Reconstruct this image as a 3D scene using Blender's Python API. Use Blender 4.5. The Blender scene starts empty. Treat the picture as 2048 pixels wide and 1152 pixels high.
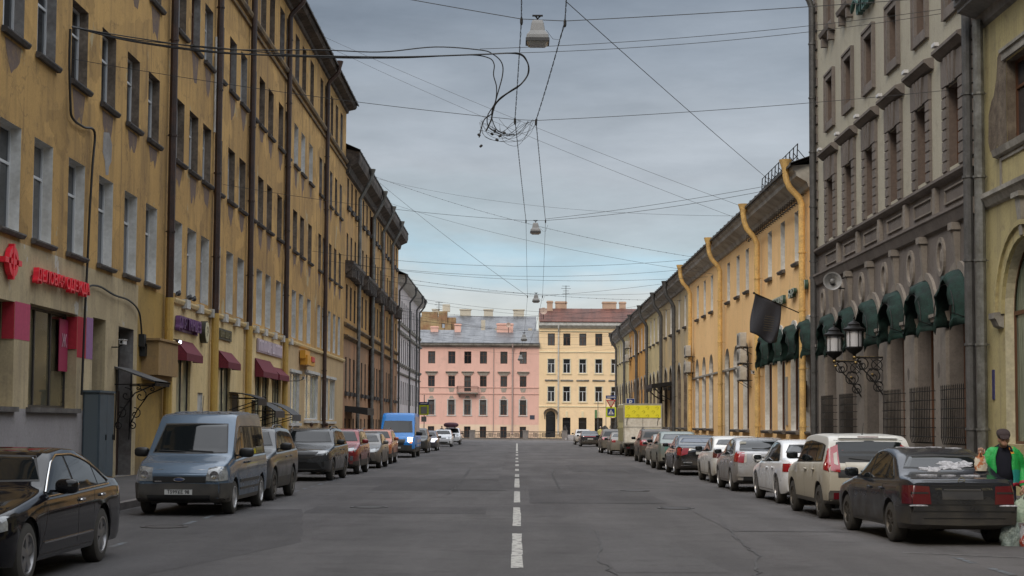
import bpy, bmesh, math, random
from mathutils import Vector, Matrix
from mathutils.bvhtree import BVHTree
from math import sin, cos, pi, radians, sqrt
random.seed(7)
S = bpy.context.scene
COL = S.collection
# ---------------------------------------------------------------- camera
PITCH, ROLL, YAW, CZ, FPX = radians(3.7), radians(0.35), radians(0.20127), 1.8, 3200.0
fw = Vector((-sin(YAW)*cos(PITCH), cos(YAW)*cos(PITCH), sin(PITCH)))
r0 = Vector((cos(YAW), sin(YAW), 0)); u0_ = r0.cross(fw)
rt = cos(ROLL)*r0 + sin(ROLL)*u0_; up = -sin(ROLL)*r0 + cos(ROLL)*u0_
cd = bpy.data.cameras.new('camera'); cam = bpy.data.objects.new('camera', cd); COL.objects.link(cam)
cam.matrix_world = Matrix(((rt.x, up.x, -fw.x, 0), (rt.y, up.y, -fw.y, 0), (rt.z, up.z, -fw.z, CZ), (0, 0, 0, 1)))
cd.sensor_width = 36; cd.lens = 36*FPX/2048; cd.shift_y = 62.0/2048
cd.clip_start = 0.1; cd.clip_end = 3000
S.camera = cam
def at(x, y, Y):
    "world point seen at photo pixel x,y at street distance Y"
    d = fw + ((x-1024)/FPX)*rt - ((y-638)/FPX)*up
    return Vector((0, 0, CZ)) + d*(Y/d.y)
# ---------------------------------------------------------------- world
SUN_EL, SUN_AZ = radians(38), radians(205)
w = bpy.data.worlds.new('World'); S.world = w; w.use_nodes = True
nt = w.node_tree; nt.nodes.clear()
N = nt.nodes.new; LK = nt.links.new
out = N('ShaderNodeOutputWorld'); bg = N('ShaderNodeBackground'); LK(bg.outputs[0], out.inputs[0])
sky = N('ShaderNodeTexSky'); sky.sky_type = 'NISHITA'; sky.sun_disc = False
sky.sun_elevation = SUN_EL; sky.sun_rotation = SUN_AZ; sky.air_density = 1.2; sky.dust_density = 2
tc = N('ShaderNodeTexCoord'); sep = N('ShaderNodeSeparateXYZ'); LK(tc.outputs['Generated'], sep.inputs[0])
mp = N('ShaderNodeMapping'); mp.inputs['Scale'].default_value = (1.7, 1.7, 6.5); LK(tc.outputs['Generated'], mp.inputs[0])
nz = N('ShaderNodeTexNoise'); nz.inputs['Scale'].default_value = 2.6; nz.inputs['Detail'].default_value = 6; nz.inputs['Roughness'].default_value = .55; LK(mp.outputs[0], nz.inputs[0])
ma = N('ShaderNodeMath'); ma.operation = 'MULTIPLY_ADD'; LK(nz.outputs[0], ma.inputs[0]); ma.inputs[1].default_value = .12; LK(sep.outputs[2], ma.inputs[2])
ms = N('ShaderNodeMath'); ms.operation = 'ADD'; LK(ma.outputs[0], ms.inputs[0]); ms.inputs[1].default_value = -.06
cr = N('ShaderNodeValToRGB'); LK(ms.outputs[0], cr.inputs[0])
els = [(0.0, (.62, .60, .56)), (.05, (.62, .64, .62)), (.085, (.52, .56, .58)), (.108, (.36, .50, .59)), (.125, (.36, .43, .475)),
       (.17, (.335, .36, .395)), (.215, (.25, .277, .315)), (.27, (.165, .19, .228)), (.42, (.38, .43, .5)), (.7, (1.55, 1.62, 1.72)), (1.0, (1.85, 1.9, 2.0))]
e = cr.color_ramp.elements
while len(e) < len(els): e.new(.5)
for i, (p, c) in enumerate(els): e[i].position = p; e[i].color = (*c, 1)
# clouds hide most of the blue sky
nz2 = N('ShaderNodeTexNoise'); nz2.inputs['Scale'].default_value = 3.0; nz2.inputs['Detail'].default_value = 9; nz2.inputs['Roughness'].default_value = .62; LK(mp.outputs[0], nz2.inputs[0])
mr = N('ShaderNodeMapRange'); LK(nz2.outputs[0], mr.inputs[0]); mr.inputs[1].default_value = .3; mr.inputs[2].default_value = .7; mr.inputs[3].default_value = .80; mr.inputs[4].default_value = 1.18
mul = N('ShaderNodeMix'); mul.data_type = 'RGBA'; mul.blend_type = 'MULTIPLY'; mul.inputs[0].default_value = 1; LK(cr.outputs[0], mul.inputs[6])
LK(mr.outputs[0], mul.inputs[7])
sk = N('ShaderNodeMix'); sk.data_type = 'RGBA'; sk.blend_type = 'MULTIPLY'; sk.inputs[0].default_value = 1; LK(sky.outputs[0], sk.inputs[6]); sk.inputs[7].default_value = (.08, .08, .08, 1)
mx = N('ShaderNodeMix'); mx.data_type = 'RGBA'; mx.inputs[0].default_value = .14; LK(mul.outputs[2], mx.inputs[6]); LK(sk.outputs[2], mx.inputs[7])
LK(mx.outputs[2], bg.inputs[0]); bg.inputs[1].default_value = 1.0
sl = bpy.data.lights.new('sun', 'SUN'); sl.energy = 1.2; sl.angle = radians(20); sl.color = (1, .88, .72)
so = bpy.data.objects.new('sun', sl); COL.objects.link(so); so.location = (0, 0, 60)
sd = Vector((sin(SUN_AZ)*cos(SUN_EL), cos(SUN_AZ)*cos(SUN_EL), sin(SUN_EL)))
so.rotation_euler = sd.to_track_quat('Z', 'Y').to_euler()
S.view_settings.view_transform = 'Standard'; S.view_settings.look = 'None'; S.view_settings.gamma = 1
S.view_settings.exposure = 0.42
# ---------------------------------------------------------------- materials
MATS = {}
def mat(name, col, rough=.6, metal=0., var=0., scale=4., col2=None, bump=0., coat=0., stretch=None, emit=None, spec=.5, dirt=None, thr=(.4, .62), space='Object', detail=6):
    if name in MATS: return MATS[name]
    m = bpy.data.materials.new(name); m.use_nodes = True; MATS[name] = m
    t = m.node_tree; b = t.nodes['Principled BSDF']; n = t.nodes.new; l = t.links.new
    b.inputs['Base Color'].default_value = (*col, 1); b.inputs['Roughness'].default_value = rough
    b.inputs['Metallic'].default_value = metal; b.inputs['Specular IOR Level'].default_value = spec
    b.inputs['Coat Weight'].default_value = coat; b.inputs['Coat Roughness'].default_value = .04
    if emit: b.inputs['Emission Color'].default_value = (*emit[0], 1); b.inputs['Emission Strength'].default_value = emit[1]
    if var or col2 or bump or dirt:
        tc = n('ShaderNodeTexCoord'); src = tc.outputs['Object']
        if space == 'World': src = n('ShaderNodeNewGeometry').outputs['Position']
        mpn = n('ShaderNodeMapping'); l(src, mpn.inputs[0])
        if stretch: mpn.inputs['Scale'].default_value = stretch
        nz = n('ShaderNodeTexNoise'); nz.inputs['Scale'].default_value = scale; nz.inputs['Detail'].default_value = detail; nz.inputs['Roughness'].default_value = .62
        l(mpn.outputs[0], nz.inputs[0]); last = None
        if col2:
            r = n('ShaderNodeMapRange'); l(nz.outputs[0], r.inputs[0]); r.inputs[1].default_value = thr[0]; r.inputs[2].default_value = thr[1]
            mx = n('ShaderNodeMix'); mx.data_type = 'RGBA'; l(r.outputs[0], mx.inputs[0]); mx.inputs[6].default_value = (*col, 1); mx.inputs[7].default_value = (*col2, 1)
            last = mx.outputs[2]
        if var:
            nz3 = n('ShaderNodeTexNoise'); nz3.inputs['Scale'].default_value = scale*6; nz3.inputs['Detail'].default_value = 4; l(src, nz3.inputs[0])
            r = n('ShaderNodeMapRange'); l(nz3.outputs[0], r.inputs[0]); r.inputs[1].default_value = .25; r.inputs[2].default_value = .75; r.inputs[3].default_value = 1-var; r.inputs[4].default_value = 1+var
            mx = n('ShaderNodeMix'); mx.data_type = 'RGBA'; mx.blend_type = 'MULTIPLY'; mx.inputs[0].default_value = 1
            if last: l(last, mx.inputs[6])
            else: mx.inputs[6].default_value = (*col, 1)
            l(r.outputs[0], mx.inputs[7]); last = mx.outputs[2]
        if dirt:   # road dirt thrown up on the lower body: (colour, z where it ends, amount)
            sp = n('ShaderNodeSeparateXYZ'); l(tc.outputs['Object'], sp.inputs[0])
            nd = n('ShaderNodeTexNoise'); nd.inputs['Scale'].default_value = 3.5; nd.inputs['Detail'].default_value = 7; l(tc.outputs['Object'], nd.inputs[0])
            a = n('ShaderNodeMath'); a.operation = 'MULTIPLY_ADD'; l(nd.outputs[0], a.inputs[0]); a.inputs[1].default_value = -.9; l(sp.outputs[2], a.inputs[2])
            r = n('ShaderNodeMapRange'); l(a.outputs[0], r.inputs[0]); r.inputs[1].default_value = dirt[1]-1.15; r.inputs[2].default_value = dirt[1]-.62; r.inputs[3].default_value = dirt[2]; r.inputs[4].default_value = dirt[3] if len(dirt) > 3 else 0
            mx = n('ShaderNodeMix'); mx.data_type = 'RGBA'; l(r.outputs[0], mx.inputs[0])
            if last: l(last, mx.inputs[6])
            else: mx.inputs[6].default_value = (*col, 1)
            mx.inputs[7].default_value = (*dirt[0], 1); last = mx.outputs[2]
            rr = n('ShaderNodeMapRange'); l(r.outputs[0], rr.inputs[0]); rr.inputs[3].default_value = rough; rr.inputs[4].default_value = .75; l(rr.outputs[0], b.inputs['Roughness'])
            rc = n('ShaderNodeMapRange'); l(r.outputs[0], rc.inputs[0]); rc.inputs[3].default_value = coat; rc.inputs[4].default_value = 0; l(rc.outputs[0], b.inputs['Coat Weight'])
        if last: l(last, b.inputs['Base Color'])
        if bump:
            bp = n('ShaderNodeBump'); bp.inputs['Strength'].default_value = bump; bp.inputs['Distance'].default_value = .02
            nb = n('ShaderNodeTexNoise'); nb.inputs['Scale'].default_value = scale*8; nb.inputs['Detail'].default_value = 6; l(src, nb.inputs[0])
            l(nb.outputs[0], bp.inputs['Height']); l(bp.outputs[0], b.inputs['Normal'])
    return m
def plaster(name, c1, c2, c3, s=.35, streak=.5, patch=.0, pc=(.4, .38, .35), bump=.35, grime=None, grain=(.84, 1.14), crk=.0, fine=None):
    "old painted plaster: large blotches, vertical streaks, fine grain, optional bare patches"
    m = bpy.data.materials.new(name); m.use_nodes = True; MATS[name] = m
    t = m.node_tree; b = t.nodes['Principled BSDF']; n = t.nodes.new; l = t.links.new
    b.inputs['Roughness'].default_value = .9; b.inputs['Specular IOR Level'].default_value = .2
    P = n('ShaderNodeNewGeometry').outputs['Position']
    def noise(scale, stretch=None, det=6, ro=.6):
        v = P
        if stretch: q = n('ShaderNodeMapping'); q.inputs['Scale'].default_value = stretch; l(P, q.inputs[0]); v = q.outputs[0]
        z = n('ShaderNodeTexNoise'); z.inputs['Scale'].default_value = scale; z.inputs['Detail'].default_value = det; z.inputs['Roughness'].default_value = ro; l(v, z.inputs[0]); return z.outputs[0]
    def rng(v, a, bb, c=0, d=1):
        r = n('ShaderNodeMapRange'); l(v, r.inputs[0]); r.inputs[1].default_value = a; r.inputs[2].default_value = bb; r.inputs[3].default_value = c; r.inputs[4].default_value = d; return r.outputs[0]
    def mix(f, a, bb, bl='MIX'):
        x = n('ShaderNodeMix'); x.data_type = 'RGBA'; x.blend_type = bl
        if isinstance(f, float): x.inputs[0].default_value = f
        else: l(f, x.inputs[0])
        for v, i in ((a, 6), (bb, 7)):
            if isinstance(v, tuple): x.inputs[i].default_value = (*v, 1)
            else: l(v, x.inputs[i])
        return x.outputs[2]
    c = mix(rng(noise(s), .38, .62), c1, c2)
    c = mix(rng(noise(1.6, (1, 1, .09), 5), .5, .75, 0, streak), c, c3)
    c = mix(rng(noise(s*5, None, 8, .7), .54, .70, 0, .62), c, c3); c = mix(rng(noise(s*2.3, (1, 1, .55), 8, .7), .55, .62, 0, .45), c, c2)
    c = mix(rng(noise(3.5, (1, 1, .05), 4), .56, .7, 0, streak*.7), c, c3)
    if crk:
        vd = n('ShaderNodeVectorMath'); vd.operation = 'MULTIPLY_ADD'; zc = n('ShaderNodeTexNoise'); zc.inputs['Scale'].default_value = 1.2; zc.inputs['Detail'].default_value = 5; l(P, zc.inputs[0]); l(zc.outputs[1], vd.inputs[0]); vd.inputs[1].default_value = (1.6, 1.6, 1.6); l(P, vd.inputs[2])
        vo = n('ShaderNodeTexVoronoi'); vo.feature = 'DISTANCE_TO_EDGE'; vo.inputs['Scale'].default_value = .55; l(vd.outputs[0], vo.inputs['Vector']); c = mix(rng(vo.outputs['Distance'], .004, .016, crk, 0), c, c3)
    if crk > .3: c = mix(rng(noise(.32, (1, 1, 1.4), 3, .45), .585, .595, 0, .38), c, tuple(min(1, v*1.22) for v in c1)); c = mix(rng(noise(.41, (1, .8, 1.1), 4, .5), .60, .612, 0, .42), c, tuple(v*.62 for v in c2))
    if patch: c = mix(rng(noise(.55, (1, 1, .7), 9, .65), .66-patch, .68-patch), c, pc)
    if grime:
        z = n('ShaderNodeSeparateXYZ'); l(P, z.inputs[0])
        a = n('ShaderNodeMath'); a.operation = 'MULTIPLY_ADD'; l(noise(.9), a.inputs[0]); a.inputs[1].default_value = 2.2; l(z.outputs[2], a.inputs[2])
        c = mix(rng(a.outputs[0], grime[1], grime[1]+1.0, grime[2], 0), c, grime[0])
    c = mix(1.0, c, rng(noise(14, None, 5, .75), .25, .75, *grain), 'MULTIPLY')
    if fine: c = mix(1.0, c, rng(noise(fine[0], None, 4, .8), .3, .7, fine[1], fine[2]), 'MULTIPLY'); c = mix(1.0, c, rng(noise(.9, (1, .12, 1), 5, .6), .35, .65, .86, 1.12), 'MULTIPLY')
    l(c, b.inputs['Base Color'])
    bp = n('ShaderNodeBump'); bp.inputs['Strength'].default_value = bump; bp.inputs['Distance'].default_value = .03; l(noise(9 if not fine else 55, None, 9, .8), bp.inputs['Height']); l(bp.outputs[0], b.inputs['Normal'])
    return m
# ---------------------------------------------------------------- mesh building
class MB:
    def __init__(s, T=None): s.v = []; s.f = []; s.m = []; s.T = T; s.cur = 0
    def add(s, vs, fs):
        k = len(s.v)
        for p in vs: s.v.append(tuple(s.T(*p)) if s.T else tuple(p))
        for f in fs: s.f.append(tuple(i+k for i in f)); s.m.append(s.cur)
        return s
    def quad(s, a, b, c, d): return s.add([a, b, c, d], [(0, 1, 2, 3)])
    def poly(s, ps): return s.add(ps, [tuple(range(len(ps)))])
    def box(s, x0, x1, y0, y1, z0, z1):
        return s.add([(x0,y0,z0),(x1,y0,z0),(x1,y1,z0),(x0,y1,z0),(x0,y0,z1),(x1,y0,z1),(x1,y1,z1),(x0,y1,z1)],
                     [(0,3,2,1),(4,5,6,7),(0,1,5,4),(1,2,6,5),(2,3,7,6),(3,0,4,7)])
    def prism(s, poly, a, d, axis=0):
        "polygon in the plane normal to axis, extruded from a to d; poly is (p,q) of the two other axes in order"
        n = len(poly)
        def P(p, q, t): return (t, p, q) if axis == 0 else ((p, t, q) if axis == 1 else (p, q, t))
        vs = [P(p, q, a) for p, q in poly]+[P(p, q, d) for p, q in poly]
        return s.add(vs, [tuple(range(n))[::-1], tuple(range(n, 2*n))]+[(i, (i+1) % n, n+(i+1) % n, n+i) for i in range(n)])
    def tube(s, pts, r, seg=8, cap=True):
        pts = [Vector(p) for p in pts]; n = len(pts); rs = r if isinstance(r, (list, tuple)) else [r]*n
        vs = []; pn = None
        for i, p in enumerate(pts):
            t = (pts[min(i+1, n-1)]-pts[max(i-1, 0)])
            if t.length < 1e-9: t = Vector((0, 0, 1))
            t.normalize()
            if pn is None: pn = t.orthogonal().normalized()
            else:
                pn = pn - t*pn.dot(t)
                pn = t.orthogonal().normalized() if pn.length < 1e-6 else pn.normalized()
            bn = t.cross(pn)
            for k in range(seg):
                a = 2*pi*k/seg; vs.append(p+(pn*cos(a)+bn*sin(a))*rs[i])
        fs = [(i*seg+k, i*seg+(k+1) % seg, (i+1)*seg+(k+1) % seg, (i+1)*seg+k) for i in range(n-1) for k in range(seg)]
        if cap: fs += [tuple(range(seg))[::-1], tuple(range((n-1)*seg, n*seg))]
        return s.add([tuple(v) for v in vs], fs)
    def lathe(s, prof, c=(0, 0, 0), axis=2, seg=24, closed=False):
        "prof: (radius, height)"
        vs = []
        for r, h in prof:
            for k in range(seg):
                a = 2*pi*k/seg; x, y = r*cos(a), r*sin(a)
                p = (x, y, h) if axis == 2 else ((x, h, y) if axis == 1 else (h, x, y))
                vs.append((p[0]+c[0], p[1]+c[1], p[2]+c[2]))
        n = len(prof); R = range(n if closed else n-1)
        fs = [(i*seg+k, i*seg+(k+1) % seg, ((i+1) % n)*seg+(k+1) % seg, ((i+1) % n)*seg+k) for i in R for k in range(seg)]
        if not closed: fs += [tuple(range(seg))[::-1], tuple(range((n-1)*seg, n*seg))]
        return s.add(vs, fs)
    def blob(s, c, r, p=2.0, nu=16, nv=9, rot=None):
        "superellipsoid"
        def sp(v, q): return math.copysign(abs(v)**q, v)
        q = 2.0/p; vs = []
        for i in range(nv+1):
            a = -pi/2+pi*i/nv
            for k in range(nu):
                b = 2*pi*k/nu
                v = Vector((r[0]*sp(cos(a), q)*sp(cos(b), q), r[1]*sp(cos(a), q)*sp(sin(b), q), r[2]*sp(sin(a), q)))
                if rot: v = rot @ v
                vs.append((v.x+c[0], v.y+c[1], v.z+c[2]))
        fs = [(i*nu+k, i*nu+(k+1) % nu, (i+1)*nu+(k+1) % nu, (i+1)*nu+k) for i in range(nv) for k in range(nu)]
        return s.add(vs, fs)
    def build(s, name, mats, parent=None, smooth=False, angle=35, recalc=True, bevel=0, weld=False):
        me = bpy.data.meshes.new(name); me.from_pydata(s.v, [], s.f)
        if not isinstance(mats, (list, tuple)): mats = [mats]
        for m in mats: me.materials.append(m)
        me.polygons.foreach_set('material_index', s.m)
        if recalc or weld:
            bm = bmesh.new(); bm.from_mesh(me)
            if weld: bmesh.ops.remove_doubles(bm, verts=bm.verts, dist=.0004)
            if recalc: bmesh.ops.recalc_face_normals(bm, faces=bm.faces)
            bm.to_mesh(me); bm.free()
        if smooth:
            me.polygons.foreach_set('use_smooth', [True]*len(me.polygons))
            me.set_sharp_from_angle(angle=radians(angle))
        me.update()
        o = bpy.data.objects.new(name, me); COL.objects.link(o)
        if parent: o.parent = parent
        if bevel:
            bv = o.modifiers.new('bevel', 'BEVEL'); bv.width = bevel; bv.segments = 2; bv.limit_method = 'ANGLE'
        return o
def tag(o, label, cat, group=None):
    o['label'] = label; o['category'] = cat
    if group: o['group'] = group
    return o
def struct(o, kind='structure'): o['kind'] = kind; return o
def empty(name, loc=(0, 0, 0), rz=0, label=None, cat=None, group=None):
    o = bpy.data.objects.new(name, None); COL.objects.link(o); o.location = loc; o.rotation_euler = (0, 0, rz); o.empty_display_size = .3
    if label: tag(o, label, cat, group)
    return o
def link(name, me, parent, loc=(0, 0, 0), rz=0):
    o = bpy.data.objects.new(name, me); COL.objects.link(o); o.parent = parent; o.location = loc; o.rotation_euler = (0, 0, rz); return o
def text_obj(txt, size, material, name, parent=None, depth=.01, align='CENTER', sx=1.0, bold=0.0):
    "flat lettering as a mesh: reads along +x, up +z, faces -y; origin at its centre"
    cu = bpy.data.curves.new(name, 'FONT'); cu.body = txt; cu.size = size; cu.extrude = depth; cu.align_x = align; cu.align_y = 'CENTER'; cu.offset = bold
    cu.resolution_u = 2
    tmp = bpy.data.objects.new('t', cu); COL.objects.link(tmp)
    dg = bpy.context.evaluated_depsgraph_get(); me = bpy.data.meshes.new_from_object(tmp.evaluated_get(dg))
    bpy.data.objects.remove(tmp); bpy.data.curves.remove(cu)
    for v in me.vertices: v.co = Vector((v.co.x*sx, -v.co.z, v.co.y))
    me.materials.clear(); me.materials.append(material)
    o = bpy.data.objects.new(name, me); COL.objects.link(o)
    if parent: o.parent = parent
    return o
def G(y): return -0.0035*max(0.0, y-35)
SW = .14
# facade frames: local (u along the wall, n outwards, z up)
TL = lambda u, n, z: (-12+n, u, z)
TR = lambda u, n, z: (12-n, u, z)
YF = 250.0
TF = lambda u, n, z: (u, YF-n, z)
RZ = {'L': radians(90), 'R': radians(-90), 'F': 0.0}
# ---------------------------------------------------------------- shared materials
ochre = plaster('ochre_plaster', (.52, .325, .12), (.375, .235, .095), (.17, .115, .065), .22, .75, .02, (.40, .33, .2), crk=.4, grime=((.25, .19, .12), 6.3, .45))
yellow = plaster('shop_yellow_plaster', (.74, .585, .32), (.66, .51, .26), (.44, .33, .18), .4, .5, crk=.25)
beige = plaster('bare_beige_plaster', (.52, .42, .26), (.40, .32, .20), (.23, .19, .14), .5, .7, .05, (.47, .45, .40))
lilacgrey = plaster('grey_plinth_paint', (.34, .32, .32), (.30, .28, .285), (.22, .2, .19), .6, .3)
pinkbeige = plaster('pinkish_beige_plaster', (.52, .385, .215), (.46, .335, .19), (.30, .22, .13), .5, .4)
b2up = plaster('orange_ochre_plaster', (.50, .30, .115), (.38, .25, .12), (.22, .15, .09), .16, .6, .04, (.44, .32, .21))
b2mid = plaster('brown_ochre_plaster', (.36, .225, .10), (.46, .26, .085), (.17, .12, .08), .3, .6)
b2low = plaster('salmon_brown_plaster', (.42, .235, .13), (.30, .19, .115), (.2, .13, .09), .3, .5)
lilac = plaster('pale_lilac_plaster', (.66, .60, .59), (.60, .55, .55), (.42, .39, .39), .3, .4)
ryel = plaster('warm_yellow_plaster', (.85, .565, .28), (.79, .515, .245), (.58, .40, .21), .2, .3, crk=.12)
ryel2 = plaster('dirty_cream_plaster', (.58, .43, .22), (.42, .34, .22), (.22, .18, .12), .2, .7)
rora = plaster('orange_plaster', (.60, .31, .085), (.52, .28, .085), (.32, .2, .09), .2, .4)
rpale = plaster('pale_straw_plaster', (.60, .49, .26), (.5, .41, .23), (.3, .24, .15), .25, .5)
pink = plaster('pink_plaster', (.74, .46, .385), (.69, .42, .35), (.52, .34, .28), .16, .35)
pinkpale = plaster('faded_peach_plaster', (.70, .50, .37), (.72, .58, .44), (.55, .40, .31), .25, .3)
fyel = plaster('peach_yellow_plaster', (.82, .62, .39), (.77, .575, .35), (.6, .45, .3), .16, .25)
hotelw = plaster('cream_render', (.40, .375, .30), (.37, .345, .28), (.27, .25, .205), .3, .3)
stone = plaster('grey_brown_stone', (.185, .162, .148), (.148, .13, .118), (.095, .083, .076), .8, .4, 0, bump=.5)
stone2 = plaster('light_grey_stone', (.25, .222, .195), (.20, .178, .156), (.13, .115, .1), .8, .4, 0, bump=.5)
nyel = plaster('pale_yellow_old_plaster', (.43, .37, .19), (.36, .31, .165), (.19, .165, .11), .5, .6)
rubble = plaster('broken_brick_core', (.20, .165, .125), (.12, .095, .075), (.07, .055, .045), 3.0, .3, 0, bump=1.0)
trimw = mat('white_trim_paint', (.52, .52, .50), .7, var=.12, scale=2, col2=(.40, .39, .36), space='World', bump=.1)
revw = mat('white_reveal_paint', (.68, .67, .64), .8, var=.12, scale=1.5, col2=(.52, .50, .46), space='World', bump=.2)
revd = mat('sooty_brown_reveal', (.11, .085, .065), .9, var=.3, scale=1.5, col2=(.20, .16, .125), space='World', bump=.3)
revg = mat('grey_reveal', (.23, .22, .21), .85, var=.2, scale=1.5, col2=(.15, .13, .12), space='World', bump=.2)
sillm = mat('dark_sill', (.035, .032, .033), .7, var=.3, scale=3, col2=(.075, .065, .06), space='World')
sillg = mat('grey_sill', (.12, .11, .10), .7, var=.3, scale=3, col2=(.075, .065, .06), space='World')
soot = mat('soot_stain', (.15, .105, .085), .95, var=.2, scale=2.5, col2=(.25, .165, .085), space='World', thr=(.5, .7))
ironm = mat('dark_iron', (.018, .017, .017), .55, metal=.6)
goldm = mat('old_gilding', (.30, .21, .08), .4, metal=.8, col2=(.03, .025, .02), scale=12)
pipebr = mat('brown_black_pipe', (.030, .018, .016), .5, var=.3, scale=2, col2=(.055, .028, .02), space='World')
pipeye = mat('yellow_pipe', (.50, .33, .085), .5, var=.1, scale=2, col2=(.45, .29, .08), space='World')
pipegr = mat('grey_pipe', (.10, .10, .102), .5, metal=.3, var=.15, scale=3, col2=(.07, .07, .07), space='World')
pipelt = mat('galvanised_pipe', (.20, .205, .20), .45, metal=.5, var=.2, scale=2, col2=(.12, .12, .11), space='World')
pipeor = mat('ochre_painted_pipe', (.66, .43, .15), .65, var=.2, scale=2.5, col2=(.48, .31, .12), space='World')
frw = mat('white_window_frame', (.55, .56, .57), .45)
frb = mat('brown_window_frame', (.09, .035, .015), .5)
frd = mat('dark_window_frame', (.03, .028, .027), .5)
def glass(name, c, c2=None, r=.06): return mat(name, c, r, col2=c2, scale=.8, spec=.6, thr=(.35, .65)) if c2 else mat(name, c, r, spec=.6)
g1 = glass('window_glass_dark', (.012, .014, .017)); g2 = glass('window_glass_curtain', (.10, .10, .10), (.03, .03, .035), .12)
g3 = glass('window_glass_grey', (.035, .04, .046), (.02, .022, .027)); g4 = glass('window_glass_blind', (.16, .16, .15), (.08, .08, .08), .15)
gshop = glass('shop_glass_warm', (.14, .12, .05), (.035, .035, .03), .08); gshop2 = glass('shop_glass_dim', (.05, .05, .035), (.16, .13, .07), .06)  # warm light of the shop interiors is painted into these glass colours
gpale = glass('shop_glass_pale', (.46, .44, .29), (.20, .21, .16), .1)  # pale tone stands in for lit shops behind the panes
roofd = mat('dark_roof_sheet', (.035, .034, .035), .6, var=.3, scale=1.5, col2=(.06, .055, .05), space='World')
roofg = mat('grey_roof_sheet', (.16, .165, .175), .4, metal=.3, var=.2, scale=.6, col2=(.10, .105, .115), space='World')
roofr = mat('rusty_red_roof_sheet', (.13, .045, .03), .7, var=.35, scale=.5, col2=(.075, .03, .022), space='World', stretch=(1, .25, .25))
soffit = mat('dark_wood_soffit', (.035, .028, .025), .85, var=.4, scale=1.2, col2=(.11, .09, .075), space='World', bump=.4)
corn = mat('cornice_grey', (.30, .285, .25), .8, var=.2, scale=1, col2=(.17, .155, .135), space='World', bump=.2)
blk = mat('black_plastic', (.012, .012, .013), .55)
ABS = {}
def building(name, loc, label, cat='building', group=None):
    o = empty(name, loc, 0, label, cat, group); ABS[o.name] = Matrix.Translation(-Vector(loc)); return o
_b0 = MB.build
EACH = {'snow', 'soot_streak', 'rusticated_jamb', 'window_surround', 'conduit', 'corbel', 'capital', 'panel', 'impost', 'keystone', 'flood_lamp', 'chimney', 'bracketed_sill', 'sill', 'cargo_side', 'tail_light', 'wheel_well', 'strap', 'shop_display', 'string_course', 'voussoir', 'window_hood', 'frame_edge', 'door_hinge', 'handlebar', 'window_deflector', 'luggage_strap', 'quoin', 'brick_wall', 'side_stripes', 'door_gap', 'badge', 'panel_gap', 'cable_tie', 'side_wall'}
def _split(s):
    "clusters of touching pieces"
    par = list(range(len(s.v)))
    def fd(a):
        while par[a] != a: par[a] = par[par[a]]; a = par[a]
        return a
    for f in s.f:
        a = fd(f[0])
        for q in f[1:]: par[fd(q)] = a
    isl = {}
    for i, f in enumerate(s.f): isl.setdefault(fd(f[0]), []).append(i)
    L = []
    for fs in isl.values():
        vs = {q for i in fs for q in s.f[i]}; L.append([fs, [min(s.v[q][k] for q in vs) for k in range(3)], [max(s.v[q][k] for q in vs) for k in range(3)]])
    if len(L) > 160: return None
    ch = True
    while ch:
        ch = False
        for i in range(len(L)):
            for j in range(i+1, len(L)):
                if all(L[i][1][k] < L[j][2][k]+.03 and L[j][1][k] < L[i][2][k]+.03 for k in range(3)):
                    L[i] = [L[i][0]+L[j][0], [min(L[i][1][k], L[j][1][k]) for k in range(3)], [max(L[i][2][k], L[j][2][k]) for k in range(3)]]; del L[j]; ch = True; break
            if ch: break
    return L
def _build(s, name, mats, parent=None, **k):
    if name in EACH and parent is not None:
        L = _split(s)
        if L and len(L) > 1:
            r = None
            for fs, lo, hi in L:
                q = MB(); mp_ = {}
                for i in fs:
                    f = []
                    for v in s.f[i]:
                        if v not in mp_: mp_[v] = len(q.v); q.v.append(s.v[v])
                        f.append(mp_[v])
                    q.f.append(tuple(f)); q.m.append(s.m[i])
                o = _b0(q, name, mats, parent, **k); r = r or o
                if parent.name in ABS: o.matrix_parent_inverse = ABS[parent.name]
            return r
    o = _b0(s, name, mats, parent, **k)
    if parent is not None and parent.name in ABS: o.matrix_parent_inverse = ABS[parent.name]
    return o
MB.build = _build
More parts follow.
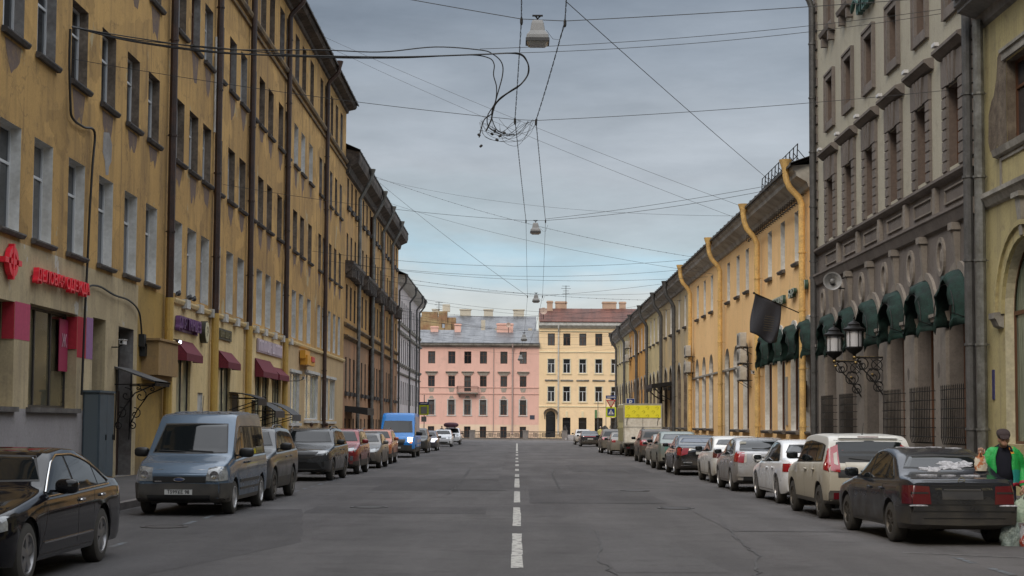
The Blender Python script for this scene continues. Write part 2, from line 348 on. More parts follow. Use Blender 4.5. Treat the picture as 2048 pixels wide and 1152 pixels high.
def wall(T, u0, u1, z0, z1, ops, m, parent, depth=.38, rev=None, name='wall'):
    "a wall with real openings; an opening is (u0,u1,z0,z1[,arch][,reveal index]); reveals reach back by depth"
    mb = MB(T); us = sorted({u0, u1} | {min(max(v, u0), u1) for o in ops for v in o[:2]}); zs = sorted({z0, z1} | {v for o in ops for v in o[2:4] if z0 < v < z1})
    for i in range(len(us)-1):
        uc = (us[i]+us[i+1])/2; col = [o for o in ops if o[0] < uc < o[1]]; run = None
        for j in range(len(zs)-1):
            zc = (zs[j]+zs[j+1])/2; hole = any(o[2] < zc < o[3] for o in col)
            if not hole and run is None: run = zs[j]
            if hole and run is not None: mb.quad((us[i], 0, run), (us[i+1], 0, run), (us[i+1], 0, zs[j]), (us[i], 0, zs[j])); run = None
        if run is not None: mb.quad((us[i], 0, run), (us[i+1], 0, run), (us[i+1], 0, z1), (us[i], 0, z1))
    for o in ops:
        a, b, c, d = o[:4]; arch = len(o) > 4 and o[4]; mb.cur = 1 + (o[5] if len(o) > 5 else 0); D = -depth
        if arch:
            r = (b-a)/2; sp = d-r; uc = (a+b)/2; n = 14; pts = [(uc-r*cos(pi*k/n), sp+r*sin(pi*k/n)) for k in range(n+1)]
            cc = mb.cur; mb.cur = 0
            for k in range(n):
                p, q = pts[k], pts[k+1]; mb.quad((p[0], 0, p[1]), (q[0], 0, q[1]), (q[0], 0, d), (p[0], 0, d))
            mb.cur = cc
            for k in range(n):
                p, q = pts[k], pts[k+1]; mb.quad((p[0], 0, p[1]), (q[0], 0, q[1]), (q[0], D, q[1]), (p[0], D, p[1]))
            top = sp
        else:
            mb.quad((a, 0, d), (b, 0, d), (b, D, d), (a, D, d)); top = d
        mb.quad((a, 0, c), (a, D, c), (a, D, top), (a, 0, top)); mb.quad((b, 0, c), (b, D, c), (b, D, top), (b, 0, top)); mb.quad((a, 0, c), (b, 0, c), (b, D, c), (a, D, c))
    return mb.build(name, [m]+(rev or [revw]), parent, recalc=False)
WP = {}
def winmesh(w, h, style, fm, arch=0):
    k = (round(w, 2), round(h, 2), style, fm.name, arch)
    if k in WP: return WP[k]
    f = MB(); t, d = .07, .07; x = w/2; hs = h-x if arch else h
    if arch:
        f.box(-x, -x+t, 0, d, 0, hs); f.box(x-t, x, 0, d, 0, hs)
        n = 12; P = [(x*cos(pi*i/n), hs+x*sin(pi*i/n)) for i in range(n+1)]; Q = [((x-t)*cos(pi*i/n), hs+(x-t)*sin(pi*i/n)) for i in range(n+1)]
        for i in range(n):
            f.add([(P[i][0], 0, P[i][1]), (P[i+1][0], 0, P[i+1][1]), (Q[i+1][0], 0, Q[i+1][1]), (Q[i][0], 0, Q[i][1])], [(0, 1, 2, 3)])
        f.box(-x+t, x-t, 0, d, hs-.05, hs+.05)
    else:
        f.box(-x, -x+t, 0, d, 0, h); f.box(x-t, x, 0, d, 0, h); f.box(-x+t, x-t, 0, d, h-t, h)
    f.box(-x+t, x-t, 0, d, 0, t)
    if style in ('T', 'X'): zt = h*.66 if not arch else hs
    if style == 'T':     # transom and a mullion below
        f.box(-x+t, x-t, .002, d-.002, zt-.035, zt+.035); f.box(-.05, .05, .002, d-.002, t, zt-.035)
    if style == 'X':
        f.box(-x+t, x-t, .002, d-.002, zt-.03, zt+.03); f.box(-.035, .035, .004, d-.004, t, (hs+x-.05) if arch else h-t)
    if style == 'M': f.box(-.04, .04, .002, d-.002, t, h-t if not arch else hs)
    if style == 'MM':
        for q in (-w/6, w/6): f.box(q-.04, q+.04, .002, d-.002, t, h-t)
    if style == 'H': f.box(-x+t, x-t, .002, d-.002, h*.78-.04, h*.78+.04)
    g = MB()
    if arch: g.poly([(-x+.03, .045, .03), (x-.03, .045, .03)]+[((x-.03)*cos(pi*i/12), .045, hs+(x-.03)*sin(pi*i/12)) for i in range(13)])
    else: g.quad((-x+.03, .045, .03), (x-.03, .045, .03), (x-.03, .045, h-.03), (-x+.03, .045, h-.03))
    fo = f.build('window', fm, None); go = g.build('pane', g1, None, recalc=False)
    fme, gme = fo.data, go.data; bpy.data.objects.remove(fo); bpy.data.objects.remove(go)
    WP[k] = (fme, gme); return WP[k]
PM = {}
def window(parent, side, u, z, w, h, style='T', fm=None, gm=None, n=-.25, arch=0, name='window'):
    fme, gme = winmesh(w, h, style, fm or frw, arch); gm = gm or random.choice((g1, g1, g3, g2))
    kk = (gme.name, gm.name)
    if kk not in PM:
        c = gme.copy(); c.materials.clear(); c.materials.append(gm); PM[kk] = c
    T = {'L': TL, 'R': TR, 'F': TF}[side]
    o = link(name, fme, parent, T(u, n, z), RZ[side])
    if parent.name in ABS: o.matrix_parent_inverse = ABS[parent.name]
    link('pane', PM[kk], o)
    return o
def slab(T, parent, name, m, u0, u1, n0, n1, z0, z1, lip=0):
    mb = MB(T); mb.box(u0, u1, n0, n1, z0, z1); return mb.build(name, m, parent)
SLP = {}
def sill(parent, side, u, z, w, m, d=.14, h=.14):
    k = (round(w, 2), m.name, d, h)
    if k not in SLP:
        b = MB(); b.prism([(-.02, 0), (-d-.02, -.03), (-d-.02, -.07), (-d+.03, -h), (-.02, -h)], -w/2, w/2, 0)
        o = b.build('sill', m, None); SLP[k] = o.data; bpy.data.objects.remove(o)
    T = {'L': TL, 'R': TR, 'F': TF}[side]
    o = link('sill', SLP[k], parent, T(u, 0, z), RZ[side]); o.matrix_parent_inverse = ABS[parent.name]; return o
def profile_band(T, parent, name, m, u0, u1, prof, smooth=False):
    "moulding: prof is (n,z) polygon swept along u"
    mb = MB(T); mb.prism(prof, u0, u1, 0); return mb.build(name, m, parent)
def pipe(T, parent, m, u, segs, r=.085, n=.16, name='downpipe', coll=2.0, mats2=None, z_split=None, top=None, bot=0.0):
    "rain pipe on the wall: straight run, collars, wall clamps and an optional swan neck with a funnel"
    mb = MB(T); z1 = segs
    if T is not TF: u *= (12-n)/12
    a = [(u, n, bot)]
    pts = [(u, n+.16, bot+.02), (u, n+.03, bot+.22), (u, n, bot+.4)]
    if z_split:
        mb.tube(pts+[(u, n, z_split)], r*1.15, 10); mb.cur = 1; pts = [(u, n, z_split-.002)]
    pts += [(u, n, z1)]
    if top: pts += [(u, n+t[0], t[1]) for t in top]
    mb.tube(pts, r, 10)
    if top:
        e0, e1 = top[-1]; mb.lathe([(r, 0), (r*1.1, .15), (r*1.9, .5), (r*2.0, .56), (r*1.7, .55)], (u, n+e0, e1), 2, 10)
    z = bot+1.6
    while z < z1-.3:
        mb.cur = 1 if z_split and z > z_split else 0
        mb.lathe([(r*1.22, -.03), (r*1.22, .03)], (u, n, z), 2, 10); mb.tube([(u, n, z), (u, -.01, z)], .012, 4); z += coll
    mats = [m] if not mats2 else [mats2, m]
    return mb.build(name, mats, parent, smooth=True)
# ---------------------------------------------------------------- ground
asph = plaster('asphalt', (.116, .109, .108), (.088, .083, .083), (.060, .056, .055), .14, .25, 0, bump=.7, grain=(.85, 1.15), fine=(85, .62, 1.42))
asphp = plaster('asphalt_patch_dark', (.090, .085, .085), (.076, .072, .072), (.056, .052, .052), .3, .15, 0, bump=.7, grain=(.85, 1.15), fine=(85, .62, 1.42))
asphl = plaster('asphalt_patch_light', (.116, .110, .110), (.095, .09, .09), (.07, .066, .065), .3, .15, 0, bump=.7, grain=(.85, 1.15), fine=(85, .62, 1.42))
pave = plaster('pavement_asphalt', (.095, .088, .085), (.075, .07, .068), (.055, .05, .048), .4, .1, 0, bump=.4)
kerbm = plaster('granite_kerb', (.22, .20, .19), (.17, .155, .145), (.10, .09, .085), 1.5, .2, 0, bump=.4)
white = mat('road_paint_white', (.42, .405, .37), .85, var=.25, scale=7, col2=(.11, .105, .105), space='World', thr=(.50, .62), bump=.2)
bluep = mat('road_paint_faded_blue', (.115, .135, .155), .95, var=.1, scale=6, col2=(.075, .071, .07), space='World', thr=(.42, .55))
def strip(xs, ys, zoff, m, name, kind=True):
    "sheet following the slope of the street"
    mb = MB()
    for i in range(len(ys)-1):
        for j in range(len(xs)-1):
            mb.quad((xs[j], ys[i], G(ys[i])+zoff), (xs[j+1], ys[i], G(ys[i])+zoff), (xs[j+1], ys[i+1], G(ys[i+1])+zoff), (xs[j], ys[i+1], G(ys[i+1])+zoff))
    o = mb.build(name, m, None, recalc=False)
    return struct(o)
yy = [-60, -20, 10, 35]+[35+k*12 for k in range(1, 14)]+[197]
strip([-900, -12.3], [-60, 35, 222.6], -.45, pave, 'ground'); 
strip([12.3, 900], [-60, 35, 222.6], -.45, pave, 'ground')
strip([-7.9, 7.75], yy, 0, asph, 'road')
strip([-120, 120], [197, 205, 221.9], 0, asph, 'embankment_road')
def side(x0, x1, kx, sgn, name):
    strip([x0, x1], yy, SW, pave, name)
    mb = MB()
    for i in range(len(yy)-1):
        a, b = yy[i], yy[i+1]
        for xa, xb in ((kx, kx+sgn*.18),):
            mb.add([(xa, a, G(a)-.3), (xb, a, G(a)-.3), (xb, a, G(a)+SW+.006), (xa, a, G(a)+SW+.006), (xa, b, G(b)-.3), (xb, b, G(b)-.3), (xb, b, G(b)+SW+.006), (xa, b, G(b)+SW+.006)],
                   [(0, 1, 2, 3), (4, 5, 6, 7), (2, 3, 7, 6), (0, 3, 7, 4), (1, 2, 6, 5)])
    struct(mb.build('kerb', kerbm, None))
side(-12.05, -8.08, -7.9, -1, 'pavement'); side(7.93, 12.05, 7.75, 1, 'pavement')
# road markings
mb = MB()
def dash(y0, y1, w=.074, x=.01):
    n = max(1, int((y1-y0)/2))
    for k in range(n):
        a, b = y0+(y1-y0)*k/n, y0+(y1-y0)*(k+1)/n; j = [random.uniform(-.008, .008) for _ in range(4)]
        mb.quad((x-w+j[0], a, G(a)+.006), (x+w+j[1], a, G(a)+.006), (x+w+j[2], b, G(b)+.006), (x-w+j[3], b, G(b)+.006))
for a, b in ((12, 18), (19.95, 26.1), (28, 34.1), (36.3, 42.6), (45.4, 53.4), (55.4, 58.6), (63, 66), (71, 74.5), (79, 82), (87, 91), (98, 103), (108.5, 113), (116.5, 176)): dash(a, b)
struct(mb.build('road_marking', white, None, recalc=False))
mb = MB()
y = 16
while y < 190:
    for x in (5.98, -5.75):
        xx = x+(.35 if (x > 0 and y > 28) else 0)
        if random.random() < .85: mb.quad((xx-.05, y, G(y)+.006), (xx+.05, y, G(y)+.006), (xx+.05, y+.9, G(y+.9)+.006), (xx-.05, y+.9, G(y+.9)+.006))
    y += 1.7
struct(mb.build('road_marking', bluep, None, recalc=False))
mb = MB()
mb.quad((5.45, 22.7, .006), (7.6, 21.6, .006), (7.6, 21.7, .006), (5.45, 22.8, .006))
struct(mb.build('road_marking', mat('worn_grey_line', (.16, .155, .15), .9, col2=(.08, .075, .074), scale=5, space='World', thr=(.45, .6)), None, recalc=False))
# repaired patches and cracks in the asphalt
def patch(poly, m):
    b = MB(); n = len(poly)
    pts = []
    for i in range(n):
        a, c = poly[i], poly[(i+1) % n]; k = max(1, int(math.dist(a, c)/.8))
        for t in range(k):
            f = t/k; pts.append((a[0]+(c[0]-a[0])*f+random.uniform(-.03, .03), a[1]+(c[1]-a[1])*f+random.uniform(-.06, .06)))
    patch.k += 1; zo = .0022 + .0002*patch.k
    if max(p[1] for p in pts) > 35: zo += .003
    b.poly([(p[0], p[1], G(p[1])+zo) for p in pts]); struct(b.build('asphalt_patch', m, None, recalc=False))
patch.k = 0
patch([(-7.8, 33), (-4.4, 33), (-3.2, 24), (-4.4, 18.2), (-7.8, 18)], asphp)
patch([(-4.2, 31.5), (-.6, 31.5), (-.6, 34), (-4.2, 34)], asphp)
patch([(.3, 36), (3.4, 36), (3.4, 44), (.3, 44)], asphp)
patch([(3.6, 27), (5.6, 27), (5.6, 35), (3.6, 35)], asphl)
patch([(-3.9, 43), (-.3, 43), (-.6, 52), (-4.0, 52)], asphp)
patch([(1.2, 19.5), (2.6, 19.5), (2.2, 27), (1.2, 27)], asphl)
for y0, y1 in ((52.4, 75), (75, 105), (105, 150), (150, 190)):
    patch([(-3.2, y0), (-.6, y0), (-.6, y1), (-3.2, y1)], asphl)
patch([(2.2, 62), (5.2, 62), (5.2, 74), (2.2, 74)], asphp)
crackm = mat('crack_tar', (.045, .042, .042), .8, col2=(.075, .071, .07), scale=3, space='World')
def crack(pts, wd=.015):
    wd = min(wd, .022)
    b = MB(); P = []
    for i in range(len(pts)-1):
        a, c = pts[i], pts[i+1]; k = max(2, int(math.dist(a, c)/.35))
        for t in range(k): f = t/k; P.append((a[0]+(c[0]-a[0])*f+random.uniform(-.05, .05), a[1]+(c[1]-a[1])*f+random.uniform(-.05, .05)))
    P.append(pts[-1])
    for i in range(len(P)-1):
        w0, w1 = wd*random.uniform(.4, 1.3), wd*random.uniform(.4, 1.3)
        a, c = P[i], P[i+1]; dz = .009 if a[1] < 34 else .012
        dx, dy = c[0]-a[0], c[1]-a[1]; L = math.hypot(dx, dy) or 1; nx, ny = -dy/L, dx/L
        b.quad((a[0]-nx*w0, a[1]-ny*w0, G(a[1])+dz), (a[0]+nx*w0, a[1]+ny*w0, G(a[1])+dz), (c[0]+nx*w1, c[1]+ny*w1, G(c[1])+dz), (c[0]-nx*w1, c[1]-ny*w1, G(c[1])+dz))
    struct(b.build('road_crack', crackm, None, recalc=False))
crack([(1.3, 27.5), (1.25, 24), (1.1, 21.5), (1.2, 18)])
crack([(4.0, 32), (3.5, 26), (3.3, 22), (2.6, 17.5)], .03)
crack([(-1.9, 66), (-1.7, 45), (-1.75, 40)], .05)
crack([(1.9, 36), (3.4, 36.2)], .03); crack([(-1.9, 33), (.0, 33.4)], .03); crack([(1.2, 43), (1.3, 60), (1.6, 66)], .03)
crack([(2.4, 66), (4.4, 67), (4.2, 55)], .04); crack([(4.2, 31), (5.1, 30.6)], .03)
mhm = mat('cast_iron_cover', (.055, .05, .048), .6, metal=.4, var=.4, scale=20)
for i, (x, y, lb) in enumerate(((3.2, 43.5, 'worn round iron manhole cover, farther of the two in the right lane'), (3.38, 34.14, 'rusty manhole cover in the right lane opposite the white sedan'), (-5.95, 27.2, 'dark manhole cover in the asphalt by the black sedan and grey blue van'), (-3.1, 33.8, 'flat pale manhole cover in the left lane'))):
    b = MB(); b.lathe([(.40, -.03), (.40, .012), (.33, .012), (.33, .004), (.30, .004), (.30, .010)], (0, 0, 0), 2, 28)
    o = b.build('manhole_cover', mhm, None); o.location = (x, y, G(y)+(.002 if y < 35 else .006)); tag(o, lb, 'manhole cover', 'manhole covers in the road')
# ---------------------------------------------------------------- buildings: common
def massing(T, parent, u0, u1, zt, m, rm, ridge=3.5, depth=13, over=.7, eave_t=.12, ext=0):
    "gable walls, back wall and a pitched sheet roof with standing seams"
    b = MB(T)
    for u in (u0, u1): b.poly([(u, -.001, -1.2), (u, -depth, -1.2), (u, -depth, zt), (u, -depth/2, zt+ridge), (u, -.001, zt)])
    b.quad((u0, -depth, -1.2), (u1, -depth, -1.2), (u1, -depth, zt), (u0, -depth, zt)); b.build('side_wall', m, parent, recalc=False)
    r = MB(T); e = over; za = zt+eave_t; A, B = u0-ext, u1+ext
    for s0, s1 in (((e, za), (-depth/2, zt+ridge+.15)), ((-depth-e, za), (-depth/2, zt+ridge+.15))):
        r.quad((A, s0[0], s0[1]), (B, s0[0], s0[1]), (B, s1[0], s1[1]), (A, s1[0], s1[1]))
        r.quad((A, s0[0], s0[1]-.1), (B, s0[0], s0[1]-.1), (B, s1[0], s1[1]-.1), (A, s1[0], s1[1]-.1))
    r.quad((A, e, za-.1), (B, e, za-.1), (B, e, za), (A, e, za))
    k = A+.3
    while k < B: r.prism([(e, za), (-depth/2, zt+ridge+.15), (-depth/2, zt+ridge+.21), (e, za+.06)], k, k+.04, 0); k += 1.6
    return r.build('roof', rm, parent)
def stains(T, parent, items):
    b = MB(T)
    for u, z, w, h in items:
        n = 5; top = [(u-w/2+w*i/n, z) for i in range(n+1)]; bot = [(u+w*(.42-.84*i/n), z-h*(random.uniform(.55, 1.0) if 0 < i < n else random.uniform(.2, .5))) for i in range(n+1)]
        b.poly([(p[0], .004, p[1]) for p in top+bot])
    return b.build('soot_streak', soot, parent, recalc=False)
# ================================================================ LEFT: tall ochre apartment house
A = building('apartment_house', (-12, 65, 0), 'tall five storey ochre house lining the left side, with brown rain pipes and dark cornice', 'building')
cols = [u*3.05-58 for u in range(27)]+[25.2, 28.3, 31.3, 34.4, 37.4, 40.05, 43.1, 46.2, 49.2, 52.0, 56.0, 58.5, 61.0, 63.4, 66.3, 68.95, 71.5, 73.95, 76.6, 79.9, 82.2, 85.5, 88.3, 91.7, 96.3, 98.6, 101.7, 104.5, 107.3]
rows = [(6.25, 8.8, 0), (10.9, 13.1, 1), (15.5, 17.75, 2), (20.1, 22.6, 3)]
rr = random.Random(3); ops = []; W = 1.6
kinds = {}
for i, u in enumerate(cols):
    for j, (a, b_, k) in enumerate(rows):
        w_ = W if u < 95 else 1.35
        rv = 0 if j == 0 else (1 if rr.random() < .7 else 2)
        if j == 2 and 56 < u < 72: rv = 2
        if j == 2 and u > 84 and u < 93: rv = 0
        ops.append((u-w_/2, u+w_/2, a, b_, 0, rv)); kinds[(i, j)] = w_
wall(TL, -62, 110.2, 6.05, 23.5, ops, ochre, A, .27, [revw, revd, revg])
for i, u in enumerate(cols):
    for j, (a, b_, k) in enumerate(rows):
        w_ = kinds[(i, j)]
        window(A, 'L', u, a, w_, b_-a, 'T' if rr.random() < .8 else 'X', frw if (j < 2 or rr.random() < .5) else frb)
        if j in (1, 2): sill(A, 'L', u, a+.02, w_+.26, sillm, .14, .15)
        if j == 0 and u < 53.5: sill(A, 'L', u, a+.02, w_+.24, sillg, .14, .14)
stains(TL, A, [(u, a-.18, 1.25, rr.uniform(.7, 1.2)) for u in cols for a in (10.9, 15.5) if rr.random() < .92])
# pale bare-plaster patch between two windows, and the belts
b = MB(TL); P = [(45.75, 10.1), (46.4, 10.2), (46.75, 9.9), (46.7, 9.4), (46.45, 9.2), (46.4, 8.95), (46.1, 8.9), (45.95, 9.3), (45.7, 9.5)]
b.poly([(p[0], .006, p[1]) for p in P]); b.build('bare_patch', plaster('bare_lime_patch', (.33, .32, .31), (.25, .235, .22), (.15, .13, .12), 1.5, .3), A, recalc=False)
bt = MB(TL); bt.prism([(-.05, 19.25), (.10, 19.28), (.12, 19.36), (-.05, 19.40)], -62, 110.2, 0); bt.prism([(-.05, 19.62), (.14, 19.66), (.20, 19.78), (.20, 19.86), (-.05, 19.93)], -62, 110.2, 0); bt.build('string_course', mat('sooty_belt', (.10, .075, .05), .85, var=.3, scale=1, col2=(.22, .15, .07), space='World'), A)
profile_band(TL, A, 'cornice', soffit, -62, 110.5, [(-.05, 23.2), (.12, 23.25), (.16, 23.42), (.60, 23.52), (.70, 23.66), (.70, 23.78), (-.05, 23.78)])
massing(TL, A, -62, 110.2, 23.7, ochre, roofd, 3.2, 13, .85, .12, .25)
for u in (71.5, 82.6, 99.5):  # funnels at the roof edge belong to the pipes
    pass
# brown pipes; lower run painted yellow like the shop fronts
for u, zs in ((54.95, 5.95), (63.35, 5.98), (71.4, 5.96), (82.7, 6.0)):
    pipe(TL, A, pipebr, u, 22.6, .13, .2, z_split=zs, mats2=pipeye, top=[(0, 22.6), (.1, 22.8), (.62, 23.35), (.66, 23.5)], coll=3.3)
pipe(TL, A, pipebr, 99.5, 22.6, .13, .2, top=[(0, 22.6), (.1, 22.8), (.62, 23.35), (.66, 23.5)], coll=3.3)
# thin white conduits beside the pipes
b = MB(TL)
for u, z0, z1 in ((62.2, 13.1, 16.9), (70.5, 12.6, 15.6), (81.6, 12.4, 15.5)): b.tube([(u, .05, z0), (u, .05, z1)], .05, 6)
b.build('conduit', trimw, A)
# ground floor, near part: bare beige shop front
g_ops = [(34.4, 38.05, 2.1, 4.6, 0, 3), (39.25, 43.5, 2.1, 4.66, 0, 3), (45.1, 46.5, .35, 4.7, 0, 3), (48.0, 49.9, .1, 4.62, 0, 2)]
wall(TL, -62, 44.4, 2.06, 6.05, [o for o in g_ops if o[0] < 44]+[(-55+8*k, -50+8*k, 2.1, 4.6, 0, 1) for k in range(10)], beige, A, .35, [revw, revd, revg, beige])
wall(TL, -62, 44.4, -1.2, 2.06, [], lilacgrey, A)
wall(TL, 44.4, 50.4, -1.2, 6.05, g_ops[2:], beige, A, .45, [revw, revd, revg, beige])
wall(TL, 50.4, 55.3, -1.2, 6.05, [], plaster('ochre_ground_plaster', (.42, .275, .085), (.34, .23, .08), (.2, .14, .07), .4, .4, 0, grime=((.12, .10, .08), 1.2, .7)), A)
for k in range(10): window(A, 'L', -52.5+8*k, 2.1, 5, 2.5, 'MM', frd, gshop2, -.3, name='shop_window')
window(A, 'L', 36.22, 2.1, 3.65, 2.5, 'MM', frd, gshop, -.33, name='shop_window'); window(A, 'L', 41.37, 2.1, 4.25, 2.56, 'MM', frd, gshop2, -.3, name='shop_window')
window(A, 'L', 45.8, .35, 1.4, 4.35, 'H', frd, g1, -.42, name='shop_window')
window(A, 'L', 48.95, 2.7, 1.9, 1.92, 'M', frd, g1, -.43, name='fanlight')
dr = MB(TL); dr.box(48.0, 49.9, -.44, -.40, .1, 2.7); dr.box(48.15, 48.85, -.40, -.38, .3, 1.3); dr.box(49.05, 49.75, -.40, -.38, .3, 1.3); dr.box(48.15, 48.85, -.40, -.38, 1.5, 2.5); dr.box(49.05, 49.75, -.40, -.38, 1.5, 2.5)
do = dr.build('door', mat('dark_brown_door', (.045, .025, .018), .6), A)
hh = MB(TL); hh.tube([(48.9, -.37, 1.1), (48.9, -.33, 1.1), (48.9, -.33, 1.3), (48.9, -.37, 1.3)], .012, 6); hh.build('handle', ironm, do)
b = MB(TL); b.box(39.1, 43.65, -.02, .12, 1.98, 2.1); b.box(34.2, 38.2, -.02, .12, 1.98, 2.1); b.build('sill', sillg, A)
# painted red, magenta and violet bands between the shop windows
def paint(u0, u1, z0, z1, c, nm, n=.005):
    q = MB(TL); q.quad((u0, n, z0), (u1, n, z0), (u1, n, z1), (u0, n, z1)); q.build('painted_band', mat(nm, c, .8, var=.12, scale=1.5, space='World'), A, recalc=False)
paint(38.05, 39.25, 3.72, 4.62, (.42, .055, .115), 'magenta_paint'); paint(43.5, 44.39, 3.5, 4.62, (.40, .02, .035), 'red_paint')
paint(44.41, 45.1, 3.5, 4.66, (.27, .13, .27), 'violet_paint')
for u_, c_ in ((43.46, 'red_paint'), (38.01, 'red_paint')): q = MB(TL); q.box(u_, u_+.035, -.29, -.002, 3.72, 4.6); q.build('painted_band', MATS['red_paint'], A)
q = MB(TL); q.box(42.6, 43.4, -.24, -.22, 3.1, 4.5); q.build('window_poster', mat('raspberry_poster', (.30, .02, .07), .6), A)
tx = text_obj('Ж', .5, mat('pale_poster_print', (.5, .3, .35), .6), 'poster_print', None, .003); tx.location = TL(43.0, -.205, 3.9); tx.rotation_euler = (0, 0, RZ['L']); tx.parent = A; tx.matrix_parent_inverse = ABS[A.name]
b = MB(TL)    # clothes dummies and shelves behind the glass
for i in range(7): b.blob((39.9+i*.5, -.5, 2.55+.1*(i % 3)), (.16, .1, .42), 2.5, 8, 6)
b.build('shop_display', mat('dark_clothes', (.03, .035, .045), .8, var=.5, scale=4), A)
# ground floor: yellow shops
y_ops = [(56.3, 58.7, 1.75, 4.3, 0, 3), (60.1, 61.05, .1, 2.85, 0, 0), (64.4, 66.8, .45, 4.2, 0, 3), (67.4, 69.0, .15, 2.9, 0, 3), (73.3, 74.9, .6, 4.2, 0, 3), (75.3, 77.2, .6, 4.2, 0, 3), (78.4, 81.0, .6, 3.95, 0, 3)]
wall(TL, 55.3, 83.1, -1.2, 6.05, y_ops, yellow, A, .12, [revw, revd, revg, yellow])
window(A, 'L', 57.5, 1.75, 2.4, 2.55, 'M', frd, gpale, -.09, name='shop_window'); window(A, 'L', 65.6, .45, 2.4, 3.75, 'M', frd, gpale, -.09, name='shop_window')
window(A, 'L', 74.1, .6, 1.6, 3.6, 'X', frd, gpale, -.09, name='shop_window'); window(A, 'L', 76.25, .6, 1.9, 3.6, 'X', frd, gpale, -.09, name='shop_window'); window(A, 'L', 79.7, .6, 2.6, 3.35, 'MM', frd, gpale, -.09, name='shop_window')
b = MB(TL); b.box(60.12, 61.03, -.11, -.06, .1, 2.83); b.build('door', trimw, A)
b = MB(TL); b.box(67.42, 68.98, -.11, -.06, .15, 2.88); b.build('door', frd, A)
b = MB(TL); b.box(56.1, 58.9, -.02, .13, 1.62, 1.75); b.build('sill', sillg, A)
# corbelled course over the shops
b = MB(TL); b.prism([(-.04, 5.86), (.10, 5.9), (.14, 6.0), (.14, 6.06), (-.04, 6.1)], 55.3, 110.2, 0); b.build('string_course', yellow, A)
b = MB(TL)
for i, u in enumerate(cols):
    if 55.3 < u < 83:
        nx = cols[i+1]; c = (u+nx)/2; b.box(c-.32, c+.32, -.02, .2, 5.8, 6.12)
b.build('corbel', trimw, A)
# ground floor: pinkish beige shops beyond the fourth pipe
p_ops = [(84.6, 88.2, 1.6, 4.4, 0, 0), (90.4, 96.3, 1.9, 4.55, 0, 0), (98.0, 101.5, 1.9, 4.5, 0, 0), (102.4, 105.2, 1.9, 4.5, 0, 0), (102.2, 103.6, -.2, 1.5, 0, 1)]
wall(TL, 83.1, 110.2, -1.2, 6.05, p_ops, pinkbeige, A, .14, [revw, revd, revg])
for u, z, w_, h in ((86.4, 1.6, 3.6, 2.8), (93.35, 1.9, 5.9, 2.65), (99.75, 1.9, 3.5, 2.6), (103.8, 1.9, 2.8, 2.6)): window(A, 'L', u, z, w_, h, 'MM', frw, gpale, -.11, name='shop_window')
for a, c, z in ((84.3, 88.5, 4.4), (90.1, 96.6, 4.55), (97.7, 101.8, 4.5), (102.1, 105.5, 4.5)):
    b = MB(TL); b.box(a, c, -.01, .1, z, z+.16); b.box(a, c, -.01, .12, z-2.85, z-2.70); b.build('window_surround', trimw, A)
# boxy bay over the pavement next to the entrance
b = MB(TL); b.box(51.0, 53.9, -.02, .55, 3.25, 4.35); b.box(50.9, 54.0, -.02, .6, 4.35, 4.42); b.box(51.2, 53.7, -.02, .4, 3.1, 3.25); b.build('wall_box', plaster('brown_ochre_box', (.36, .23, .10), (.30, .2, .1), (.18, .13, .08), .8, .5), A)
# ================================================================ LEFT: second house, dark timber eaves
B = building('apartment_house', (-12, 135, 0), 'orange ochre house with deep dark eaves and grey rain pipes, beyond the tall ochre house', 'building')
c2 = [111.9, 114.6, 117.4, 123.2, 126.2, 129.2, 134.0, 136.6, 139.3, 143.8, 146.6, 149.6, 154.4, 157.2]
UP, MD, LO = [], [], []
for u in c2: UP += [(u-.55, u+.55, 16.9, 18.9, 0, 1), (u-.55, u+.55, 13.0, 15.0, 0, 1)]; MD += [(u-.6, u+.6, 9.0, 11.4, 0, 1)]; LO += [(u-.55, u+.55, 3.9, 6.3, 0, 1), (u-.5, u+.5, .6, 2.0, 0, 1)]
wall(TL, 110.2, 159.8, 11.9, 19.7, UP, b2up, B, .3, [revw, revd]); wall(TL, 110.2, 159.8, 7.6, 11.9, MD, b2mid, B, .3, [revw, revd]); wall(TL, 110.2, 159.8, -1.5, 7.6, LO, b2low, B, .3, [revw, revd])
for u in c2:
    for z, h, w_ in ((16.9, 2, 1.1), (13.0, 2, 1.1), (9.0, 2.4, 1.2), (3.9, 2.4, 1.1), (.6, 1.4, 1.0)): window(B, 'L', u, z, w_, h, 'X', frb if z > 5 else frd, None, -.28)
    for z in (16.9, 13.0, 3.9): sill(B, 'L', u, z, 1.5, sillm, .2, .3)
for a, z in ((8.45, .2), (7.6, .28)): profile_band(TL, B, 'string_course', mat('sooty_belt', (.1, .1, .1)), 110.2, 159.8, [(-.05, a-.1), (.1, a), (z, a+.12), (z, a+.2), (-.05, a+.26)])
for a, c in ((110.6, 119.4), (122, 130.6), (132.9, 140.5), (142.6, 151), (153.2, 158.6)):
    b = MB(TL); b.prism([(-.05, 12.0), (.35, 12.3), (.6, 12.75), (.6, 12.95), (-.05, 13.0)], a, c, 0)
    for k in range(int((c-a)/.9)): b.box(a+.2+k*.9, a+.55+k*.9, .02, .5+.12*random.random(), 11.75+.2*random.random(), 12.5)
    b.build('window_hood', soffit, B)
profile_band(TL, B, 'cornice', soffit, 110.3, 160.0, [(-.05, 19.0), (.2, 19.1), (.3, 19.5), (.85, 19.75), (.95, 20.1), (.95, 20.55), (-.05, 20.75)])
massing(TL, B, 110.25, 159.8, 20.5, b2up, roofd, 3.2, 13, 1.0, .15, .1)
for u in (120.6, 132.2, 141.6, 152.2): pipe(TL, B, pipelt, u, 18.2, .14, .3, top=[(0, 18.2), (.75, 19.6), (.85, 19.9)], coll=3, bot=-.4)
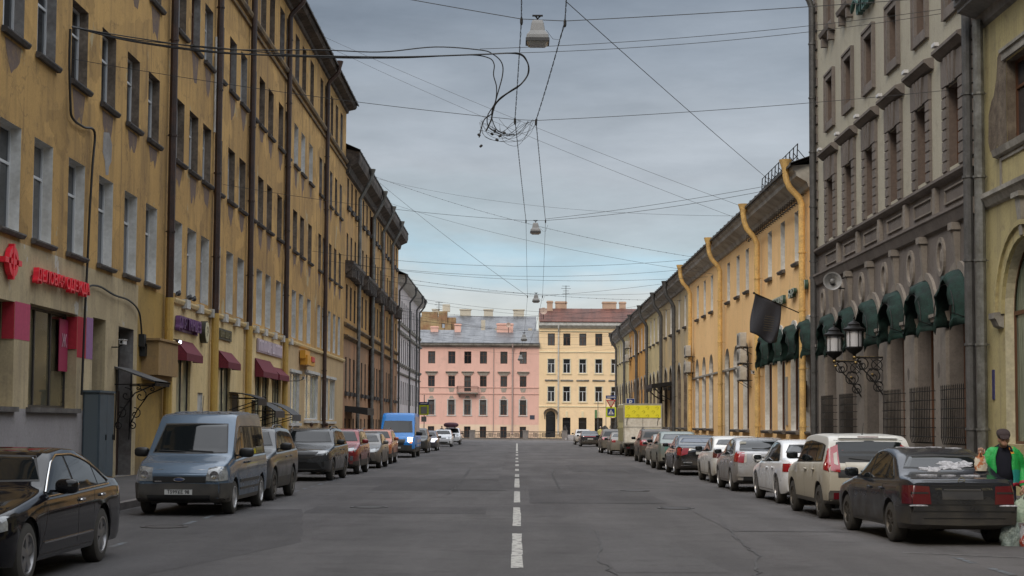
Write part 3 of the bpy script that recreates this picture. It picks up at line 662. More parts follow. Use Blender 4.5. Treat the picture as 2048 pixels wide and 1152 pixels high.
for u in (130.9, 142.4, 153.2): pipe(TL, B, mat('rusty_pipe', (.16, .07, .04), .7), u, 18.4, .15, .15, coll=4, bot=-.4)
b = MB(TL); b.prism([(0, 2.5), (1.6, 2.25), (1.6, 2.75), (0, 2.9)], 111.5, 116.5, 0); b.build('entrance_canopy', blk, B)
# ================================================================ LEFT: third house, pale lilac
C = building('apartment_house', (-12, 178, 0), 'pale lilac grey classical house at the left corner of the street by the canal', 'building')
c3 = [162.5+3.0*i for i in range(12)]
ops = [(u-.6, u+.6, z, z+h, 0, 0) for u in c3 for z, h in ((12.0, 2.3), (7.9, 2.5), (3.6, 2.4))]
wall(TL, 159.8, 196.2, -1.6, 16.0, ops, lilac, C, .25, [revg])
for u in c3:
    for z, h in ((12.0, 2.3), (7.9, 2.5), (3.6, 2.4)): window(C, 'L', u, z, 1.2, h, 'T', frw, None, -.22)
    sill(C, 'L', u, 12.0, 1.7, corn, .2, .25); b = MB(TL); b.prism([(-.02, 10.65), (.28, 10.75), (.3, 10.95), (-.02, 11.05)], u-1.0, u+1.0, 0); b.prism([(-.02, 7.3), (.25, 7.6), (.25, 7.75), (-.02, 7.8)], u-.9, u+.9, 0); b.build('window_hood', corn, C)
for z in (6.6, 10.9, 11.6): profile_band(TL, C, 'string_course', corn, 159.8, 196.2, [(-.05, z), (.14, z+.05), (.18, z+.2), (-.05, z+.28)])
profile_band(TL, C, 'cornice', trimw, 159.9, 196.7, [(-.05, 15.6), (.3, 15.8), (.7, 16.2), (.8, 16.3), (.8, 16.5), (-.05, 16.6)])
massing(TL, C, 159.85, 196.2, 16.45, lilac, roofd, 3.0, 13, .9, .1, .3)
for u in (162, 178, 190, 195.6): pipe(TL, C, pipegr, u, 14.8, .1, .25, top=[(0, 14.8), (.6, 15.6), (.65, 15.9)], coll=3, bot=-.5)
# ================================================================ RIGHT: long yellow market-hall building
D = building('arcaded_house', (12, 110, 0), 'long two storey arcaded building down the right side, yellow in front, patched orange beyond', 'building')
segs = [(64.25, 111.2, ryel), (111.2, 123.0, ryel2), (123.0, 133.8, ryel2), (133.8, 148.4, rpale), (148.4, 161.4, rora), (161.4, 172.0, rora), (172.0, 195.0, rpale)]
uw = [68.5, 72.2, 75.9, 83.4, 86.9, 90.8, 98.6, 102.4, 106.3, 114.3, 118.6, 124.9, 129.0, 136.3, 140.2, 143.8, 150.5, 154.3, 158.2, 163.8, 167.6, 171.0, 175.2, 182, 186, 190.4]
ga = [65.76, 69.2, 72.75, 76.5, 84.0, 87.8, 91.5, 99.1, 102.9, 106.8, 114.3, 118.4, 124.9, 129.0, 136.3, 140.2, 143.8, 150.5, 154.3, 158.2, 163.8, 167.6, 171.0, 175.2, 182, 186, 190.4]
def zg(u): return G(u)+SW
for k, (a, c, m) in enumerate(segs):
    ops = [(u-.58, u+.58, 8.72, 10.95, 0, 0) for u in uw if a < u < c]
    for u in ga:
        if a < u < c: ops.append((u-1.08, u+1.08, (1.5 if abs(u-91.5) > .1 else .1), 6.1, 1, 1 if u > 111 else 0))
    wall(TR, a, c, -1.6, 11.7, ops, m, D, .24, [revw, revd])
for u in uw:
    window(D, 'R', u, 8.72, 1.16, 2.23, 'T', frw, g1 if u < 111 else None, -.22)
    sill(D, 'R', u, 8.74, 1.4, sillm if u > 80 else sillg, .16, .16)
for u in ga:
    if abs(u-91.5) < .1:
        window(D, 'R', u, .1, 2.16, 6.0, 'X', frd, g1, -.22, 1, 'arched_door'); continue
    window(D, 'R', u, 1.5, 2.16, 4.6, 'X', frb if u < 111 else frd, g1 if u < 111 else g3, -.22, 1, 'arched_window')
    sill(D, 'R', u, 1.52, 2.5, sillg, .2, .16)
# restaurant bay: pilasters with capitals between the awnings, white archivolts
b = MB(TR)
for u in (66.9, 71.0, 74.6, 78.4): b.prism([(-.01, 4.55), (.10, 4.62), (.22, 4.9), (.22, 5.0), (-.01, 5.02)], u-.72, u+.72, 0)
b.build('capital', corn, D)
def archivolt(T, parent, u, sp, r0, r1, m, n0=0, n1=.06, leg=0, name='archivolt'):
    b = MB(T); K = 16
    for k in range(K):
        p, q = pi*k/K, pi*(k+1)/K
        P = [(u+r0*cos(p), sp+r0*sin(p)), (u+r1*cos(p), sp+r1*sin(p)), (u+r1*cos(q), sp+r1*sin(q)), (u+r0*cos(q), sp+r0*sin(q))]
        b.prism([(x, z) for x, z in P], n0, n1, 1)
    if leg: b.box(u-r1, u-r0, n0, n1, sp-leg, sp); b.box(u+r0, u+r1, n0, n1, sp-leg, sp)
    return b.build(name, m, parent)
for u in ga[:4]: archivolt(TR, D, u, 5.02, 1.10, 1.28, trimw, -.01, .07)
for u in ga:
    if u > 111: archivolt(TR, D, u, 5.02, 1.12, 1.3, corn, -.01, .05)
profile_band(TR, D, 'string_course', corn, 83.0, 110, [(-.03, 4.78), (.09, 4.8), (.09, 4.9), (-.03, 4.92)])
profile_band(TR, D, 'cornice', mat('pale_grey_cornice', (.42, .41, .38), .75, var=.15, scale=1, col2=(.27, .25, .22), space='World'), 65.0, 195.4, [(-.05, 11.45), (.12, 11.5), (.2, 11.7), (.62, 11.95), (.66, 12.1), (.78, 12.2), (.80, 12.36), (-.05, 12.45)])
massing(TR, D, 65.0, 195.0, 12.3, ryel, roofd, 2.8, 14, .92, .12, .3)
for u in (80.0, 94.7, 111.2): pipe(TR, D, pipeor, u, 10.6, .135, .3, top=[(0, 10.6), (.12, 10.9), (.5, 11.35), (.62, 11.7), (.66, 12.0)], coll=2.4, bot=.1)
pipe(TR, D, pipeor, 67.35, 10.9, .135, .25, top=[(0, 10.9), (.12, 11.2), (.5, 11.6), (.62, 11.9), (.66, 12.2)], coll=2.4, bot=.1)
for u in (122.8, 133.7, 148.4, 161.3, 179.6, 194.4): pipe(TR, D, pipegr, u, 10.5, .14, .3, top=[(0, 10.5), (.12, 10.8), (.5, 11.3), (.62, 11.6), (.66, 11.9)], coll=2.6, bot=-.4)
b = MB(TR)  # snow guard rail on the roof edge by the hotel
for k in range(11): u = 65.4+k*.95; b.tube([(u, .55, 12.35), (u, .5, 13.35)], .025, 5); b.tube([(u, .5, 13.1), (u, .0, 12.5)], .018, 4)
for z in (12.85, 13.33): b.tube([(65.4, .5, z), (74.9, .5, z)], .02, 5)
b.build('roof_rail', ironm, D)
b = MB(TR)  # cable tray with hooks under the cornice
b.tube([(66, .28, 11.1), (81, .28, 11.1)], .03, 5)
for k in range(26): u = 66.2+k*.58; b.tube([(u, .0, 11.38), (u, .42, 11.32), (u, .42, 11.05), (u, .25, 11.02)], .018, 4)
b.build('cable_tray', ironm, D)
b = MB(TR)  # iron porch over the old entrance
b.prism([(0, 4.75), (1.55, 4.55), (1.55, 4.85), (0, 5.05)], 124.4, 130.5, 0)
for k in range(13): b.box(124.4+k*.47, 124.6+k*.47, 1.5, 1.56, 4.3, 4.56)
for k in range(4): b.box(124.38, 124.44, .1+k*.38, .3+k*.38, 4.35, 4.62)
b.tube([(124.5, .02, 3.6), (124.5, .8, 4.0), (124.5, 1.4, 4.6)], .05, 6); b.tube([(130.3, .02, 3.6), (130.3, .8, 4.0), (130.3, 1.4, 4.6)], .05, 6)
b.build('entrance_canopy', ironm, D)
b = MB(TR); b.box(71.0, 71.35, 0, .05, 1.75, 3.9); b.build('notice_board', mat('grey_board', (.28, .27, .25), .8), D)
b = MB(TR); b.box(66.35, 67.0, 0, .05, 2.5, 3.6); b.build('wall_plaque', mat('bronze_plaque', (.09, .06, .035), .5, metal=.4), D)
# ================================================================ RIGHT: hotel
H = building('hotel', (12, 53, 0), 'cream rendered hotel with dark stone arcade, rusticated window jambs and green awnings, on the right', 'hotel')
gpale2 = glass('curtained_glass_grey_green', (.10, .11, .095), (.05, .055, .05), .12)
hu = [43.6, 47.1, 50.6, 54.1, 57.5, 60.9]
bay = [43.35, 46.85, 50.35, 53.85, 57.35, 60.85]
gr = [(u-1.1, u+1.1, .9 if u != 53.85 else .05, 6.0, 1, 0) for u in bay]
wall(TR, 41.6, 64.2, -1.2, 7.25, gr, stone, H, .46, [stone, revd])
for u in bay: window(H, 'R', u, .9 if u != 53.85 else .1, 2.2, 5.1 if u != 53.85 else 5.9, 'X', frb if u != 53.85 else frd, gpale2 if u < 52 else g3, -.40, 1, 'arched_window' if u != 53.85 else 'arched_door')
wall(TR, 41.6, 64.2, 7.25, 8.78, [], stone, H)
wall(TR, 41.6, 64.2, 8.78, 24, [(u-.62, u+.62, 8.95, 11.2, 0, 0) for u in hu]+[(u-.58, u+.58, 13.45, 15.1, 0, 0) for u in hu]+[(u-.5, u+.5, 17.3, 19.0, 0, 0) for u in hu], hotelw, H, .25, [mat('brown_reveal', (.115, .085, .07), .85, var=.15, scale=2, space='World')])
for u in hu:
    window(H, 'R', u, 8.95, 1.24, 2.25, 'T', frb, g1, -.22); window(H, 'R', u, 13.45, 1.16, 1.65, 'T', frb, g1, -.22); window(H, 'R', u, 17.3, 1.0, 1.7, 'T', frb, g1, -.22)
b = MB(TR)   # ground floor pilasters
for u in bay:
    c = u+1.75; b.box(c-.64, c+.64, -.02, .10, 0, 4.72)
b.build('pilaster', stone2, H)
b = MB(TR)
for u in bay: c = u+1.75; b.prism([(.0, 4.68), (.16, 4.74), (.16, 4.8), (.22, 4.86), (.22, 4.95), (0, 4.98)], c-.74, c+.74, 0)
b.build('capital', stone2, H)
for u in bay: archivolt(TR, H, u, 4.9, 1.14, 1.36, stone2, -.01, .09)
for u in bay:      # roundel above each pilaster, keystone bracket above each arch
    c = u+1.75; b = MB(TR); K = 22
    for k in range(K):
        p, q = 2*pi*k/K, 2*pi*(k+1)/K
        b.prism([(c+.30*cos(p), 6.55+.42*sin(p)), (c+.42*cos(p), 6.55+.56*sin(p)), (c+.42*cos(q), 6.55+.56*sin(q)), (c+.30*cos(q), 6.55+.42*sin(q))], -.01, .07, 1)
    b.blob((c, .0, 6.55), (.16, .05, .24), 2, 12, 6); b.build('roundel', stone2, H)
    b = MB(TR); b.add([(u-.07, 0, 6.02), (u+.07, 0, 6.02), (u+.14, 0, 7.1), (u-.14, 0, 7.1), (u-.07, .10, 6.02), (u+.07, .10, 6.02), (u+.14, .2, 7.1), (u-.14, .2, 7.1)], [(0, 1, 5, 4), (1, 2, 6, 5), (2, 3, 7, 6), (3, 0, 4, 7), (4, 5, 6, 7)])
    b.box(u-.2, u+.2, 0, .26, 7.1, 7.3); b.build('keystone', stone2, H)
profile_band(TR, H, 'string_course', stone, 41.6, 64.35, [(-.02, 7.3), (.1, 7.34), (.2, 7.62), (.24, 7.66), (.24, 7.74), (-.02, 7.8)])
profile_band(TR, H, 'string_course', stone, 41.6, 64.35, [(-.02, 8.55), (.14, 8.6), (.2, 8.66), (.2, 8.74), (-.02, 8.82)])
b = MB(TR)   # blind balustrade panels
for u in hu:
    b.box(u-1.75, u-1.45, 0, .13, 7.8, 8.56)
    for z0, z1, a, c in ((7.95, 8.0, -1.05, 1.05), (8.35, 8.4, -1.05, 1.05)): b.box(u+a, u+c, 0, .05, z0, z1)
    for a in (-1.05, 1.0): b.box(u+a, u+a+.05, 0, .05, 8.0, 8.35)
b.build('panel', stone2, H)
jm = stone
for u in hu:
    b = MB(TR)
    for s in (-1, 1):      # rusticated jambs
        e = u+s*.62
        lo, hi = (e, e+.42) if s > 0 else (e-.42, e)
        b.box(lo, hi, 0, .065, 8.8, 11.25)
        for k in range(8): z = 8.86+k*.30; b.box(lo-.006, hi+.006, .001, .095, z, z+.255)
    b.build('rusticated_jamb', jm, H)
    b = MB(TR); b.box(u-1.06, u+1.06, 0, .11, 11.25, 12.0)
    for a, tw in ((-.26, -.16), (0, 0), (.26, .16)): b.add([(u+a-.09, .11, 11.2), (u+a+.09, .11, 11.2), (u+a+tw+.14, .11, 12.0), (u+a+tw-.14, .11, 12.0), (u+a-.09, .15, 11.2), (u+a+.09, .15, 11.2), (u+a+tw+.14, .18, 12.0), (u+a+tw-.14, .18, 12.0)], [(0, 1, 5, 4), (1, 2, 6, 5), (2, 3, 7, 6), (3, 0, 4, 7), (4, 5, 6, 7)])
    b.build('voussoir', stone, H)
    profile_band(TR, H, 'window_hood', stone, u-1.35, u+1.35, [(0, 12.08), (.12, 12.12), (.24, 12.24), (.30, 12.27), (.30, 12.36), (0, 12.44)])
    b = MB(TR); f = .24
    for z0, z1, w_ in ((13.45, 15.1, .58), (17.3, 19.0, .5)):
        b.box(u-w_-f, u-w_, 0, .09, z0-.3, z1+f); b.box(u+w_, u+w_+f, 0, .09, z0-.3, z1+f); b.box(u-w_, u+w_, 0, .09, z1, z1+f); b.box(u-w_, u+w_, 0, .09, z0-.3, z0)
        b.box(u-w_-f-.03, u-w_-f+.03, .0, .13, z0-.32, z1+f+.03); b.box(u+w_+f-.03, u+w_+f+.03, 0, .13, z0-.32, z1+f+.03); b.box(u-w_-f, u+w_+f, 0, .13, z1+f-.04, z1+f+.04)
    b.build('window_surround', stone, H)
    b = MB(TR); b.prism([(0, 16.75), (.26, 16.85), (.3, 17.0), (0, 17.05)], u-.95, u+.95, 0); b.box(u-.75, u-.55, 0, .24, 16.45, 16.78); b.box(u+.55, u+.75, 0, .24, 16.45, 16.78); b.build('bracketed_sill', stone, H)
b = MB(TR)
for k in range(40):
    z = 8.9+k*.38; b.box(63.55 if k % 2 else 63.75, 64.22, -.05, .06, z, z+.33); b.box(41.55, 42.2 if k % 2 else 42.0, -.05, .1, z, z+.33)
b.build('quoin', stone, H)
massing(TR, H, 41.65, 64.15, 24, hotelw, roofd, 3, 14, .6)
# small flood lamps on the hoods
for u in hu:
    b = MB(TR); b.box(u+.85, u+1.2, .2, .33, 12.45, 12.55); b.build('flood_lamp', mat('pale_lamp_case', (.55, .55, .55), .4), H)
pipe(TR, H, pipegr, 64.8, 18.6, .125, .2, coll=2.2, top=[(.1, 18.9), (.4, 19.4), (.5, 20)], bot=.1)
pipe(TR, H, pipegr, 42.4, 19.5, .13, .2, coll=2.2, bot=.1)
# window grilles
grm = ironm
for i, u in enumerate([60.85, 57.35, 50.35, 46.85, 43.35]):
    b = MB(TR); z0, z1 = 1.25, 2.85; n = 12
    for k in range(n+1):
        x = u-1.12+2.24*k/n; b.tube([(x, .02, z0+.05), (x, .20, z0+.02), (x, .24, z0+.2), (x, .24, z1)], .013, 4); b.lathe([(.02, 0), (.001, .07)], (x, .24, z1), 2, 4)
    for k in range(6): z = z0+.22+k*.26; b.tube([(u-1.3, .0, z), (u-1.2, .24, z), (u+1.2, .24, z), (u+1.3, .0, z)], .014, 4)
    o = b.build('window_grille', grm, H)
for c in (45.1, 48.6, 52.1):
    q = MB(TR); k = random.Random(c); q.poly([(c+.1+(.12+.07*k.random())*cos(a*pi/5), .105, 3.35+(.14+.1*k.random())*sin(a*pi/5)) for a in range(10)]); q.build('chipped_patch', mat('chipped_stone', (.10, .085, .075), .95, bump=.6, scale=3), H, recalc=False)
# ================================================================ RIGHT: near pale yellow house
K_ = building('apartment_house', (12, 30, 0), 'old pale yellow house at the right edge with broken plaster beside a window', 'building')
wall(TR, -62, 40.95, -1.2, 12.6, [(u_-.8, u_+.8, 8.75, 10.75, 0, 2) for u_ in range(-56, 28, 5)]+[(u_-1.7, u_+1.7, 1.35, 6.25, 1, 0) for u_ in range(-56, 26, 7)]+[(37.35, 38.95, 8.75, 10.75, 0, 2), (32.0, 33.6, 8.75, 10.75, 0, 2), (35.95, 39.35, 1.35, 6.25, 1, 0), (28, 31.4, 1.35, 6.25, 1, 0)], nyel, K_, .25, [mat('cream_reveal', (.47, .43, .30), .8, var=.15, scale=2, col2=(.36, .33, .24), space='World'), revd, rubble])
for u_ in range(-56, 28, 5): window(K_, 'R', u_, 8.75, 1.6, 2.0, 'T', frb, g3, -.22)
for u_ in range(-56, 26, 7): window(K_, 'R', u_, 1.35, 3.4, 4.9, 'X', frb, g3, -.22, 1, 'arched_window')
window(K_, 'R', 38.15, 8.75, 1.6, 2.0, 'T', frb, g3, -.22); window(K_, 'R', 32.8, 8.75, 1.6, 2.0, 'T', frb, g3, -.22)
window(K_, 'R', 37.65, 1.35, 3.4, 4.9, 'X', frb, mat('green_curtain_glass', (.17, .21, .16), .15, col2=(.08, .10, .08), scale=3, stretch=(8, 1, .3)), -.22, 1, 'arched_window'); window(K_, 'R', 29.7, 1.35, 3.4, 4.9, 'X', frb, g3, -.22, 1, 'arched_window')
for u in (37.65, 29.7): archivolt(TR, K_, u, 4.55, 1.72, 2.0, nyel, -.01, .09); archivolt(TR, K_, u, 4.55, 2.0, 2.12, nyel, -.01, .16)
b = MB(TR)
for s in (-2.02, 2.02): b.prism([(0, 4.2), (.12, 4.25), (.2, 4.42), (.24, 4.44), (.24, 4.58), (0, 4.6)], 37.65+s-.24, 37.65+s+.24, 0)
b.build('impost', corn, K_)
profile_band(TR, K_, 'string_course', corn, -62, 40.9, [(-.02, 7.3), (.08, 7.35), (.16, 7.5), (.22, 7.55), (.22, 7.66), (-.02, 7.72)])
profile_band(TR, K_, 'sill_course', corn, 36.2, 39.8, [(-.02, 8.45), (.12, 8.5), (.16, 8.66), (-.02, 8.7)])
b = MB(TR); b.box(37.1, 37.3, 0, .07, 8.7, 11.0); b.box(37.3, 39.15, 0, .07, 10.8, 11.0); b.box(37.2, 39.2, 0, .12, 11.0, 11.08); b.build('window_surround', corn, K_)
b = MB(TR); b.box(39.4, 39.5, 0, .04, 7.75, 8.42); b.box(37.0, 37.1, 0, .04, 7.75, 8.42); b.box(37.1, 39.4, 0, .04, 8.35, 8.42); b.add([(37.55, .0, 6.3), (37.75, 0, 6.3), (37.85, 0, 7.25), (37.45, 0, 7.25), (37.55, .12, 6.3), (37.75, .12, 6.3), (37.85, .2, 7.25), (37.45, .2, 7.25)], [(0, 1, 5, 4), (1, 2, 6, 5), (2, 3, 7, 6), (3, 0, 4, 7), (4, 5, 6, 7)]); b.box(37.35, 37.95, 0, .26, 7.2, 7.32); b.build('keystone', corn, K_)
b = MB(TR)   # bare rubble where the plaster fell
P = [(38.95, 10.9), (39.4, 11.15), (39.65, 11.0), (39.75, 10.5), (40.0, 10.1), (40.2, 10.0), (40.45, 9.7), (40.5, 9.0), (40.35, 8.75), (40.0, 8.6), (39.75, 8.85), (39.6, 8.4), (39.45, 8.2), (39.35, 8.45), (38.96, 8.72)]
b.poly([(p[0], .012, p[1]) for p in P]); b.build('bare_masonry', rubble, K_, recalc=False)
profile_band(TR, K_, 'cornice', mat('grey_wood_cornice', (.16, .155, .15), .7, var=.2, scale=1, col2=(.09, .085, .08), space='World'), -62, 41.1, [(-.05, 12.0), (.1, 12.1), (.15, 12.35), (.6, 12.5), (.6, 12.6), (.7, 12.64), (.7, 12.85), (-.05, 12.95)])
massing(TR, K_, -62, 40.95, 12.75, nyel, roofd, 3, 13, .8)
pipe(TR, K_, pipelt, 41.35, 12.2, .135, .2, coll=2.15, bot=.1)
b = MB(TR); b.box(40.25, 40.4, 0, .03, 2.45, 3.2); b.build('wall_plaque', mat('blue_plate', (.04, .04, .12), .4), K_)
# ================================================================ FAR SIDE OF THE CANAL
PK = building('canal_house', (-6, YF, -.6), 'pink four storey house with a small iron balcony across the canal', 'building')
px = [-13.4, -10.25, -7.75, -5.3, -2.1, .92]; more = [-16.6, -19.6, -22.6, -25.6, -28.6, -31.6]
ops = []
for x in px+more:
    ops += [(x-.55, x+.55, 10.95, 12.85, 0, 1), (x-.52, x+.52, 7.35 if abs(x+7.75) > .1 else 6.6, 9.0, 0, 1), (x-.5, x+.5, 2.95, 5.25, 0, 1)]
wall(TF, -36, 3.4, 1.45, 13.75, ops, pink, PK, .25, [trimw, revd])
wall(TF, -36, 3.4, -3.5, 1.45, [(x-.5, x+.5, -.6, 1.15, 0, 1) for x in px+more], pinkpale, PK, .25, [trimw, revd])
for x in px+more:
    window(PK, 'F', x, 10.95, 1.1, 1.9, 'X', frb, None, -.2); z = 7.35 if abs(x+7.75) > .1 else 6.6; window(PK, 'F', x, z, 1.04, 9.0-z, 'X', frb, None, -.2)
    window(PK, 'F', x, 2.95, 1.0, 2.3, 'T', frb, g2 if x < -4 else None, -.2); window(PK, 'F', x, -.6, 1.0, 1.75, 'X', frb, g3, -.2)
    b = MB(TF); f = .16; b.box(x-.5-f, x-.5, -.01, .06, 2.9, 5.3); b.box(x+.5, x+.5+f, -.01, .06, 2.9, 5.3); b.box(x-.5-f, x+.5+f, -.01, .06, 5.3, 5.42); b.box(x-.75, x+.75, -.01, .12, 2.78, 2.9); b.build('window_surround', trimw, PK)
    b = MB(TF); b.box(x-.6, x+.6, -.01, .08, 9.1, 9.32); b.prism([(0, 9.45), (.25, 9.6), (.28, 9.7), (0, 9.76)], x-.95, x+.95, 0); b.box(x-.8, x+.8, 0, .12, 9.32, 9.46)
    b.add([(x-.5, .03, 7.2), (x+.5, .03, 7.2), (x+.3, .03, 6.5), (x-.3, .03, 6.5)], [(0, 1, 2, 3)]) if abs(x+7.75) > .1 else None
    b.add([(x-.42, .03, 5.5), (x+.42, .03, 5.5), (x+.2, .03, 5.9), (x-.2, .03, 5.9)], [(0, 1, 2, 3)]); b.build('window_hood', mat('grey_stucco_ornament', (.36, .31, .26), .85, var=.2, scale=4, col2=(.25, .22, .19), space='World'), PK)
for z in (6.15, 7.15): profile_band(TF, PK, 'string_course', mat('greyed_pink_band', (.50, .30, .25), .85), -36, 3.4, [(-.02, z), (.08, z+.02), (.08, z+.1), (-.02, z+.12)])
profile_band(TF, PK, 'cornice', corn, -36, 3.5, [(-.05, 13.5), (.2, 13.6), (.6, 13.8), (.65, 13.95), (.65, 14.15), (-.05, 14.25)])
massing(TF, PK, -36, 3.4, 14.1, pink, roofg, 2.2, 9, .75, .1)
pipe(TF, PK, mat('pinkish_grey_pipe', (.36, .27, .24), .6), -.75, 12.9, .11, .2, top=[(0, 12.9), (.3, 13.5)], coll=2.5); pipe(TF, PK, mat('pinkish_grey_pipe', (.3, .3, .3)), -3.7, 13.4, .06, .1, coll=3)
bl = MB(TF); bl.box(-9.4, -6.1, 0, 1.0, 6.25, 6.42)
for q in (-9.1, -6.6): bl.prism([(0, 5.75), (.75, 6.15), (.75, 6.25), (0, 6.25)], q, q+.2, 0)
bo = bl.build('balcony', corn, PK); bl = MB(TF)
for k in range(23): x = -9.38+k*.148; bl.tube([(x, .98, 6.42), (x, .98, 7.35)], .02, 4)
for q in (-9.38, -6.12):
    for k in range(6): bl.tube([(q, .1+k*.17, 6.42), (q, .1+k*.17, 7.35)], .02, 4)
bl.tube([(-9.38, .0, 7.38), (-9.38, .98, 7.38), (-6.12, .98, 7.38), (-6.12, .0, 7.38)], .035, 5); bl.build('railing', ironm, bo)
b = MB(TF); b.box(2.0, 2.75, 0, .04, 2.3, 2.95); b.build('street_plate', mat('dark_street_plate', (.04, .045, .07), .5), PK)
for x, w_, h in ((-9.5, 1.0, 1.4), (-2.0, 2.6, 1.5), (-13.2, 1.2, 1.0)):
    b = MB(TF); b.box(x-w_/2, x+w_/2, -4.5, -3.6, 14.6, 16.0+h); b.box(x-w_/2-.1, x+w_/2+.1, -4.6, -3.5, 16.0+h-.25, 16.0+h-.08); b.build('chimney', pink, PK)
YL = building('canal_house', (11, YF, -.6), 'peach yellow four storey house with rusty red roof across the canal', 'building')
yx = [5.3, 7.72, 10.22, 12.72, 15.22, 17.72, 20.2, 22.7]
ops = []
for x in yx: ops += [(x-.55, x+.55, 13.85, 15.75, 0, 1), (x-.55, x+.55, 9.55, 11.75, 0, 0), (x-.55, x+.55, 5.1, 7.45, 0, 0)]
wall(TF, 3.4, 26, 4.3, 16.6, ops, fyel, YL, .22, [trimw, revd])
wall(TF, 3.4, 26, -3.5, 4.3, [(x-.62, x+.62, -.5, 2.6, 0, 1) for x in yx[1:]]+[(4.5, 6.0, -.5, 3.6, 1, 1)], fyel, YL, .3, [trimw, revd])
for x in yx:
    window(YL, 'F', x, 13.85, 1.1, 1.9, 'T', frw if random.random() < .3 else frb, None, -.15); window(YL, 'F', x, 9.55, 1.1, 2.2, 'T', frw, g1, -.1); window(YL, 'F', x, 5.1, 1.1, 2.35, 'T', frw, g1, -.1)
    if x > 6: window(YL, 'F', x, -.5, 1.24, 3.1, 'H', frd, g1, -.25, name='shop_window')
    b = MB(TF); f = .14
    for z0, z1 in ((9.55, 11.75), (5.1, 7.45)): b.box(x-.55-f, x-.55, -.01, .06, z0-.05, z1+f); b.box(x+.55, x+.55+f, -.01, .06, z0-.05, z1+f); b.box(x-.55, x+.55, -.01, .06, z1, z1+f); b.box(x-.75, x+.75, -.01, .12, z0-.2, z0-.06)
    b.build('window_surround', mat('pale_cream_trim', (.68, .58, .38), .8), YL)
    b = MB(TF); b.prism([(0, 8.25), (.22, 8.38), (.24, 8.5), (0, 8.55)], x-.98, x+.98, 0); b.build('window_hood', corn, YL)
    if x > 6: b = MB(TF); b.box(x-.18, x+.18, 0, .12, 2.65, 3.6); b.build('keystone', mat('pale_cream_trim', (.6, .5, .3)), YL)
window(YL, 'F', 5.25, -.5, 1.5, 4.1, 'H', frd, g1, -.28, 1, name='arched_door')
b = MB(TF); K = 10
for k in range(K):
    p, q = pi*k/K, pi*(k+1)/K; b.prism([(5.25+.98*cos(p), 3.2+.75*sin(p)), (5.25+1.12*cos(p), 3.2+.88*sin(p)), (5.25+1.12*cos(q), 3.2+.88*sin(q)), (5.25+.98*cos(q), 3.2+.75*sin(q))], 0, .9, 1)
b.tube([(4.3, .05, 2.4), (4.3, .85, 3.2)], .05, 5); b.tube([(6.2, .05, 2.4), (6.2, .85, 3.2)], .05, 5); b.build('door_hood', soffit, YL)
for z in (4.25, 12.75, 16.0): profile_band(TF, YL, 'string_course', mat('pale_cream_trim', (.6, .5, .3)), 3.4, 26, [(-.02, z), (.1, z+.03), (.1, z+.16), (-.02, z+.2)])
profile_band(TF, YL, 'cornice', trimw, 3.35, 26.2, [(-.05, 16.5), (.2, 16.6), (.6, 16.9), (.7, 17.0), (.7, 17.5), (-.05, 17.7)])
massing(TF, YL, 3.4, 26, 17.5, fyel, roofr, 2.3, 8, .85, .1)
pipe(TF, YL, trimw, 6.4, 16.0, .1, .2, top=[(0, 16.0), (.3, 16.5)], coll=2.5)
for x, w_, h, y_ in ((5.1, .9, 2.2, -3), (6.9, 1.8, 2.2, -4), (14.6, 2.2, 2.2, -4.0), (16.7, 1.0, 2.2, -4.0)):
    b = MB(TF); b.box(x-w_/2, x+w_/2, y_-.8, y_, 17.5, 18.9+h); b.box(x-w_/2-.1, x+w_/2+.1, y_-.9, y_+.1, 18.9+h-.3, 18.9+h-.12); b.build('chimney', plaster('peach_chimney%d' % int(x), (.50, .35, .26), (.42, .29, .21), (.28, .2, .15), .8, .3), YL)
# grey-roofed house behind and brick chimney stack on the left
GH = building('house', (-6, 275, 0), 'house behind the pink one, only its big grey sheet roof and pale chimneys showing', 'building')
TG = lambda u, n, z: (u, 278-n, z)
wall(TG, -26, 3.3, -1, 16.2, [], mat('behind_wall', (.45, .42, .36), .9), GH); massing(TG, GH, -26, 3.3, 16.2, fyel, roofg, 4.3, 12, .6)
profile_band(TG, GH, 'cornice', mat('dark_green_grey_eave', (.07, .08, .08), .6), -26, 3.4, [(0, 16.0), (.6, 16.1), (.6, 16.3), (0, 16.4)])
for x, w_ in ((-9.3, 1.9), (-5.2, 1.6), (.2, 1.9), (-14.6, 1.2)):
    b = MB(TG); b.box(x-w_/2, x+w_/2, -7, -6, 18, 21.7); b.box(x-w_/2-.12, x+w_/2+.12, -7.1, -5.9, 21.7, 21.9); b.build('chimney', mat('pale_chimney', (.48, .44, .36), .9, var=.2, scale=2, space='World'), GH)
for x, z in ((-6.0, 17.2), (-3.6, 17.0), (2.2, 17.0)): b = MB(TG); b.box(x-.35, x+.35, -1.8, -.6, 16.6, z+1.2+(1.2 if x < -5 else 0)); b.build('dormer_vent', mat('pale_chimney', (.5, .5, .4)), GH)
BR = building('house', (-18, 262, 0), 'old brick house end with broken chimneys behind the left part of the pink roof', 'building')
brick = plaster('old_brick', (.26, .15, .085), (.36, .28, .15), (.12, .075, .05), .5, .4, 0, bump=.8)
TB = lambda u, n, z: (u, 262-n, z)
b = MB(TB); b.box(-24, -12.0, -6, 0, -1, 17.2); b.box(-24, -12.5, -3, -.5, 17.2, 19.0); b.box(-15.8, -13.2, -2.6, -.6, 19.0, 19.9); b.box(-11.9, -10.9, -4, 0, -1, 18.0); b.box(-12.0, -10.2, -3, -1, -1, 19.0); b.box(-13.0, -11.6, -2.2, -.6, 18, 20.0); b.build('brick_wall', brick, BR)
b = MB(TB); b.box(-12.4, -11.2, -2.6, -1.4, 20.0, 21.2); b.build('chimney', mat('pale_chimney', (.5, .5, .4)), BR)
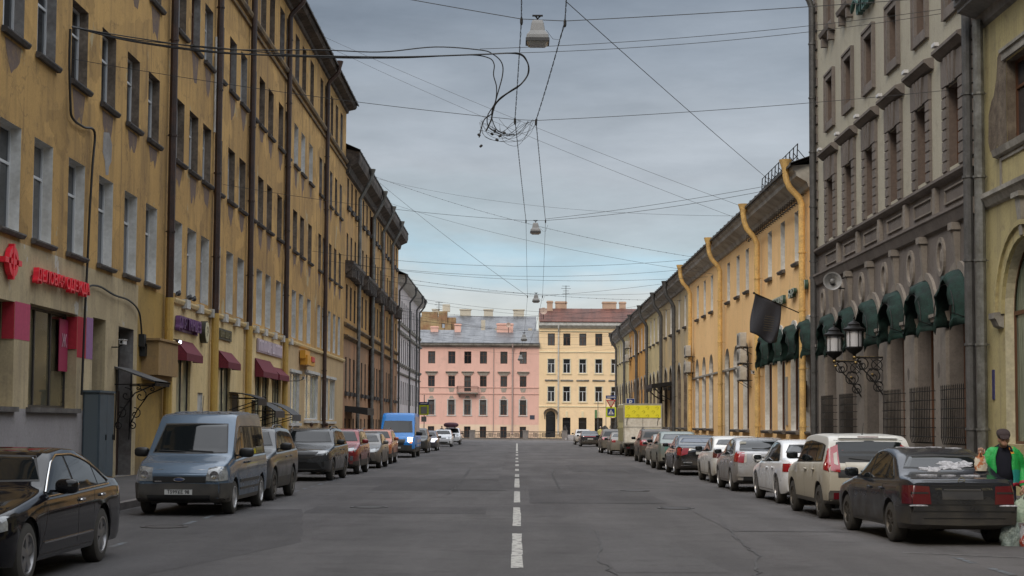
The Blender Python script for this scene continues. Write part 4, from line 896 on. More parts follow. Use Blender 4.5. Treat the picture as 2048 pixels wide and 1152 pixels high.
# canal: banks, water
b = MB(); b.box(-130, 130, 222.0, 222.5, -4.5, -.52); struct(b.build('embankment_kerb', kerbm, None))
wm = mat('canal_water', (.02, .025, .022), .08, bump=.2, scale=1, space='World'); b = MB(); b.quad((-130, 222.4, -2.8), (130, 222.4, -2.8), (130, 245.2, -2.8), (-130, 245.2, -2.8)); struct(b.build('water', wm, None, recalc=False))
b = MB(); b.box(-130, 130, 245, 249.95, -4.5, -.62); struct(b.build('embankment', kerbm, None))
b = MB(); b.quad((-900, 249.9, -.7), (900, 249.9, -.7), (900, 900, -.7), (-900, 900, -.7)); struct(b.build('ground', pave, None, recalc=False))
# ================================================================ VEHICLES
def paintm(name, c, metal=.35, rough=.28, dirt=None, coat=.8):
    coat *= .55; metal *= .7
    return mat('car_paint_'+name, c, rough, metal, coat=coat, dirt=dirt)
tyrem = mat('tyre_rubber', (.018, .018, .018), .85, dirt=((.09, .08, .065), .9, .35, .0))
rimm = mat('alloy_rim', (.38, .38, .39), .3, metal=.9, dirt=((.13, .11, .09), .9, .25, .1)); rimd = mat('dark_alloy_rim', (.10, .095, .09), .4, metal=.7, dirt=((.11, .095, .075), .9, .5, .2))
hubc = mat('silver_hub_cap', (.42, .42, .42), .4, metal=.5)
cglass = mat('car_glass', (.008, .010, .011), .03, spec=.45); cglassd = mat('dusty_car_glass', (.04, .042, .04), .25, spec=.6, col2=(.09, .085, .075), scale=2)
cblk = mat('car_black_trim', (.010, .010, .010), .45); cblk2 = mat('car_grey_plastic', (.028, .028, .03), .6, dirt=((.13, .115, .09), 1.0, .5, .0))
chrm = mat('chrome', (.6, .6, .6), .12, metal=1.0)
redl = mat('tail_light_red', (.28, .008, .012), .12, spec=.8, coat=.7); redd = mat('tail_light_dark_red', (.09, .008, .012), .15, spec=.7, coat=.5)
clearl = mat('head_lamp_glass', (.30, .31, .31), .12, metal=.2, coat=1.0, col2=(.12, .125, .13), scale=5, thr=(.4, .6)); yelll = mat('yellowed_lamp_glass', (.36, .33, .22), .15, metal=.2, coat=.8, col2=(.18, .16, .10), scale=8)
platem = mat('number_plate_white', (.55, .55, .53), .5); platek = mat('number_plate_black', (.02, .02, .02), .5)
litl = mat('lit_head_lamp', (.9, .9, 1), .3, emit=((.92, .92, 1.0), 6.0)); orl = mat('orange_lamp', (.6, .2, .06), .2, emit=((1, .30, .12), .8))
def lerp(tab, x):
    "piecewise, smoothed lookup in [(x,v)...] with x descending or ascending"
    if tab[0][0] > tab[-1][0]: tab = tab[::-1]
    if x <= tab[0][0]: return tab[0][1]
    if x >= tab[-1][0]: return tab[-1][1]
    for i in range(len(tab)-1):
        a, b = tab[i], tab[i+1]
        if a[0] <= x <= b[0]: f = (x-a[0])/(b[0]-a[0]); return a[1]+(b[1]-a[1])*f
class Car:
    """x forward, y left, z up, origin on the ground under the middle of the body.
    top: roofline [(x,z)], belt: [(x,z)], W, wf/wr wheel x, r wheel radius"""
    def __init__(s, **k):
        s.__dict__.update(dict(crown=.05, tumble=.76, bulge=.35, nose=.80, tail=.84, clad=0, sill=.22, endr=.55, endr2=.5, arch=.06, bz=.5), **k)
        L = s.L; s.x0, s.x1 = -L/2, L/2
        s.body(); 
    def ztop(s, x):   # corners of the roofline rounded by averaging
        w = .09; return (lerp(s.top, x-w)+2*lerp(s.top, x)+lerp(s.top, x+w))/4
    def zbelt(s, x): return min(lerp(s.belt, x), s.ztop(x)-.035)
    def hw(s, x):
        W = s.W/2; d1 = (s.x1-x)/s.endr; d0 = (x-s.x0)/s.endr2; f = 1.0
        if d1 < 1: f = min(f, s.nose+(1-s.nose)*(1-(1-max(0, d1))**2.4))
        if d0 < 1: f = min(f, s.tail+(1-s.tail)*(1-(1-max(0, d0))**2.4))
        return W*f*(1-.018*((x/(s.L/2))**2))
    def wedge(s, x):
        z = s.ztop(x); zb = s.zbelt(x); H = max(p[1] for p in s.top); f = min(1, max(0, (z-zb)/(H-lerp(s.belt, 0))))
        return s.hw(x)*(.955*(1-f)+s.tumble*f)
    def body(s):
        xs = set(); n = 46
        for i in range(n+1): xs.add(round(s.x0+s.L*i/n, 3))
        for d in (0, .012, .03, .06, .10, .15, .22): xs.add(round(s.x0+d, 3)); xs.add(round(s.x1-d, 3))
        ra = s.r+s.arch
        for xw in (s.wf, s.wr):
            xs = {x for x in xs if not (abs(x-xw) < ra+.02)}
            for k in range(15): xs.add(round(xw-ra*cos(pi*k/14), 4))
            xs.add(xw-ra-.004); xs.add(xw+ra+.004)
        for p in s.top[1:-1]: 
            if all(abs(p[0]-xw) > ra+.05 for xw in (s.wf, s.wr)): xs.add(p[0]); xs.add(p[0]-.05); xs.add(p[0]+.05)
        xs = sorted(xs); s.cols = len(xs); rows = []
        for x in xs:
            h = s.hw(x); zt = s.ztop(x); zb = s.zbelt(x); we = s.wedge(x); cr = s.crown*min(1, (zt-zb)/.2+.3)
            e = min(x-s.x0, s.x1-x); zs = s.sill+max(0, .5-e)**2*.35
            za = 0; 
            for xw in (s.wf, s.wr):
                dx = abs(x-xw)
                if dx <= ra+1e-4: za = s.r*1.0+sqrt(max(0, ra*ra-dx*dx))
            A = lambda z: max(z, za)
            ze = max(zb+.004, zt-cr); hm = s.sill+.10
            ms = zb-hm
            P = [(0, zs), (h-.26, zs), (h-.26, max(zs, za)), (h-.035, A(zs+.02)), (h-.01, A(hm)), (h+.0, max(A(hm+ms*.22), za)), (h+.008, max(A(hm+ms*.45), za)), (h+.004, max(A(hm+ms*.70), za)), (h-.012, zb-.05), (h-.03, zb-.012), (h*.955, zb)]
            for t in (.3, .6, .88): P.append((h*.955+(we-h*.955)*(t+.10*sin(pi*t)*-1*.35), zb+(ze-zb)*t))
            P += [(we-.012, ze+(zt-ze)*.25), (we*.93, ze+(zt-ze)*.62), (we*.75, ze+(zt-ze)*.86), (we*.4, zt-.004), (0, zt)]
            w1 = max(0, 1-(s.x1-x)/.5)**1.3; w0 = max(0, 1-(x-s.x0)/.4)**1.3; Q = []
            for y, z in P:
                d = z-s.bz; q = x-s.bulge*w1*d*d*(1 if d > 0 else .6)+s.bulge*.8*w0*d*d*(1 if d > 0 else .5)
                Q.append((q, y, z))
            rows.append(Q)
        m = len(rows[0]); v, f, mi = [], [], []
        for Q in rows:
            v += Q+[(a, -b, c) for a, b, c in Q[1:-1]]
        K = 2*m-2; idx = lambda i, j: i*K+(j if 0 <= j < m else (m+(-j)-1 if j < 0 else 0))
        ring = list(range(m))+[-j for j in range(m-2, 0, -1)]
        for i in range(len(rows)-1):
            for a in range(len(ring)):
                j0, j1 = ring[a], ring[(a+1) % len(ring)]
                f.append((idx(i, j0), idx(i+1, j0), idx(i+1, j1), idx(i, j1)))
                jj = min(abs(j0), abs(j1)); mi.append(1 if (jj < 3 or (s.clad and jj < 3+s.clad)) else 0)
        for i in (0, len(rows)-1):
            for j in range(m-1):
                a, b_, c, d = idx(i, j), idx(i, j+1), idx(i, -(j+1) if 0 < j+1 < m-1 else j+1), idx(i, -j if 0 < j else j)
                q = []
                for t in (a, b_, c, d):
                    if t not in q: q.append(t)
                if len(q) > 2: f.append(tuple(q)); mi.append(1 if j < 2+s.clad else 0)
        s.v, s.f, s.mi = v, f, mi
        s.bvh = BVHTree.FromPolygons([Vector(p) for p in v], f)
    def pt(s, ang, a, z, off):
        if ang in (0, 180): lim = s.W/2*(s.nose if ang == 0 else s.tail)*.985 if z < s.zbelt(s.x1-.15 if ang == 0 else s.x0+.15)+.12 else 9; a = max(-lim, min(lim, a))
        t = radians(ang); d = Vector((cos(t), sin(t), 0)); p = Vector((-sin(t), cos(t), 0)); o = d*6+p*a; o.z = z
        h = s.bvh.ray_cast(o, -d)
        if h[0] is None: h = s.bvh.find_nearest(Vector((d.x*s.L/2+p.x*a if abs(d.x) > .7 else p.x*a, d.y*s.W/2+p.y*a, z)))
        nrm = h[1] if h[1].dot(d) > 0 else -h[1]
        return h[0]+(nrm*.6+d*.4)*off
    def top_pt(s, x, y, off):
        h = s.bvh.ray_cast(Vector((x, y, 4)), Vector((0, 0, -1))); return (h[0] if h[0] else Vector((x, y, 1)))+Vector((0, 0, off))
    def patch(s, mb, ang, top, bot, off=.006, nu=10, nv=6, th=.02, mode='ang'):
        "quad patch between two polylines, laid on the body and given a rim"
        def res(pl, f):
            L = [0]
            for i in range(len(pl)-1): L.append(L[-1]+math.dist(pl[i], pl[i+1]))
            t = f*L[-1]
            for i in range(len(pl)-1):
                if t <= L[i+1]+1e-9: g = (t-L[i])/max(1e-9, L[i+1]-L[i]); return (pl[i][0]+(pl[i+1][0]-pl[i][0])*g, pl[i][1]+(pl[i+1][1]-pl[i][1])*g)
            return pl[-1]
        V = []; 
        for j in range(nv+1):
            for i in range(nu+1):
                a, b = res(top, i/nu), res(bot, i/nu); g = j/nv; p = (a[0]+(b[0]-a[0])*g, a[1]+(b[1]-a[1])*g)
                V.append(s.pt(ang, p[0], p[1], off) if mode == 'ang' else s.top_pt(p[0], p[1], off))
        n = len(V); t = radians(ang); d = Vector((cos(t), sin(t), 0)) if mode == 'ang' else Vector((0, 0, 1))
        W = nu+1; F = [(j*W+i, j*W+i+1, (j+1)*W+i+1, (j+1)*W+i) for j in range(nv) for i in range(nu)]
        edge = [i for i in range(W)]+[j*W+nu for j in range(1, nv+1)]+[nv*W+i for i in range(nu-1, -1, -1)]+[j*W for j in range(nv-1, 0, -1)]
        V2 = [V[i]-d*th for i in edge]
        F += [(edge[k], edge[(k+1) % len(edge)], n+(k+1) % len(edge), n+k) for k in range(len(edge))]
        mb.add([tuple(p) for p in V]+[tuple(p) for p in V2], F); return mb
def sidex(pl): return [(-x, z) for x, z in pl]
WH = {}
def wheel(root, x, y, r, w, rim, style):
    k = (round(r, 3), rim.name, style, y > 0)
    if k not in WH:
        sg = 1 if y > 0 else -1
        b = MB(); rr_ = r*.66; prof = [(rr_*.96, -w/2), (r*.86, -w/2-.004), (r*.965, -w/2+.015), (r, -w/2+.05), (r, w/2-.05), (r*.965, w/2-.015), (r*.86, w/2+.004), (rr_*.96, w/2), (rr_*.96, -w/2)]
        b.lathe(prof, (0, 0, 0), 1, 28, closed=False); o1 = b.build('tyre', tyrem, None, smooth=True)
        b = MB(); yo = sg*(w/2-.01); yi = sg*(w/2-.06)
        b.lathe([(rr_, yi), (rr_+.004, yo+sg*.012), (rr_-.02, yo+sg*.014), (rr_-.035, yi)], (0, 0, 0), 1, 28); b.cur = 1; b.lathe([(rr_-.01, yi-sg*.01), (0.01, yi-sg*.012)], (0, 0, 0), 1, 20); b.cur = 0
        ns = {'five': 5, 'ten': 10, 'cap': 7, 'twin': 5}[style]
        for q in range(ns):
            a = 2*pi*q/ns+.3; dirs = [a] if style != 'twin' else [a-.13, a+.13]
            for aa in dirs:
                ww = {'five': .055, 'ten': .022, 'cap': .07, 'twin': .026}[style]; c, s_ = cos(aa), sin(aa)
                pts = [(.05, -ww*.7), (.05, ww*.7), (rr_-.02, ww), (rr_-.02, -ww)]
                P3 = [(p*c-t*s_, p*s_+t*c) for p, t in pts]
                lo, hi = yo-sg*.035, yo-sg*(.0 if style != 'cap' else .005)
                b.add([(p[0], lo, p[1]) for p in P3]+[(p[0], hi, p[1]) for p in P3], [(0, 1, 2, 3), (4, 5, 6, 7), (0, 1, 5, 4), (1, 2, 6, 5), (2, 3, 7, 6), (3, 0, 4, 7)])
        b.lathe([(.065, yo-sg*.03), (.065, yo-sg*.002), (.03, yo+sg*.008), (.005, yo+sg*.009)], (0, 0, 0), 1, 14)
        o2 = b.build('rim', [rim, cblk], None, smooth=True)
        WH[k] = (o1.data, o2.data); bpy.data.objects.remove(o1); bpy.data.objects.remove(o2)
    wo = link('wheel', WH[k][0], root, (x, y, r)); link('rim', WH[k][1], wo); return wo
def make_car(name, label, spec, X, Y, facing, paint, lights=None, rim=None, rimstyle='five', group=None, cat='car', twist=0, details=None, glassm=None, trim=None, ntwk=None, turn=None):
    """facing 'A' = away from the camera (rear seen), 'T' = towards it; X,Y is the middle of the body"""
    root = empty(name, (X, Y, G(Y)), radians((90 if facing == 'A' else -90)+twist), label, cat, group)
    if Y > 35: root.rotation_euler = (0, radians(.2) * (1 if facing == 'A' else -1), root.rotation_euler[2])
    c = Car(**spec); gm = glassm or cglass
    b = MB(); b.v = c.v; b.f = c.f; b.m = c.mi; b.build('body', [paint, spec.get('cladm', cblk2)], root, smooth=True, angle=42)
    for x in (c.wf, c.wr):
        for sg in (1, -1):
            wl = wheel(root, x, sg*(c.W/2-.115), c.r, .2, rim or rimm, rimstyle)
            if turn and x == c.wf: wl.rotation_euler = (0, 0, radians(turn))
    # dark wheel wells
    b = MB()
    for x in (c.wf, c.wr):
        for sg in (1, -1): b.box(x-c.r-.05, x+c.r+.05, min(sg*(c.W/2-.25), sg*(c.W/2-.34)), max(sg*(c.W/2-.25), sg*(c.W/2-.34)), .2, c.r*2-.02)
    b.build('wheel_well', cblk, root)
    G_ = spec['gl']     # glazing: xa cowl, xb roof front, xc roof rear, xd rear glass foot, panes [(x0,x1)]
    xa, xb, xc, xd = G_['x']
    def glass_panel(ang, x0, x1, nm, mfoot=.09, mtop=.06, inset=.125):
        z0, z1 = c.ztop(x0)+(mfoot if G_.get('steep', 1) else .02), c.ztop(x1)-mtop
        y0, y1 = c.wedge(x0)-inset, c.wedge(x1)-inset+.01
        z0 = G_.get('zfoot' if ang == 0 else 'zrear', z0); z1 = G_.get('ztopf' if ang == 0 else 'ztopr', z1)
        for off, mm, gr, part in ((.002, trim or cblk, .022, 'window_trim'), (.006, gm, 0, nm)):
            bb = MB(); rnd = .06
            c.patch(bb, ang, [(-y1-gr+rnd, z1+gr), (0, z1+gr+.01), (y1+gr-rnd, z1+gr)], [(-y0-gr, z0-gr), (0, z0-gr-.015), (y0+gr, z0-gr)], off, 14, 8); bb.build(part, mm, root, smooth=True, angle=50)
    glass_panel(0, xa, xb, 'windscreen'); glass_panel(180, xd, xc, 'rear_window')
    dl = G_['dlo']     # side glass outline top line [(x,z)]; bottom follows the belt
    for sg in (1, -1):
        ang = 90*sg
        def sp(tp, bt, off, mm, part, nu=12):
            f = (lambda pl: sidex(pl)) if sg > 0 else (lambda pl: list(pl))
            bb = MB(); c.patch(bb, ang, f(tp), f(bt), off, nu, 5); bb.build(part, mm, root, smooth=True, angle=50)
        xs0, xs1 = dl[0][0], dl[-1][0]
        bz = lambda x: lerp(c.belt, x)+.015
        def seg(a, b2, gr):
            n = 9; X_ = [a+(b2-a)*i/n for i in range(n+1)]
            return [(x, max(bz(x)+.004, min(lerp(dl, x)+gr, c.ztop(x)-.05))) for x in X_], [(x, bz(x)-gr) for x in X_]
        t_, b_ = seg(xs0-.03, xs1+.03, .018); sp(t_, b_, .002, cblk, 'window_trim', 24)
        if G_.get('chrome'):
            bb = MB(); f_ = -1 if sg > 0 else 1
            for line in (t_, b_): bb.tube([c.pt(ang, f_*x_, z_, .012) for x_, z_ in line], .011, 5)
            bb.build('chrome_strip', chrm, root, smooth=True)
        for a, b2 in G_['panes']: t_, b_ = seg(a, b2, -.004); sp(t_, b_, .007, gm, 'side_window')
        # door gaps and handles
        bb = MB()
        for x0_, x1_, za, zb_ in spec.get('gaps', []):
            f = sg; pts = [c.pt(ang, -f*(x0_+(x1_-x0_)*i/10), za+(zb_-za)*i/10, .0015) for i in range(11)]
            for i in range(10):
                p, q = pts[i], pts[i+1]; dx = Vector((.006, 0, 0)) if abs(zb_-za) > abs(x1_-x0_) else Vector((0, 0, .006))
                bb.add([tuple(p-dx), tuple(p+dx), tuple(q+dx), tuple(q-dx)], [(0, 1, 2, 3)])
        if bb.v: bb.build('panel_gap', cblk, root, recalc=False)
        for hx, hz in spec.get('handles', []):
            p = c.pt(ang, -sg*hx, hz, .018); hb = MB(); hb.blob(tuple(p), (.10, .022, .02), 3, 10, 6); hb.build('door_handle', spec.get('handlem', paint), root, smooth=True)
        mx_, mz = spec['mirror']; yb = c.hw(mx_)*.97; hb = MB(); ms_ = spec.get('msize', 1.0)
        hb.blob((mx_, sg*(yb+.13*ms_), mz+.02), (.075*ms_, .115*ms_, .075*ms_), 3.2, 14, 9); hb.box(mx_-.03, mx_+.03, min(sg*(yb-.06), sg*(yb+.07)), max(sg*(yb-.06), sg*(yb+.07)), mz-.05, mz-.02)
        mo = hb.build('mirror', spec.get('mirrorm', paint), root, smooth=True)
        hb = MB(); hb.blob((mx_-.068*ms_, sg*(yb+.13*ms_), mz+.02), (.012, .095*ms_, .06*ms_), 3, 12, 7); hb.build('mirror_glass', cglass, mo, smooth=True)
    # lights, bumpers and other skin panels: (part, angle, top polyline, bottom polyline, material, both sides?, offset)
    for part, ang, tp, bt, mm, both, off in spec.get('skin', []):
        mm = {'paint': paint}.get(mm, mm)
        if ang == 'RS': ang = 90; tp = [(c.L/2-q, z) for q, z in tp]; bt = [(c.L/2-q, z) for q, z in bt]
        elif ang == 'FS': ang = 90; tp = [(-(c.L/2-q), z) for q, z in tp]; bt = [(-(c.L/2-q), z) for q, z in bt]
        for sg in ((1, -1) if both else (1,)):
            a = ang if sg > 0 else ((-ang) % 360); f = (lambda pl: pl) if sg > 0 else (lambda pl: [(-p, q) for p, q in pl])
            bb = MB(); c.patch(bb, a, f(tp), f(bt), off, 10, 5, .03); bb.build(part, mm, root, smooth=True, angle=50)
    if ntwk: ntwk(c, root)
    return root, c
def plate(c, root, ang, z, txt=None, y=0, w=.52, col=None):
    p = c.pt(ang, y, z, .05); b = MB(); sx = 1 if ang == 0 else -1
    b.box(min(p.x+sx*.002, p.x+sx*.022), max(p.x+sx*.002, p.x+sx*.022), p.y-w/2, p.y+w/2, z-.056, z+.056); po = b.build('number_plate', col or platem, root)
    b = MB(); 
    for a, b_, c_, d in ((-w/2, w/2, z+.048, z+.056), (-w/2, w/2, z-.056, z-.048)): b.box(min(p.x+sx*.022, p.x+sx*.024), max(p.x+sx*.022, p.x+sx*.024), p.y+a, p.y+b_, c_, d)
    b.build('plate_border', platek, po)
    if txt:
        t = text_obj(txt, .095, platek, 'plate_lettering', po, .001, sx=.95, bold=.002); t.location = (p.x+sx*.025, p.y, z); t.rotation_euler = (0, 0, radians(90 if sx > 0 else -90))
    return po
def ant(c, root, x, y, h=.25, lean=-.5):
    p = c.top_pt(x, y, 0); b = MB(); b.tube([p, p+Vector((lean*h, 0, h))], .005, 5); b.blob(tuple(p), (.04, .02, .015), 2, 8, 5); b.build('aerial', cblk, root)
def wiper(c, root, ang, y0, z0, y1, z1):
    b = MB(); pts = [c.pt(ang, y0+(y1-y0)*i/6, z0+(z1-z0)*i/6, .02) for i in range(7)]; b.tube(pts, .009, 5); b.build('wiper', cblk, root)
# ------------------------------------------------------------ body shapes
def sedan(L=4.5, W=1.75, H=1.43, wb=2.64, fo=.9, r=.31, bl=.92, hood=.95, tr=1.05, cab=(.62, -.08, -1.0, -1.72), tumble=.76, **k):
    x1 = L/2; xa, xb, xc, xd = cab
    top = [(-x1, tr-.10), (-x1+.10, tr-.02), (xd-.05, tr), (xc-.12, H-.10), (xc+.25, H-.015), (-.35, H), (xb, H-.045), (xb+.12, H-.10), (xa, hood+.02), (xa+.3, hood-.03), (x1-.55, hood-.13), (x1-.12, hood-.22), (x1, hood-.32)]
    belt = [(-x1, bl+.02), (xd, bl+.035), (0, bl), (xa+.2, bl-.02), (x1-.4, bl-.14), (x1, bl-.26)]
    wf = x1-fo; wr = wf-wb
    dl = [(xd+.20, bl+.06), (xc-.02, H-.17), (xc+.35, H-.095), (-.2, H-.075), (xb+.02, H-.12), (xa-.02, bl+.03)]
    sp = dict(L=L, W=W, top=top, belt=belt, wf=wf, wr=wr, r=r, tumble=tumble, mirror=(xa-.22, bl+.07),
              gl=dict(x=(xa, xb, xc-.05, xd), dlo=dl, panes=[(xd+.24, wr+.32), (wr+.36, -.10), (-.03, xa-.04)]),
              gaps=[(-.065, -.065, .32, bl-.02), (wf-.42, xa-.0, .34, bl-.05), (wr+.44, wr+.36, .62, bl-.02), (wr+.42, wf-.42, .30, .30)],
              handles=[(.12-.3, bl-.13), (wr+.42, bl-.12)])
    sp.update(k); return sp
def suv(L=4.4, W=1.82, H=1.65, wb=2.65, fo=.88, r=.35, bl=1.03, hood=1.06, cab=(.80, .22, -1.55, -2.0), rear=None, tumble=.78, **k):
    x1 = L/2; xa, xb, xc, xd = cab; rz = rear or 1.02
    top = [(-x1, rz-.05), (-x1+.05, rz), (xd-.02, rz+.06), (xc-.06, H-.10), (xc+.12, H-.03), (-.4, H), (xb, H-.04), (xb+.10, H-.09), (xa, hood+.03), (xa+.25, hood), (x1-.5, hood-.08), (x1-.12, hood-.15), (x1, hood-.27)]
    belt = [(-x1, bl+.03), (xd, bl+.05), (0, bl), (xa+.2, bl-.02), (x1-.4, bl-.10), (x1, bl-.24)]
    wf = x1-fo; wr = wf-wb
    dl = [(xc-.12, bl+.20), (xc+.05, H-.22), (xc+.3, H-.15), (-.2, H-.11), (xb+.02, H-.15), (xa-.02, bl+.04)]
    sp = dict(L=L, W=W, top=top, belt=belt, wf=wf, wr=wr, r=r, tumble=tumble, sill=.27, arch=.07, mirror=(xa-.2, bl+.1), clad=2, tail=.9, endr2=.35, bz=.6,
              gl=dict(x=(xa, xb, xc-.06, xd), dlo=dl, panes=[(xc+.0, wr+.18), (wr+.23, -.10), (-.03, xa-.06)]),
              gaps=[(-.065, -.065, .38, bl-.02), (wf-.46, xa, .4, bl-.05), (wr+.47, wr+.40, .7, bl-.02)], handles=[(-.2, bl-.13), (wr+.42, bl-.12)])
    sp.update(k); return sp
DB = (.17, .145, .11)      # dried road dirt
near, far_ = 'cars parked along the right kerb', 'cars parked along the left kerb'
# ---------------- R1 dark grey saloon, nearest on the right
p1 = paintm('graphite', (.020, .023, .031), .5, .20, (( .075, .066, .052), .95, .8, .0))
s1 = sedan(L=4.48, W=1.72, H=1.45, wb=2.64, fo=.90, bl=.93, hood=.96, tr=1.03, cab=(.78, .05, -.98, -1.62), tumble=.74, tail=.9, mirrorm=p1)
s1['skin'] = [('tail_light', 180, [(.50, .885), (.80, .90)], [(.48, .62), (.84, .625)], redd, 1, .010),
 ('tail_light_band', 180, [(.52, .80), (.81, .80)], [(.515, .775), (.82, .775)], cblk, 1, .014),
 ('tail_light', 'RS', [(0.3, .895), (.02, .90)], [(0.27, .62), (.02, .625)], redd, 1, .008),
 ('bumper', 180, [(-.86, .585), (0, .60), (.86, .585)], [(-.84, .33), (0, .31), (.84, .33)], 'paint', 0, .055), ('bumper', 'RS', [(.46, .585), (.01, .585)], [(.42, .34), (.01, .33)], 'paint', 1, .045),
 ('bumper_groove', 180, [(-.84, .53), (.84, .53)], [(-.84, .512), (.84, .512)], cblk, 0, .06),
 ('bumper_groove', 180, [(-.62, .425), (.62, .425)], [(-.62, .410), (.62, .410)], cblk, 0, .06),
 ('boot_lid_gap', 180, [(-.47, .9), (.47, .9)], [(-.47, .892), (.47, .892)], cblk, 0, .004),
 ('boot_lid_gap', 180, [(-.48, .625), (.48, .625)], [(-.48, .612), (.48, .612)], cblk, 0, .004),
 ('plate_recess', 180, [(-.31, .825), (.31, .825)], [(-.31, .69), (.31, .69)], cblk2, 0, .004),
 ('chrome_strip', 180, [(-.28, .845), (.28, .845)], [(-.28, .825), (.28, .825)], mat('dull_chrome', (.2, .2, .21), .3, metal=.9), 0, .014)]
def n1(c, root):
    p = c.pt(180, 0, .965, .012); b = MB(); K = 18
    b.lathe([(.040, -.006), (.052, -.006), (.052, .006), (.040, .006)], (p.x-.01, 0, p.z), 0, 20, closed=True); b.tube([(p.x-.014, -.05, p.z-.012), (p.x-.018, .0, p.z), (p.x-.014, .05, p.z+.012)], .006, 5); b.build('badge', chrm, root)
    for t, y in (('OPEL', .36), ('VECTRA', -.37)):
        q = c.pt(180, y, .845, .012); o = text_obj(t, .045, chrm, 'badge_lettering', root, .001); o.location = (q.x-.004, y, .845); o.rotation_euler = (0, 0, radians(-90))
    # old snow on the rear glass, boot lid and roof
    rnd = random.Random(5); b = MB()
    def snow(cx, cy, rx, ry, n=26):
        P = []
        for i in range(n): a = 2*pi*i/n; k = rnd.uniform(.45, 1.15); P.append((cx+rx*k*cos(a), cy+ry*k*sin(a)))
        T_ = [c.top_pt(x, y, .010) for x, y in P]; m = c.top_pt(cx, cy, .013); k0 = len(b.v); b.add([tuple(m)]+[tuple(p) for p in T_]+[tuple(p-Vector((0, 0, .02))) for p in T_], [(0, i+1, (i+1) % n+1) for i in range(n)]+[(i+1, (i+1) % n+1, n+(i+1) % n+1, n+i+1) for i in range(n)])
    for a in ((-1.42, -.12, .13, .26), (-1.50, .22, .07, .22), (-1.36, -.32, .08, .12), (-.62, .25, .07, .16), (-.50, -.1, .06, .12), (-.66, -.38, .05, .13), (-.44, .42, .04, .10), (-1.70, .38, .04, .17), (-1.73, .05, .03, .13), (-1.72, -.3, .035, .15)): snow(*a)
    b.build('snow', mat('old_snow', (.50, .50, .53), .8, var=.35, scale=14, bump=.8, col2=(.25, .25, .27)), root, smooth=True)
    for sg in (1, -1):
        p = c.pt(180, sg*.68, .60, .06); b = MB(); b.blob((p.x+.03, p.y, .60), (.03, .15, .016), 2.4, 10, 5); b.build('snow', mat('old_snow', (.6,)*3), root, smooth=True)
    b = MB(); b.tube([(-1.9, .45, .27), (-2.1, .45, .26)], .025, 8); b.build('exhaust_pipe', cblk, root)
    ws = [c.pt(90, -x, z, .02) for x, z in ((.65, 1.08), (.3, 1.27), (-.2, 1.34))]
    for sg in (1, -1): b = MB(); b.tube([(p.x, p.y*sg, p.z) for p in ws], .012, 5); b.build('window_deflector', cblk, root)
make_car('parked_car', 'dirty dark grey saloon with old snow on its rear window, nearest on the right', s1, 6.56, 26.25, 'A', p1, rim=rimd, rimstyle='twin', group=near, twist=2.6, ntwk=n1)
# ---------------- R2 beige boxy hatchback
p2 = paintm('muddy_white', (.56, .56, .54), .0, .35, ((.35, .31, .235), 1.5, .92, .10), .6)
s2 = suv(L=4.14, W=1.80, H=1.63, wb=2.57, fo=.83, r=.325, bl=1.05, hood=1.05, cab=(.85, .38, -1.62, -1.92), tumble=.82, clad=1, tail=.93, mirrorm=cblk, handlem=p2, rear=1.05)
s2['gl'].update(ztopr=1.47, zrear=1.14, dlo=[(-1.55, 1.38), (-1.3, 1.42), (-.2, 1.47), (.40, 1.43), (.83, 1.09)], panes=[(-1.50, -.97), (-.92, -.10), (-.03, .80)])
s2['skin'] = [('tailgate_glass_frame', 180, [(-.66, 1.50), (.66, 1.50)], [(-.66, .80), (.66, .80)], cblk, 0, .004),
 ('tail_light', 180, [(.60, 1.42), (.74, 1.36)], [(.62, .90), (.80, .93)], redl, 1, .016), ('tail_light', 'RS', [(0.3, 1.40), (.02, 1.42)], [(0.27, .95), (.02, .92)], redl, 1, .012),
 ('tail_lamp_insert', 180, [(.63, 1.28), (.70, 1.24)], [(.65, 1.02), (.72, 1.05)], mat('pale_lamp_insert', (.42, .38, .34), .2), 1, .022),
 ('tailgate_panel', 180, [(-.50, 1.08), (.50, 1.08)], [(-.50, .87), (.50, .87)], 'paint', 0, .022),
 ('bumper', 180, [(-.86, .56), (.86, .56)], [(-.82, .34), (.82, .34)], cblk2, 0, .04), ('fog_light', 180, [(.62, .52), (.76, .52)], [(.62, .40), (.76, .40)], redd, 1, .05),
 ('rear_wing', 180, [(-.55, 1.56), (.55, 1.56)], [(-.57, 1.52), (.57, 1.52)], 'paint', 0, .05), ('brake_light', 180, [(-.2, 1.545), (.2, 1.545)], [(-.2, 1.53), (.2, 1.53)], redd, 0, .056)]
def n2(c, root):
    wiper(c, root, 180, -.02, 1.12, -.42, 1.16); ant(c, root, -1.2, 0, .22); 
    b = MB(); p = c.top_pt(-.1, 0, .004)
    b.quad(*[tuple(c.top_pt(x, y, .006)) for x, y in ((.2, -.4), (.2, .4), (-.6, .4), (-.6, -.4))]); b.build('sunroof', cglass, root, recalc=False)
make_car('parked_car', 'boxy muddy cream hatchback with tall red tail lights, behind the dark grey saloon', s2, 6.66, 32.3, 'A', p2, rim=rimd, rimstyle='five', group=near, twist=1.3, glassm=cglass, ntwk=n2)
